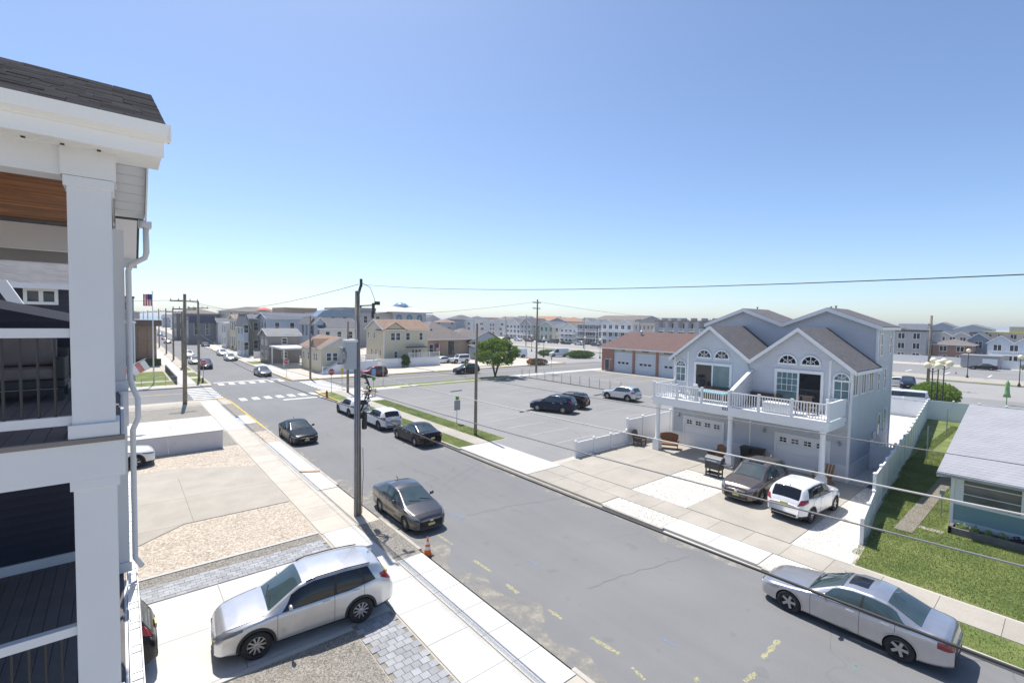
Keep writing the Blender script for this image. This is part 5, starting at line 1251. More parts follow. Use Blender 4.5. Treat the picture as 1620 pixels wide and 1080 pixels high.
def hw_(label, X, depth, xl, xr, ye, yr, roof, wm, rm, st=3, name='house', group='houses along the boulevard', cat='house', decks=0):
    Y1, Y0 = AX(xl, ye, X)[1], AX(xr, ye, X)[1]; ze = AX((xl+xr)/2, ye, X)[2]; zr = AX((xl+xr)/2, yr, X+(depth/2 if roof != 'x' else 0))[2]; rise = max(.6, zr-ze-.14)
    b = Bld(name, label, cat, X+depth/2, (Y0+Y1)/2, group)
    b.box('wall', X, Y0, .1, X+depth, Y1, ze, wm)
    if roof == 'flat': b.part('roof', MB().box(X-.3, Y0-.15, ze, X+depth+.15, Y1+.15, ze+.35), rm)
    elif roof == 'hip': b.hip(X, X+depth, Y0, Y1, ze, rise, rm, .6)
    elif roof == 'twin':
        ym = (Y0+Y1)/2
        for a, c_, oo in ((Y0, ym-.005, (.3, 0)), (ym+.005, Y1, (0, .3))): b.gable(X, X+depth, a, c_, ze, rise, 'x', rm, wm, oo)
    else: b.gable(X, X+depth, Y0, Y1, ze, rise, roof, rm, wm, .4)
    autowin(b, 'W', Y0+.4, Y1-.4, X, ze, st); autowin(b, 'S', X+.4, X+depth-.4, Y0, ze, st)
    hs = (ze-.2)/st
    for s_ in range(decks):
        z = .2+hs*(s_+1)-.15
        dk = b.box('balcony', X-2.2, Y0+.3, z-.2, X-.01, Y1-.3, z, WTRIM)
        rl = MB().box(X-2.2, Y0+.3, z+.9, X-2.12, Y1-.3, z+1.0).box(X-2.2, Y0+.3, z+.1, X-2.14, Y1-.3, z+.18); nb = int((Y1-Y0)/.4)
        for i in range(nb): yy = Y0+.35+i*(Y1-Y0-.7)/nb; rl.box(X-2.19, yy, z, X-2.15, yy+.08, z+.95)
        b.part('railing', rl, WTRIM)
    if decks:
        for i in range(max(2, int((Y1-Y0)/4)+1)):
            yy = Y0+.5+(Y1-Y0-1.0)*i/max(1, int((Y1-Y0)/4)); b.box('balcony_post', X-2.15, yy-.1, .1, X-1.95, yy+.1, .2+hs*decks+.8, WTRIM)
    return b, Y0, Y1, ze
hs_('long ice blue house with charcoal roof behind the taupe house', 112, 9, 423, 499, 504, 495, 'x', S_BLUE, BLSH)
hs_('dark taupe house with pale grey roof and white framed windows', 98, 7, 425, 474, 530, 519, 'x', S_TAUPE, shingle('pale_grey_shingle', (.22, .22, .22)))
hs_('white house with long grey roof above the cream cottage', 101, 9, 506, 566, 519, 503, 'x', S_WHITE, GREYR)
for i, (a, c_) in enumerate(((489, 501), (499, 512))):
    hs_(('narrow ice blue gabled house beside the long charcoal roof', 'ice blue gabled house next to the long grey roof')[i], 104-i*2, 6, a, c_, 509, 501, 'y', S_BLUE, GREYR)
hs_('olive sided house with steep grey roof down the street', 122, 8, 394, 415, 504, 497, 'x', S_OLIVE, GREYR)
hs_('pale blue narrow gabled house beside the olive house', 118, 8, 386, 393, 508, 496, 'y', S_BLUE, GREYR)
hs_('butter yellow house with tan roof down the street', 140, 9, 373, 388, 504, 497, 'x', S_YEL, TANSH)
hs_('white cottage with paired little gables far down the street', 172, 8, 345, 371, 509, 503, 'x', S_WHITE, GREYR, 1)
sg, *_ = hs_('shop with deep navy awning front far down the street', 176, 9, 298, 339, 501, 500, 'flat', S_DGREY, DARKMETAL, 1, 'shop', cat='shop')
z_ = AY(318, 501, 176)[2]; sg.box('awning', AY(298, 500, 176)[0], 174.8, z_-1.9, AY(339, 500, 176)[0], 175.9, z_+.2, mat('navy_awning', (.02, .03, .09), .7))
hs_('big brown shingled house with hip roof near the sea', 205, 14, 279, 346, 495.5, 486.5, 'hip', S_BROWN, TAUPESH)
hs_('wide beige building with long taupe roof near the sea', 195, 16, 357, 448, 492, 485, 'hip', S_BEIGE, TAUPESH, 3)
b, x0, x1, ze = hs_('white motel with balcony on posts beside the far driveway', 150, 8, 358, 378, 512, 508, 'flat', S_WHITE, WTRIM, 2)
hs_('grey house with blue grey roof behind the white cottage', 215, 10, 348, 362, 497, 492, 'hip', S_LBL, BLSH)
um = thing('red_parasol', 'red parasol on the roof terrace of the beige building', 'parasol', (AY(418, 490, 194)[0], 194, 0))
MB().lathe([(2.6, 11.6), (1.2, 12.1), (.01, 12.4)], 10).build('canopy', mat('parasol_red', (.62, .10, .07), .8), um); MB().tube([(0, 0, 9.5), (0, 0, 12.3)], .05, 6).build('pole', GALV, um)
# left side of the far street
b = Bld('slate_house', 'tall slate blue house just right of the porch downspout', 'house', -3, 78); b.box('wall', -9, 82, .1, 1.55, 94, 7.9, S_LBL); b.box('corner_board', 1.5, 81.95, .1, 1.66, 82.05, 7.9, WTRIM); b.hip(-9, 1.55, 82, 94, 7.95, .8, GREYR, .2)
b = Bld('grey_apartments', 'flat roofed grey apartment block behind the slate blue house', 'building', -4, 106); b.box('wall', -12, 98, .1, 1.9, 112, 11.6, S_GREY); b.box('roof', -12.1, 97.9, 11.6, 2.0, 112.1, 11.9, DARKMETAL); autowin(b, 'S', -6, 1.8, 98, 11.6, 4)
b = Bld('grey_apartments', 'lower grey house stepping down towards the tan brick block', 'building', 0, 122); b.box('wall', -10, 116, .1, 3.1, 128, 9.5, S_WHITE); b.hip(-10, 3.1, 116, 128, 9.5, .8, GREYR, .3); autowin(b, 'S', -6, 2.8, 116, 9.4, 3)
b = Bld('tan_brick_block', 'square tan brick block with deep brown flat fascia by the flagpole', 'building', 2.6, 108)
BT2 = brickm('orange_brick', (.40, .235, .13)); b.box('wall', -3, 104, .1, 5.05, 112, 7.0, BT2); b.box('roof_fascia', -3.8, 103.2, 7.0, 5.8, 112.8, 8.0, mat('brown_fascia', (.16, .11, .09), .7)); b.box('roof', -3.7, 103.3, 8.0, 5.7, 112.7, 8.1, mat('pale_roof_gravel', (.5, .42, .34), .9))
for i in range(5): b.box('brick_rib', -1.4+i*1.3, 103.9, .1, -1.0+i*1.3, 104.0, 7.0, BT2)
b.box('base_hedge', -3, 102.6, .1, 5.6, 103.5, 1.3, LEAFD)
# boulevard row
rowL = [
 ('white house with twin gables and red brown roof by the far junction', 185, 14, 741, 770, 509, 502, 'twin', S_WHITE, BRSH, 3, 0),
 ('tall white apartment house with lilac hip roof far behind the vans', 172, 14, 770, 800, 511, 501, 'hip', S_WHITE, BLSH, 3, 0),
 ('white gabled house with small attic window behind the mail vans', 152, 12, 800, 824, 513, 505, 'x', S_WHITE, GREYR, 3, 1),
 ('grey white gabled house with dark porch beside the tall pole', 150, 12, 823, 841, 513, 503, 'x', S_GREY, GREYR, 3, 1),
 ('long house with orange tile roof behind the crossarm pole', 165, 12, 838, 872, 507, 500, 'y', S_BEIGE, ORSH, 3, 0),
 ('grey gabled house with orange side roof right of the tall pole', 160, 12, 870, 896, 508, 502, 'x', S_GREY, ORSH, 3, 0),
 ('sage green house with blue grey gambrel roof', 148, 11, 853, 876, 515, 508, 'x', S_GREEN, BLSH, 2, 0),
 ('butter yellow house with blue grey roof on the boulevard', 147, 11, 874, 888, 517, 511, 'y', S_YEL, BLSH, 2, 0),
 ('white gabled beach house with full width porches', 146, 12, 885, 914, 520, 510, 'x', S_WHITE, TAUPESH, 3, 2),
 ('white balconied house with dark slate mansard', 145, 14, 914, 950, 513, 505, 'hip', S_DGREY, BLSH, 3, 2),
 ('large white house with twin gables and two long balconies', 143, 16, 951, 1002, 512, 506, 'twin', S_WHITE, TAUPESH, 3, 2),
 ('broad grey roof hall rising behind the twin gabled balconies', 165, 18, 938, 1010, 506, 499, 'y', S_GREY, TAUPESH, 3, 0),
 ('pale blue narrow house beside the broad grey roof', 148, 10, 1001, 1012, 511, 505, 'x', S_BLUE, GREYR, 3, 0),
 ('small white house with cream trim above the firehouse roof', 170, 10, 1014, 1040, 517, 513, 'x', S_WHITE, TANSH, 2, 1),
 ('grey block with flat roof behind the grey duplex', 160, 22, 1412, 1466, 524, 520, 'flat', S_GREY, DARKMETAL, 3, 0),
 ('slate blue house with front gables beside the brick house', 172, 10, 1531, 1566, 537, 526, 'x', S_LBL, GREYR, 2, 0),
 ('pale blue balconied double house at the right edge', 166, 12, 1562, 1650, 543, 530, 'twin', S_BLUE, GREYR, 2, 1),
 ('grey double house peeking above the brown roofed brick house', 205, 12, 1480, 1535, 531, 524, 'twin', S_GREY, GREYR, 3, 0),
 ('flat charcoal block left of the yellow parapet', 205, 12, 1534, 1556, 527, 525, 'flat', S_DGREY, DARKMETAL, 3, 0),
]
for (lb, X, dp, xl, xr, ye, yr, rf, wm, rm, st, dk) in rowL: hw_(lb, X, dp, xl, xr, ye, yr, rf, wm, rm, st, decks=dk)
b, y0, y1, ze = hw_('three storey beige apartment block with recessed balconies and rooftop units', 150, 14, 1037, 1135, 509, 506, 'flat', S_BEIGE, mat('brown_parapet', (.27, .17, .12), .8), 3, 'apartment_block', cat='building', decks=2)
for i in range(6): yy = y0+2+i*(y1-y0-4)/5; b.box('pilaster', 147.7, yy-.7, .1, 150, yy+.7, ze, S_GREY); b.part('roof_unit', MB().box(152, yy-.8, ze+.35, 153.5, yy+.8, ze+1.3), GALV)
b, y0, y1, ze = hw_('low brick house with brown hip roof behind the white fence', 163, 9, 1476, 1537, 545, 535, 'hip', BRICKD, TAUPESH, 2)
b, y0, y1, ze = hw_('hotel with bright yellow parapet at the right edge skyline', 215, 16, 1552, 1660, 527, 526, 'flat', S_BEIGE, mat('yellow_parapet', (.62, .55, .14), .7), 3, 'hotel', cat='hotel')
b.part('roof_unit', MB().box(220, y1-12, ze+.3, 223, y1-6, ze+2.0), GALV)
b = Bld('lot_garage', 'grey flat garage with white door beside the black car', 'garage', 154, 14); b.box('wall', 151, 10.6, .1, 158, 17.0, 2.6, S_GREY); b.box('roof', 150.8, 10.4, 2.6, 158, 17.2, 2.85, GALV); b.box('garage_door', 150.9, 11.0, .1, 150.99, 13.4, 2.2, WTRIM)
# remaining skyline: rows too alike to tell apart
r2 = random.Random(3)
ONE = 'one two three four five six seven eight nine ten eleven twelve thirteen fourteen fifteen sixteen seventeen eighteen nineteen'.split(); NUMS = ONE+['twenty']+['twenty '+q for q in ONE[:9]]+['thirty']+['thirty '+q for q in ONE[:9]]
for i in range(34):
    an = R_(20+i*1.95); d = r2.uniform(250, 330); x, y = d*math.sin(an), d*math.cos(an); w_, dd = r2.uniform(9, 14), r2.uniform(9, 13); h = r2.uniform(7.5, 9.8)
    wm, cn = r2.choice([(S_WHITE, 'white'), (S_GREY, 'grey'), (S_BLUE, 'ice blue'), (S_BEIGE, 'beige'), (S_WHITE, 'white'), (S_LBL, 'slate blue')]); rm, rn = r2.choice([(GREYR, 'grey'), (TAUPESH, 'taupe'), (BLSH, 'blue grey'), (TANSH, 'tan'), (GREYR, 'grey')])
    b = Bld('distant_house', 'distant %s house with %s roof, %s from left in skyline row' % (cn, rn, 'number '+NUMS[i]), 'house', x, y, 'distant skyline houses')
    b.box('wall', x-w_/2, y-dd/2, .1, x+w_/2, y+dd/2, h, wm)
    if r2.random() < .3: b.hip(x-w_/2, x+w_/2, y-dd/2, y+dd/2, h, r2.uniform(1.5, 2.4), rm)
    else: b.gable(x-w_/2, x+w_/2, y-dd/2, y+dd/2, h, r2.uniform(1.5, 2.6), r2.choice('xy'), rm, wm)
    for s_ in range(3): b.window('W', x-w_/2-.003, y+r2.uniform(-2, 2), .8+2.7*s_, 2.2, 1.4, 'pair', GLASSB); b.window('S', x+r2.uniform(-2, 2), y-dd/2-.003, .8+2.7*s_, 2.0, 1.4, 'pair', GLASSB)
for i in range(26):
    y = 140+(i//2)*26+r2.uniform(-4, 4); sd = i % 2; x = r2.uniform(30, 34) if sd else r2.uniform(-8, -4)
    if sd and y < 225: continue
    wm, cn = r2.choice([(S_WHITE, 'white'), (S_GREY, 'grey'), (S_BEIGE, 'beige'), (S_LBL, 'slate blue')])
    b = Bld('distant_house', 'distant %s gabled house, number %s seawards, %s side of far street' % (cn, NUMS[i//2], 'right' if sd else 'left'), 'house', x, y, 'houses at the far end of the street'); h = r2.uniform(6, 8.3)
    b.box('wall', x-6, y-6, .1, x+6, y+6, h, wm); b.gable(x-6, x+6, y-6, y+6, h, 2.0, r2.choice('xy'), r2.choice([GREYR, TAUPESH]), wm); b.window('S', x-2, y-6.003, 3.5, 1.6, 1.6, 'pair'); b.window('S', x+2.4, y-6.003, 3.5, 1.6, 1.6, 'pair'); b.window('S', x+2.4, y-6.003, .9, 1.6, 1.6, 'pair')
# ================================================================== POLES AND WIRES
def pole(label, x, y, h, r=(.16, .10), arms=(), name='utility_pole', group='utility poles', m=None, lean=(0, 0), cat='pole'):
    t = thing(name, label, cat, (x, y, 0), 0, group)
    MB().tube([(0, 0, -.1), (lean[0]*.5, lean[1]*.5, h*.5), (lean[0], lean[1], h)], [r[0], (r[0]+r[1])/2, r[1]], 12).build('shaft', m or WOODP, t, True)
    for (z, L, a) in arms:
        d = Vector((math.cos(a), math.sin(a), 0)); c = Vector((lean[0]*z/h, lean[1]*z/h, z))+Vector((-d.y, d.x, 0))*.16
        ca = MB().bar(c-d*L/2, c+d*L/2, .10, .12).build('crossarm', WOODP, t)
        for k in (-.46, -.2, .2, .46): MB().lathe([(.03, 0), (.05, .04), (.03, .1), (.05, .14), (.01, .2)], 8, tuple(c+d*L*k+Vector((0, 0, .06)))).build('insulator', GALV, ca)
    return t
mp = pole('leaning grey utility pole with conduits and meter box beside the charcoal sedan', 8.2, 20.45, 10.2, (.135, .105), name='utility_pole', lean=(-.06, .05))
for i, (dx, dy, r, z) in enumerate(((-.14, -.08, .03, 9.0), (-.19, -.02, .035, 7.2), (-.08, -.15, .02, 7.2))): MB().tube([(dx, dy, 0), (dx, dy, z)], r, 8).build('conduit', GALV, mp, True)
bx = soft(MB().box(-.62, -.18, 6.75, -.17, .22, 7.95).build('meter_box', mat('box_steel', (.40, .43, .46), .4, .05, metal=.3), mp), .02); MB().box(-.66, -.22, 7.95, -.13, .26, 8.05).build('lid', WPAINT, bx)
soft(MB().box(-.70, .1, 7.0, -.63, .5, 7.7).box(-.72, -.15, 7.2, -.63, .05, 7.5).build('switch_box', GALV, mp), .02)
MB().bar((0, .05, 10.1), (.12, .1, 10.45), .06, .1).box(.08, .06, 10.4, .18, .14, 10.75).build('top_bracket', DARKMETAL, mp)
MB().tube([(.13, .1, 10.6), (.6, .2, 10.4), (.8, .2, 9.9), (.85, .2, 9.6)], .012, 5).build('jumper_wire', DARKMETAL, mp)
MB().bar((.1, .1, 9.55), (.75, .2, 9.6), .05, .05).box(.7, .15, 9.2, .8, .25, 9.7).box(.82, .15, 9.62, 1.05, .25, 9.78).lathe([(.06, 0), (.06, .3), (.01, .35)], 8, (.72, .2, 9.0)).build('arrester_arm', DARKMETAL, mp)
for k in range(5):
    r = random.Random(k); p = [(.15+.1*r.random(), -.05, 6.6-.25*k)]
    for q in range(7): p.append((.18+.45*math.sin(q*.45+k*.3)*(.4+.6*r.random()), -.15+.2*r.random(), 6.6-.25*k-q*.17-.05))
    p.append((.12, 0, 4.9)); MB().tube(p, .028-.002*k, 6).build('cable_loop', BLACKPL, mp, True)
soft(MB().lathe([(.1, 4.0), (.12, 4.05), (.12, 4.7), (.1, 4.75)], 10, (.26, 0, 0)).build('splice_case', BLACKPL, mp), .01)
MB().tube([(.1, -.14, .2), (.13, -.15, 1.6), (.16, -.15, 1.9), (.13, -.15, 3.2)], .012, 5).build('ground_wire', DARKMETAL, mp)
pole('slim straight wooden pole on the grass by the parking lot', 21.1, 29.5, 8.75, (.13, .095))
pole('tall brown utility pole with double crossarms beyond the parking lot', 56.1, 60.4, 12.8, (.19, .13), ((12.2, 2.6, R_(15)), (11.2, 2.4, R_(15))))
pole('grey utility pole with crossarms on the gravel corner', 4.95, 56.8, 11.1, (.2, .14), ((10.4, 2.4, .1), (9.6, 2.0, .1)), lean=(.1, 0))
pole('dark utility pole behind the far left stop sign', 8.3, 76.6, 10.9, (.17, .12), ((10.0, 2.4, 0),))
pole('wooden pole on the corner by the bench', 20.9, 55.5, 8.6, (.15, .11))
pole('brown pole at the far right corner by the white ramp', 21.3, 71.2, 9.2, (.15, .11))
pole('utility pole rising behind the triple globe lamps', 92.3, 13.8, 10.8, (.2, .14), ((9.4, 1.6, 0),))
pole('plain pole beside the tan brick building', *G(735, 553), 8.9, (.14, .1)); pole('thin pole behind the mail vans', *G(801, 545), 9.4, (.16, .1)); pole('thin pole far behind the tall crossarm pole', *G(832, 548), 11.2, (.16, .1))
for i, (Y, h) in enumerate(((97, 9.6), (115, 10.3), (134, 10.5), (160, 10.6), (190, 10.6), (226, 10.6), (270, 10.6), (330, 10.6), (400, 10.6))):
    pole(('second', 'third', 'fourth', 'fifth', 'sixth', 'seventh', 'eighth', 'ninth', 'tenth')[i]+' dark pole along the left kerb of the far street', 8.2+.05*i, Y, h, (.17, .12), ((h-.7, 2.2, 0),), group='poles down the far street')
for i, (Y, h) in enumerate(((170, 10.5), (148, 10.8), (128, 10.2), (106, 10.6), (84, 10.4), (62, 10.2), (40, 10.3), (-4, 10.2))):
    pole(('farthest', 'second farthest', 'third farthest', 'fourth farthest', 'fifth farthest', 'sixth farthest', 'seventh farthest', 'nearest')[i]+' of the slim poles along the far side of the boulevard', 120.0, Y, h, (.15, .1), ((h-.6, 2.0, 0),), group='poles along the boulevard')
def wire(label, p, q, sag, r, m=None, n=24):
    p, q = Vector(p), Vector(q); pts = []
    for i in range(n+1): f = i/n; c = p.lerp(q, f); c.z -= sag*4*f*(1-f); pts.append(c)
    tag(MB().tube(pts, r, 6).build('overhead_wire', m or BLACKPL, None, True), label, 'wire', 'overhead wires')
GREYW = mat('grey_cable', (.5, .49, .47), .6, .1); GREYD = mat('weathered_cable', (.20, .20, .20), .6, .15, 1.5)
wire('thick black cable sweeping low over the near street', (8.25, 20.4, 4.9), (8.2, -18, 5.6), .35, .026)
wire('black cable above the parking lot cars and driveway', (8.25, 20.4, 5.8), (8.2, -18, 7.2), .35, .014, GREYD)
wire('pale cable crossing in front of the garage doors', (8.25, 20.4, 6.55), (8.2, -18, 7.6), .3, .013, GREYW)
wire('thin wire just below the duplex deck edge', (8.25, 20.4, 7.25), (8.2, -18, 8.0), .25, .007, GREYD)
wire('single top wire running high to the right edge', (8.3, 20.5, 10.5), (8.2, -18, 10.3), .75, .007)
wire('top wire from the leaning pole towards the far corner', (8.2, 20.5, 10.5), (8.3, 76.6, 10.4), .8, .012)
wire('lower black cable running down the street to the far corner', (8.15, 20.5, 4.95), (8.3, 76.6, 5.8), .8, .024)
wire('second cable running down the street to the far corner', (8.15, 20.5, 5.9), (8.3, 76.6, 6.6), .7, .012, GREYD)
wire('wire from the crossarm pole towards the civic hall', (56.1, 60.4, 12.4), (21.3, 71, 9.0), .6, .02); wire('wire from the crossarm pole past the firehouse', (56.1, 60.4, 12.4), (140, 62, 10.2), 1.2, .02)
wire('wire over the cross street from the gravel corner pole', (4.95, 56.8, 10.5), (21.3, 71.2, 9.0), .5, .014); wire('wire leaving the gravel corner pole to the left', (4.95, 56.8, 10.5), (-40, 57, 10.5), .8, .014)
wire('wire strung from the corner pole down the far street', (8.3, 76.6, 10.1), (8.4, 134, 9.9), .5, .014)
sp = tag(MB().lathe([(.02, -.5), (.13, -.42), (.13, .42), (.02, .5)], 10, (0, 0, 0), 'y').build('splice_case', BLACKPL, None, True, loc=(8.22, 49.5, 5.05)), 'black cylindrical splice case hanging on the low cable near the crossing', 'cable box')

# ================================================================== SIGNS
RED = mat('sign_red', (.42, .02, .03), .5, .06); SGREEN = mat('sign_green', (.14, .30, .05), .5, .08); SYEL = mat('sign_yellow', (.60, .38, .03), .5, .08); SBLUE = mat('sign_blue', (.18, .36, .55), .5, .1)
stp = textmesh('STOP', .30, 'lettering')
def stop(label, x, y, h=2.6):
    t = thing('stop_sign', label, 'sign', (x, y, 0), R_(0), 'stop signs at the crossing')
    MB().tube([(0, 0, 0), (0, 0, h)], .03, 6).build('post', GALV, t)
    oc = [(.42*math.cos(R_(22.5+45*i)), .42*math.sin(R_(22.5+45*i))) for i in range(8)]; oi = [(a*.90, b_*.90) for a, b_ in oc]
    bd = MB().extrude([(a, -.035, h+b_) for a, b_ in oc], (0, -.012, 0)).build('border', WPAINT, t)
    MB().extrude([(a, -.048, h+b_) for a, b_ in oi], (0, -.004, 0)).build('face', RED, t)
    o = link('lettering', stp, WPAINT, t, (0, -.056, h)); o.rotation_euler = (math.pi/2, 0, 0)
stop('stop sign on the near right corner beside the yellow kerb', 19.2, 56.2); stop('stop sign on the sandy far right corner', 19.0, 75.0, 2.4); stop('stop sign on the far left corner by the dark pole', 8.6, 74.6, 2.7)
def sign(label, x, y, h, plates, name='street_sign'):
    t = thing(name, label, 'sign', (x, y, 0)); MB().tube([(0, 0, 0), (0, 0, h)], .03, 6).build('post', GALV, t)
    for (z0, z1, w_, m) in plates: MB().box(-w_/2, -.05, z0, w_/2, -.033, z1).build('plate', m, t)
    return t
t = sign('narrow yellow sign below crossed street name blades at the corner', *G(541, 616), 3.2, ((2.0, 2.7, .35, SYEL),)); MB().box(-.6, -.02, 3.2, .6, .02, 3.4).build('name_blade', DARKMETAL, t); MB().box(-.02, -.6, 3.42, .02, .6, 3.62).build('name_blade', DARKMETAL, t)
sign('blue and green parking sign behind the bench', *G(591, 619), 2.9, ((2.0, 2.8, .5, SBLUE), (1.4, 1.95, .45, SGREEN)))
sign('slim grey sign post left of the parking sign', *G(606, 612), 2.8, ((1.9, 2.75, .3, mat('sign_olive', (.25, .28, .2), .6)),))
sign('green topped sign with grey panels on the lot grass', 22.2, 33.8, 2.5, ((2.15, 2.5, .35, SGREEN), (1.25, 2.1, .6, mat('sign_grey', (.33, .33, .33), .6))))
sign('small sign post on the cross street grass', *G(736, 600), 2.6, ((2.0, 2.6, .35, SGREEN),)); sign('slim sign post right of the grass strip', *G(872/1.0, 583), 2.2, ((1.7, 2.2, .3, GALV),))
osn = thing('construction_sign', 'orange diamond work sign behind the round tree', 'sign', (*G(766, 573), 0)); MB().extrude([(0, 0, .9), (.6, 0, 1.5), (0, 0, 2.1), (-.6, 0, 1.5)], (0, -.03, 0)).build('face', mat('sign_orange', (.65, .20, .03), .6), osn); MB().bar((-.4, .2, .0), (0, 0, 1.5), .04, .04).bar((.4, .2, 0), (0, 0, 1.5), .04, .04).build('stand', DARKMETAL, osn)
osn = thing('construction_sign', 'orange diamond work sign seen edge-on at the foot of the tall pole', 'sign', (*G(838, 579), 0)); MB().extrude([(0, 0, .5), (.6, 0, 1.1), (0, 0, 1.7), (-.6, 0, 1.1)], (0, -.03, 0)).build('face', MATS['sign_orange'], osn); MB().bar((-.4, .2, .0), (0, 0, 1.1), .04, .04).bar((.4, .2, 0), (0, 0, 1.1), .04, .04).build('stand', DARKMETAL, osn)
fp = thing('flagpole', 'tall white flagpole with flag before the tan brick block', 'flagpole', (3.35, 76.1, 0)); MB().tube([(0, 0, 0), (0, 0, 11.8)], [.09, .05], 10).lathe([(.01, 11.8), (.12, 11.9), (.01, 12.02)], 10).build('shaft', WPAINT, fp, True)
f2 = thing('flag', 'striped flag at the top of the white flagpole', 'flag', (3.30, 76.0, 11.6)); flag(f2, -.9, 1.5)
f3 = thing('porch_flag', 'pale striped flag on a slanted staff over the left yard', 'flag', (.55, 46, 5.0)); f3.rotation_euler = (0, R_(62), R_(8)); MB().tube([(-.05, 0, -1.2), (-.05, 0, 1.2)], .02, 6).build('staff', WPAINT, f3); 
for i in range(6): MB().box(0, -.01+.03*math.sin(i), -1.1+i*.36, .75, .012+.03*math.sin(i), -.74+i*.36).build('stripe', FWHT if i % 2 else mat('faded_red', (.55, .22, .2), .8), f3)

# ================================================================== STREET FURNITURE
def cone(label, x, y):
    t = thing('traffic_cone', label, 'cone', (x, y, 0), 0, 'traffic cones'); OR = mat('cone_orange', (.75, .14, .02), .5, .08)
    soft(MB().box(-.19, -.19, 0, .19, .19, .04).build('base', mat('cone_base', (.12, .06, .04), .8), t), .01)
    MB().lathe([(.15, .04), (.11, .25)], 18).lathe([(.10, .37), (.075, .45)], 18).lathe([(.05, .55), (.02, .73), (.001, .735)], 18).build('body', OR, t, True)
    MB().lathe([(.112, .25), (.098, .37)], 18).lathe([(.077, .45), (.048, .55)], 18).build('reflective_band', mat('cone_band', (.68, .68, .66), .4), t, True)
cone('orange cone with white bands on the near kerb line', 8.92, 15.5); cone('small orange cone on the far side of the boulevard', *G(1512, 591))
def hydrant(label, x, y, m):
    t = thing('fire_hydrant', label, 'hydrant', (x, y, .1)); MB().lathe([(.16, 0), (.16, .06), (.11, .08), (.10, .5), (.13, .52), (.12, .6), (.06, .68), (.03, .74), (.001, .75)], 12).lathe([(.06, -.2), (.06, .2)], 8, (0, 0, .42), 'y').build('barrel', m, t, True)
    for s_ in (-1, 1): MB().lathe([(.07, 0), (.07, .05), (.001, .05)], 8, (0, -s_*.2, .42), 'y').build('cap', m, t)
hydrant('red hydrant on the near right corner grass', *G(517, 629), mat('hydrant_red', (.40, .03, .02), .5)); hydrant('dull red hydrant on the far left corner', 8.4, 73.9, mat('hydrant_dull', (.22, .06, .05), .6))
t = thing('park_bench', 'pale timber bench on the corner plaza by the parking lot', 'bench', (*G(583, 629), .1), R_(200)); BW = mat('bench_timber', (.50, .37, .26), .8, .15, 3, .1)
for i in range(4): MB().box(-.9, -.22+i*.12, .42, .9, -.12+i*.12, .46).build('slat', BW, t)
for i in range(3): MB().box(-.9, .26+i*.02, .52+i*.13, .9, .29+i*.02, .62+i*.13).build('back_slat', BW, t)
for x in (-.75, .75): MB().bar((x, -.2, 0), (x, -.2, .42), .06, .06).bar((x, .22, 0), (x, .32, .9), .06, .06).bar((x, -.2, .4), (x, .24, .4), .05, .05).build('leg', GALV, t)
tag(soft(MB().box(-.55, -.12, 0, .55, .12, .05).build('loose_board', BW, None, loc=(*G(490, 749), .13), rz=R_(-30)), .01), 'loose brown board lying on the left driveway apron', 'board')
LAMPG = mat('lamp_globe', (.80, .74, .52), .3, .04)
def lamp(label, x, y, h, n=1, basket=False):
    t = thing('street_lamp', label, 'lamp', (x, y, 0), 0, 'globe street lamps'); MB().lathe([(.2, 0), (.2, .3), (.11, .5), (.06, .8), (.05, h), (.1, h+.02), (.1, h+.1)], 10).build('post', DARKMETAL, t, True)
    off = [(0, 0)] if n == 1 else [(-.15, -.45), (.15, .45)]
    for (dx, dy) in off:
        if n > 1: MB().bar((0, 0, h-.3), (dx, dy, h-.05), .05, .05).build('arm', DARKMETAL, t)
        MB().lathe([(.08, 0), (.26, .1), (.36, .33), (.26, .58), (.08, .68), (.001, .69)], 14, (dx, dy, h+.05)).build('globe', LAMPG, t, True)
    if basket: leafball('flower_basket', 120, (.6, .6, .5), LEAFD, t, .14, (0, -.5, h-1.2), 5)
for i, (px, hh) in enumerate((((1472, 652), 4.6), ((1481, 648), 5.0), ((1490, 650), 4.8))): lamp(('left', 'middle', 'right')[i]+' one of the three globe lamps over the round hedge', *G(*px), hh, 2)
lamp('globe lamp standing by the boulevard right of the hedge', *G(1530, 598), 4.6); lamp('globe lamp with flower basket at the right edge', *G(1612, 612), 4.3, 1, True); lamp('globe lamp beside the left end of the firehouse', *G(949, 567), 4.2); lamp('globe lamp on the boulevard left of the firehouse', *G(841, 556), 4.3); lamp('globe lamp among the bushes by the mail vans', *G(860, 565), 4.2); lamp('slim globe lamp behind the blue pickup', *G(925, 560), 4.2)
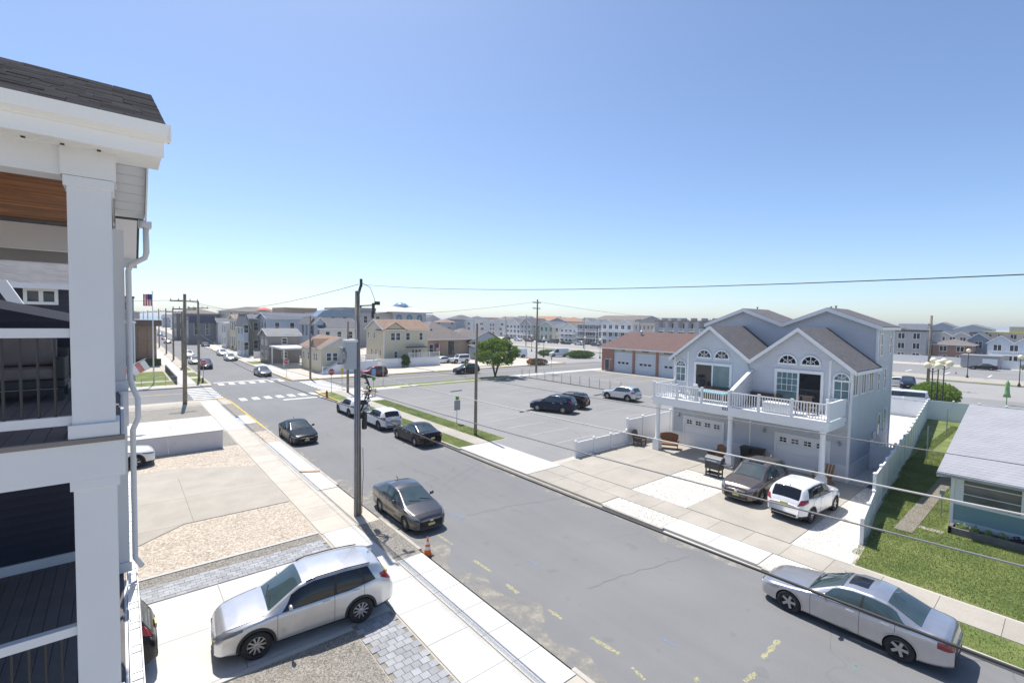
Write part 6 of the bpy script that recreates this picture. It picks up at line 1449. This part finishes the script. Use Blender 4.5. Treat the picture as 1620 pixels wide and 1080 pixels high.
# ================================================================== FENCES
def fence(label, pts, h, m=None, name='white_fence', lattice=False, step=1.9, cap=True, group=None):
    m = m or WHITE; t = thing(name, label, 'fence', (pts[0][0], pts[0][1], .1), 0, group)
    for (p, q) in zip(pts[:-1], pts[1:]):
        P, Q = Vector((p[0]-pts[0][0], p[1]-pts[0][1])), Vector((q[0]-pts[0][0], q[1]-pts[0][1])); L = (Q-P).length; n = max(1, round(L/step)); d = (Q-P)/L; a = math.atan2(d.y, d.x); w = L/n
        top = h-.3 if lattice else h-.1
        pm = MB().box(.07, -.025, .08, w-.07, .025, top); pm.box(.06, -.04, top-.06, w-.06, .04, top+.05); pm.box(.06, -.035, .03, w-.06, .035, .13)
        nb = int(w/.16)
        for i in range(nb): x = .1+(w-.2)*i/nb; pm.box(x, -.031, .14, x+(w-.2)/nb-.018, .031, top-.07)
        if lattice:
            for i in range(int(w/.14)): x = .1+i*.14; pm.box(x, -.02, top+.05, x+.07, .02, h-.06)
            pm.box(.06, -.04, h-.08, w-.06, .04, h)
        me = pm.mesh('panel'); po = MB().box(-.065, -.065, -.1, .065, .065, h+.05).add([(-.085, -.085, h+.05), (.085, -.085, h+.05), (.085, .085, h+.05), (-.085, .085, h+.05), (0, 0, h+.13)], [(0, 1, 4), (1, 2, 4), (2, 3, 4), (3, 0, 4), (3, 2, 1, 0)]).mesh('post')
        for i in range(n): c = P+d*w*i; link('panel', me, m, t, (c.x, c.y, 0), a)
        for i in range(n+1): c = P+d*w*i; link('post', po, m, t, (c.x, c.y, 0), a)
    return t
fence('low white vinyl fence where the lot meets the duplex driveway', [(22.9, 20.7), (28.4, 20.75)], 1.05, lattice=False)
fence('tall white vinyl fence along the lot side of the duplex', [(28.5, 20.75), (34.4, 20.9), (46, 21.2)], 1.85)
fence('low white vinyl fence between the driveway gravel and lawn', [(23.2, 5.25), (27.6, 5.85)], 1.05)
fence('long tall white fence between the duplex and the green lawn', [(27.7, 5.87), (41, 7.0), (60.5, 9.0)], 1.85)
fence('white gate beside the duplex side wall', [(36.2, 7.95), (36.3, 6.75)], 1.75, lattice=True, step=1.2)
fence('white lattice topped fence behind the duplex yard', [(60.5, 9.0), (60.2, 20)], 1.85, lattice=True)
fence('pale fence closing the back of the lawn', [(60.6, 8.9), (61.5, 2.0)], 1.9)
fence('long white fence behind the far lot', [(156, 17.4), (156, 44)], 1.9, step=4, group='far lot fences'); fence('white fence right of the flat garage', [(152, 10.2), (150, -10)], 1.9, step=4, group='far lot fences')
fence('white fence on the sandy corner drive down the far street', [(22, 112), (30, 112)], 1.5, step=3); fence('white yard fence beside the far right sidewalk', [(22.4, 105), (27.5, 105)], 1.2, step=2.5)
lw = thing('yard_wall', 'low white yard wall beside the white parked crossover', 'wall', (.8, 36.75, .1)); 
for i in range(3): soft(MB().box(-4.5+i*3.0, -.09, 0, -1.515+i*3.0, .09, 1.15).build('panel', mat('wall_white', (.66, .65, .66), .8, .05), lw), .012)
MB().box(-4.55, -.13, 1.152, 4.55, .13, 1.22).build('coping', CONCW, lw)
cf = thing('chain_fence', 'thin post and wire fence between the lot and the fire apron', 'fence', (49.12, 47, .1))
for i in range(12): MB().tube([(0, 9.2-i*1.75, .1), (0, 9.2-i*1.75, 1.35)], .035, 6).build('post', GALV, cf)
for z in (.6, 1.25): MB().tube([(0, 9.2, z), (0, -10.05, z)], .012, 5).build('wire', GALV, cf)
lf = thing('yard_fence', 'low wire fence round the flagpole lawn', 'fence', (2, 78.3, .1))
for i in range(9): MB().tube([(-6+i*1.2, -4.9, 0), (-6+i*1.2, -4.9, 1.1)], .03, 5).build('post', GALV, lf)
for z in (.55, 1.1): MB().tube([(-6, -4.9, z), (3.6, -4.9, z)], .015, 4).build('rail', GALV, lf)
MB().box(3.5, -4.4, 0, 3.65, 14, 1.0).build('hedge_screen', mat('dark_screen', (.08, .09, .09), .8), lf)
for (px, lb, hh) in (((1466, 727), 'bare metal clothes post near the long fence', 2.2), ((1497, 690), 'second bare clothes post in the back lawn', 2.2)):
    x, y = G(*px); cpost = thing('clothes_post', lb, 'post', (x, y, .1)); MB().tube([(0, 0, 0), (0, 0, hh)], .04, 6).build('post', GALV, cpost)
# ================================================================== PATIO THINGS
WICK = mat('wicker', (.22, .10, .045), .8, .25, 9, .2, 60, .5, 90); WICKD = mat('wicker_dark', (.10, .07, .05), .8, .25, 9, .2, 60, .5, 90)
def wicker(label, x, y, rz, m, w=1.2):
    t = thing('wicker_seat', label, 'chair', (x, y, .125), rz, 'wicker seats under the deck')
    soft(MB().box(-w/2, -.35, .28, w/2, .35, .42).build('seat', m, t), .03)
    bk = MB(); n = 10
    for i in range(n):
        x0, x1 = -w/2+w*i/n, -w/2+w*(i+1)/n; h0 = .95+.12*math.sin(math.pi*(i+.5)/n); bk.extrude([(x0, .32, .42), (x1, .32, .42), (x1, .42, h0), (x0, .42, h0)], (0, .05, 0))
    bk.build('backrest', m, t)
    for s_ in (-1, 1): soft(MB().box(s_*w/2-.06, -.36, .42, s_*w/2+.06, .36, .62).build('arm', m, t), .04)
    for sx in (-1, 1):
        for sy in (-1, 1): MB().box(sx*(w/2-.05)-.03, sy*.3-.03, 0, sx*(w/2-.05)+.03, sy*.3+.03, .29).build('leg', m, t)
wicker('brown wicker loveseat by the left garage door', 29.9, 18.2, R_(-60), WICK, 1.25); wicker('brown wicker chair behind the black grill', 29.6, 14.6, R_(-115), WICK, .8); wicker('dark wicker chair against the tall white fence', 29.0, 20.0, R_(10), WICKD, .8); wicker('brown wicker chair hidden behind the brown crossover', 30.6, 12.6, R_(-90), WICK, .75)
t = thing('slatted_chair', 'brown slatted lounge chair by the right deck column', 'chair', (30.3, 8.75, .125), R_(-90)); CW = mat('chair_timber', (.30, .135, .04), .6, .15, 3, .1)
for i in range(5): MB().bar((-.28+i*.14, .25, .3), (-.32+i*.16, .62, 1.05), .11, .02, up=(0, 1, 0)).build('back_slat', CW, t); MB().box(-.33, -.35+i*.13, .33+(.04-.02*i), .33, -.24+i*.13, .355+(.04-.02*i)).build('seat_slat', CW, t)
for s_ in (-1, 1): MB().box(s_*.42-.06, -.4, .55, s_*.42+.06, .4, .58).build('arm', CW, t); MB().box(s_*.40-.02, -.38, 0, s_*.40+.02, -.28, .55).build('leg', CW, t); MB().bar((s_*.38, .5, 0), (s_*.38, -.2, .34), .03, .1).build('leg', CW, t)
t = thing('barbecue_grill', 'black covered barbecue grill in front of the middle deck column', 'grill', (*G(1140, 754), .125), R_(-90)); t.location.x, t.location.y = 26.6, 13.2
GRB = mat('grill_black', (.03, .03, .032), .45, .1)
soft(MB().box(-.45, -.28, .45, .45, .28, .85).build('firebox', GRB, t), .02); soft(MB().extrude([(-.5, -.3, .86), (-.5, .3, .86), (-.5, .26, 1.12), (-.5, .05, 1.2), (-.5, -.22, 1.08)], (1.0, 0, 0)).build('lid', mat('grill_lid', (.12, .12, .125), .4), t), .02)
soft(MB().box(-.95, -.26, .82, -.52, .26, .86).build('side_shelf', MATS['grill_lid'], t), .01); soft(MB().box(.52, -.26, .82, .95, .26, .86).build('side_shelf', MATS['grill_lid'], t), .01); MB().tube([(-.3, -.34, .98), (.3, -.34, .98)], .02, 8).build('handle', CHROME, t)
for x in (-.38, .38):
    for y in (-.22, .22): MB().box(x-.03, y-.03, 0, x+.03, y+.03, .45).build('leg', GRB, t)
MB().box(-.42, -.25, .18, .42, .25, .21).build('shelf', GRB, t)
for i, (x, y) in enumerate(((31.0, 13.3), (31.1, 12.6))): t = thing('rubbish_bin', ('dark bin against the wall behind the grill', 'dark bin beside the right garage door')[i], 'bin', (x, y, .125)); soft(MB().add([(-.24, -.24, 0), (.24, -.24, 0), (.24, .24, 0), (-.24, .24, 0), (-.3, -.3, .95), (.3, -.3, .95), (.3, .3, .95), (-.3, .3, .95)], [(3, 2, 1, 0), (4, 5, 6, 7), (0, 1, 5, 4), (1, 2, 6, 5), (2, 3, 7, 6), (3, 0, 4, 7)]).build('body', BLACKPL, t), .03); soft(MB().box(-.32, -.34, .952, .32, .32, 1.03).build('lid', BLACKPL, t), .02)
# deck furniture
def chair(label, x, y, rz, m, z=3.885, g='deck chairs'):
    t = thing('deck_chair', label, 'chair', (x, y, z), rz, g); soft(MB().box(-.28, -.26, .38, .28, .26, .44).build('seat', m, t), .02); soft(MB().bar((0, .27, .44), (0, .36, .98), .54, .04, up=(0, 1, 0)).build('backrest', m, t), .02)
    for sx in (-1, 1):
        MB().box(sx*.29-.03, -.24, .6, sx*.29+.03, .3, .63).build('arm', m, t)
        for sy in (-1, 1): MB().box(sx*.27-.02, sy*.23-.02, 0, sx*.27+.02, sy*.23+.02, .38 if sy > 0 else .6).build('leg', m, t)
CHW = mat('chair_white', (.55, .55, .56), .5, .05); CHB = mat('chair_brown', (.16, .11, .08), .7, .2)
for i, (x, y, r) in enumerate(((29.8, 17.7, 40), (30.3, 16.9, -120), (29.6, 16.4, 140))): chair(('leftmost', 'middle', 'rightmost')[i]+' white chair on the left half of the duplex deck', x, y, R_(r), CHW)
for i, (x, y, r) in enumerate(((30.6, 11.2, 30), (30.5, 9.6, -40), (29.9, 10.4, 200))): chair(('left', 'right', 'front')[i]+' brown chair by the right sliding door on the deck', x, y, R_(r), CHB)
for i, (y, lb) in enumerate(((15.6, 'dark sofa before the left sliding door'), (12.5, 'dark sofa against the party wall on the right deck'))):
    t = thing('deck_sofa', lb, 'sofa', (31.2, y, 3.885)); soft(MB().box(-.4, -.95, .1, .4, .95, .42).build('base', WICKD, t), .03); soft(MB().box(.22, -.95, .42, .42, .95, .8).build('backrest', WICKD, t), .04)
t = thing('deck_table', 'table with pale blue cloth on the left half of the deck', 'table', (30.0, 15.2, 3.885)); soft(MB().box(-.5, -1.0, .62, .5, 1.0, .68).build('top', mat('cloth_blue', (.25, .5, .58), .8), t), .01)
for x in (-.42, .42):
    for y in (-.9, .9): MB().box(x-.03, y-.03, 0, x+.03, y+.03, .62).build('leg', CHW, t)
t = thing('deck_box', 'white storage box behind the deck railing', 'box', (29.5, 11.0, 3.885)); soft(MB().box(-.35, -.7, 0, .35, .7, .52).build('body', WHITE, t), .02); soft(MB().box(-.37, -.72, .522, .37, .72, .6).build('lid', WHITE, t), .02)
t = thing('closed_parasol', 'closed green parasol on the terrace behind the cottage', 'parasol', (*G(1592, 642), 0)); MB().lathe([(.04, 0), (.04, 1.0), (.35, 1.05), (.25, 1.5), (.18, 2.3), (.22, 2.6), (.05, 3.0), (.01, 3.05)], 10).build('canopy', mat('parasol_green', (.22, .40, .17), .8, .12), t, True); MB().lathe([(.3, 0), (.3, .08), (.001, .09)], 12).build('base', DARKMETAL, t)
# ================================================================== TREES AND BUSHES
BARK = mat('bark', (.11, .085, .065), .9, .25, 4, .2, 20, .5, 30)
def tree(label, x, y, h, rad, seed, m, z0=1.2, nb=46, nl=120, name='tree'):
    t = thing(name, label, 'tree', (x, y, .1)); r = random.Random(seed); tr = MB(); ends = []
    for k in range(4):
        a = k*1.6+r.random(); p = [Vector((0, 0, -.05)), Vector((.12*math.cos(a), .12*math.sin(a), .5))]
        tip = Vector((rad*.45*math.cos(a), rad*.45*math.sin(a), h*.62)); mid = Vector((rad*.12*math.cos(a), rad*.12*math.sin(a), z0+.2)); p += [mid, mid.lerp(tip, .5)+Vector((0, 0, .2)), tip]
        tr.tube(p, [.13, .11, .085, .05, .02], 8)
        for q in range(3):
            s_ = mid.lerp(tip, .3+.25*q); e = s_+Vector((r.uniform(-1, 1)*rad*.4, r.uniform(-1, 1)*rad*.4, r.uniform(.3, .9))); tr.tube([s_, s_.lerp(e, .5)+Vector((0, 0, .08)), e], [.045, .03, .012], 6)
    tr.build('trunk', BARK, t, True)
    rg = np.random.default_rng(seed); P = []
    for k in range(nb):
        an, u = rg.uniform(0, 6.283), rg.uniform(-.75, 1); rr = rad*math.sqrt(max(0, 1-u*u))*rg.uniform(.55, .98)
        c = np.array([rr*math.cos(an), rr*math.sin(an)*.95, z0+.55*(h-z0)+u*(h-z0)*.48]); s_ = rg.uniform(.38, .75)*rad*.28
        q = rg.normal(size=(nl, 3)); q /= np.linalg.norm(q, axis=1)[:, None]; P.append(c+q*(rg.random((nl, 1))**.5)*np.array([s_*1.25, s_*1.25, s_*.8]))
    P = np.concatenate(P); n = len(P); a = rg.normal(size=(n, 3)); a /= np.linalg.norm(a, axis=1)[:, None]; c = rg.normal(size=(n, 3)); c -= (c*a).sum(1)[:, None]*a; c /= np.linalg.norm(c, axis=1)[:, None]; s_ = (.10+.09*rg.random(n))[:, None]
    v = np.stack([P-a*s_, P+c*s_*.5, P+a*s_, P-c*s_*.5], 1).reshape(-1, 3); me = bpy.data.meshes.new('crown'); me.from_pydata(v.tolist(), [], [(4*i, 4*i+1, 4*i+2, 4*i+3) for i in range(n)]); me.update(); link('crown', me, m, t)
    return t
tree('round bright green tree on the verge beyond the parking lot', 45.3, 58.2, 5.7, 3.7, 4, LEAFG, 1.4, 105, 120)
def bush(label, x, y, ext, m, n=900, seed=1, sz=.16, g='bushes'):
    t = thing('bush', label, 'bush', (x, y, .1), 0, g); MB().tube([(0, 0, 0), (.05, .02, ext[2])], [.06, .02], 6).build('stem', BARK, t)
    leafball('foliage', n, ext, m, t, sz, (0, 0, ext[2]*.8), seed, .3)
bush('big round hedge in the planter under the three globe lamps', *G(1478, 641), (2.9, 2.3, 1.5), LEAFG, 6500, 2, .13)
bush('dark green mound bush left of the firehouse', *G(918, 566), (4.2, 3, 1.0), LEAFD, 3000, 3, .2); bush('low bush by the right mail van', *G(866, 562), (3.2, 2, .8), LEAFD, 1600, 4, .18); bush('reddish bush at the foot of the tall pole', *G(850, 577), (2.6, 1.8, .7), mat('leaf_russet', (.13, .09, .03), .7, .3, 2), 1500, 5, .16)
bush('spiky dark shrub before the white deck wall', *G(641, 581), (.8, .8, 1.3), LEAFD, 420, 6, .3); bush('round green bush beside the far sidewalk', *G(376, 553), (1.4, 1.4, 1.0), LEAFG, 700, 7, .2); bush('brown dry bush beside the far sidewalk', *G(386, 556), (1.5, 1.3, 1.1), MATS['leaf_russet'], 700, 8, .2)
bush('small light bush by the ramp of the cream house', *G(693, 566), (.9, .9, .9), LEAFL, 260, 9, .15); bush('low shrub under the round tree across the road', *G(790, 574), (2.5, 1.2, .5), LEAFD, 700, 10, .16); bush('shrub at the right edge by the far houses', *G(1612, 572), (3, 3, 2.2), LEAFD, 900, 11, .35); bush('lime green hedge before the slate blue house', *G(1558, 562), (5, 7, 2.0), LEAFL, 1500, 12, .4)
pl = thing('planter', 'low concrete planter edge round the big hedge', 'planter', (*G(1478, 641), 0)); MB().lathe([(2.9, 0), (2.9, .35), (2.7, .35), (2.7, 0)], 28).build('rim', CONC, pl)
# ================================================================== VEHICLES IN PLACE
car('suv', 'silver crossover with black roof rails parked nose-in on the near white driveway', 4.08, 14.0, math.pi-.08, P_SILVW, 'car', group='cars in driveways', tint=True, z=.126)
car('suv', 'black crossover tail-out beneath the white porch gutter', -1.71, 15.0, math.pi, P_BLACK, 'car', group='cars in driveways', z=.126)
car('cuv', 'white crossover nose beside the low white yard wall', -.72, 35.35, 0, P_WHITE, 'car', group='cars in driveways', z=.11)
car('sedan', 'silver four door sedan with sunroof parked by the green lawn', 16.92, 3.98, PY, P_SILV, 'car', sunroof=True)
car('compact', 'charcoal compact sedan facing the orange cone by the utility pole', 10.02, 19.3, NY, P_GREY, 'car')
car('sedan', 'black sedan parked behind the white crossovers on the right kerb', 16.82, 31.0, PY, P_BLACK, 'car')
car('cuv', 'white crossover between the black sedan and the yellow kerb car', 16.8, 37.05, PY, P_WHITE, 'car', rim=ALLOYD, tint=True)
car('cuv', 'white crossover with dark glass roof next to the yellow kerb', 16.8, 43.4, PY, P_WHITE, 'car', rim=ALLOYD, tint=True, sunroof=True)
car('coupe', 'black coupe parked facing the camera on the left kerb', 10.05, 36.6, NY, P_NAVY if False else P_BLACK, 'car')
car('suv', 'brown grey crossover facing the street under the grey duplex deck', 25.75, 10.5, math.pi, P_BROWN, 'car', group='cars in driveways', sunroof=True, z=.126)
car('suv_small', 'white small crossover tail-out on the duplex driveway', 25.15, 8.0, R_(-4), P_WHITE, 'car', group='cars in driveways', tint=True, z=.126)
car('suv', 'navy crossover nearest on the parking lot', 33.0, 32.9, R_(113), P_NAVY, 'car', group='cars on the parking lot', z=.106)
car('suv_small', 'black crossover behind the navy one on the parking lot', 35.9, 33.6, R_(112), P_BLACK, 'car', group='cars on the parking lot', z=.106, tint=True)
car('cuv', 'pale silver crossover parked by the lot edge fence', 44.5, 33.4, R_(95), P_SILVW, 'car', group='cars on the parking lot', z=.106)
def lowc(kind, label, px, heading, pm, group='cars on far streets', dx=0, dy=0, z=0, cat='car'):
    x, y = G(*px); return car(kind, label, x+dx, y+dy, heading, pm, cat, group, False, z, False)
lowc('suv_small', 'dark red car passing behind the utility pole on the cross street', (594, 596), math.pi, P_RED, dy=.8)
lowc('suv', 'black crossover driving along the cross street before the white driveway', (741, 591), math.pi, P_BLACK, dy=.6)
lowc('sedan', 'white convertible parked beyond the cross street', (697, 575), math.pi, P_WHITE, z=.1)
lowc('jeep', 'boxy white off-roader parked behind the slim light pole', (736, 576), math.pi, P_WHITE, z=.1, dy=2)
lowc('sedan', 'dark grey sedan stopped near the far stop bar', (412, 594), NY, P_GREY, dx=.3)
lowc('sedan', 'silver sedan parked on the right kerb beyond the crossing', (364, 570), NY, P_SILV)
lowc('sedan', 'pale silver sedan tucked behind another on the far right kerb', (350, 562), NY, P_SILVW, dx=.2)
lowc('suv', 'dark blue car parked behind the far left stop sign', (318, 583), NY, P_NAVY, dx=.6)
lowc('sedan', 'champagne sedan parked just behind the dark blue one', (308, 577), NY, P_TAN, dx=.3, dy=2.5)
lowc('suv', 'white crossover parked beside the leaning street pole', (298, 566), NY, P_WHITE)
lowc('suv', 'tan crossover parked midway down the left kerb of the far street', (268, 543), NY, P_TAN, dx=-.5)
lowc('sedan', 'pink red glinting sedan far down the left kerb', (262, 537), NY, P_RED, dx=-.3)
lowc('suv', 'blue car far down the left kerb', (253, 531), NY, P_BLUE)
lowc('suv', 'dark car approaching far down the street', (284, 531), NY, P_BLACK)
lowc('sedan', 'silver sedan approaching far down the street', (276, 527), NY, P_SILVW)
lowc('pickup', 'blue pickup truck far down the street', (280, 521), NY, P_BLUE)
lowc('sedan', 'small black car waiting far down the right kerb', (325, 548), NY, P_NAVY)
lowc('suv', 'white off-road wagon on the sandy corner drive', (456, 570), math.pi, P_WHITE, z=.1)
lowc('van', 'white mail van left of the tall crossarm pole', (818, 565), R_(150), P_WHITE, 'mail vans by the boulevard', cat='van')
lowc('van', 'white mail van right of the tall crossarm pole', (884, 564), R_(150), P_WHITE, 'mail vans by the boulevard', cat='van')
lowc('van', 'white mail van half hidden behind the round green tree', (790, 562), R_(150), P_WHITE, 'mail vans by the boulevard', cat='van')
lowc('pickup', 'blue pickup driving along the boulevard', (886, 541), R_(100), P_BLUE)
lowc('sedan', 'black sedan parked alone on the far lot', (1555, 585), PY, P_BLACK)
lowc('suv', 'dark blue crossover on the lot behind the grey duplex', (1436, 614), R_(190), P_NAVY, z=.1)
lowc('pickup', 'white utility truck with cap behind the white rear fence', (1418, 642), R_(95), P_WHITE, z=.1, cat='truck')
lowc('sedan', 'white car mostly hidden by the rear corner of the duplex', (1410, 612), PY, P_WHITE, z=.1, dx=2)

for i, (Y, k, pm, cn) in enumerate(((176, 'sedan', P_SILV, 'silver sedan'), (168, 'suv', P_BLACK, 'black crossover'), (160, 'suv', P_WHITE, 'white crossover'), (152, 'sedan', P_RED, 'red sedan'), (145, 'suv', P_NAVY, 'navy crossover'), (138, 'pickup', P_GREY, 'grey pickup'), (130, 'sedan', P_BLACK, 'black sedan'), (123, 'suv', P_SILVW, 'pale crossover'), (115, 'suv', P_GREY, 'grey crossover'), (107, 'sedan', P_BLUE, 'blue sedan'), (99, 'suv', P_TAN, 'tan crossover'))):
    car(k, cn+' in the row parked before the boulevard houses', 136.5+(i % 3)*.4, Y, PY if i % 2 else NY, pm, 'car', 'cars along the boulevard houses', False, 0, False)

# ================================================================== AIR
hz = tag(MB().box(-9500, -500, -3.2, 9500, 14500, 16.0).build('haze', None), kind='stuff')
hm_ = bpy.data.materials.new('haze'); hm_.use_nodes = True; hn = hm_.node_tree.nodes; hn.remove(hn['Principled BSDF'])
pv = hn.new('ShaderNodeVolumePrincipled'); pv.inputs['Color'].default_value = (.86, .92, 1.0, 1); pv.inputs['Density'].default_value = .0004; pv.inputs['Anisotropy'].default_value = .3
hm_.node_tree.links.new(pv.outputs[0], hn['Material Output'].inputs['Volume']); hz.data.materials.append(hm_)
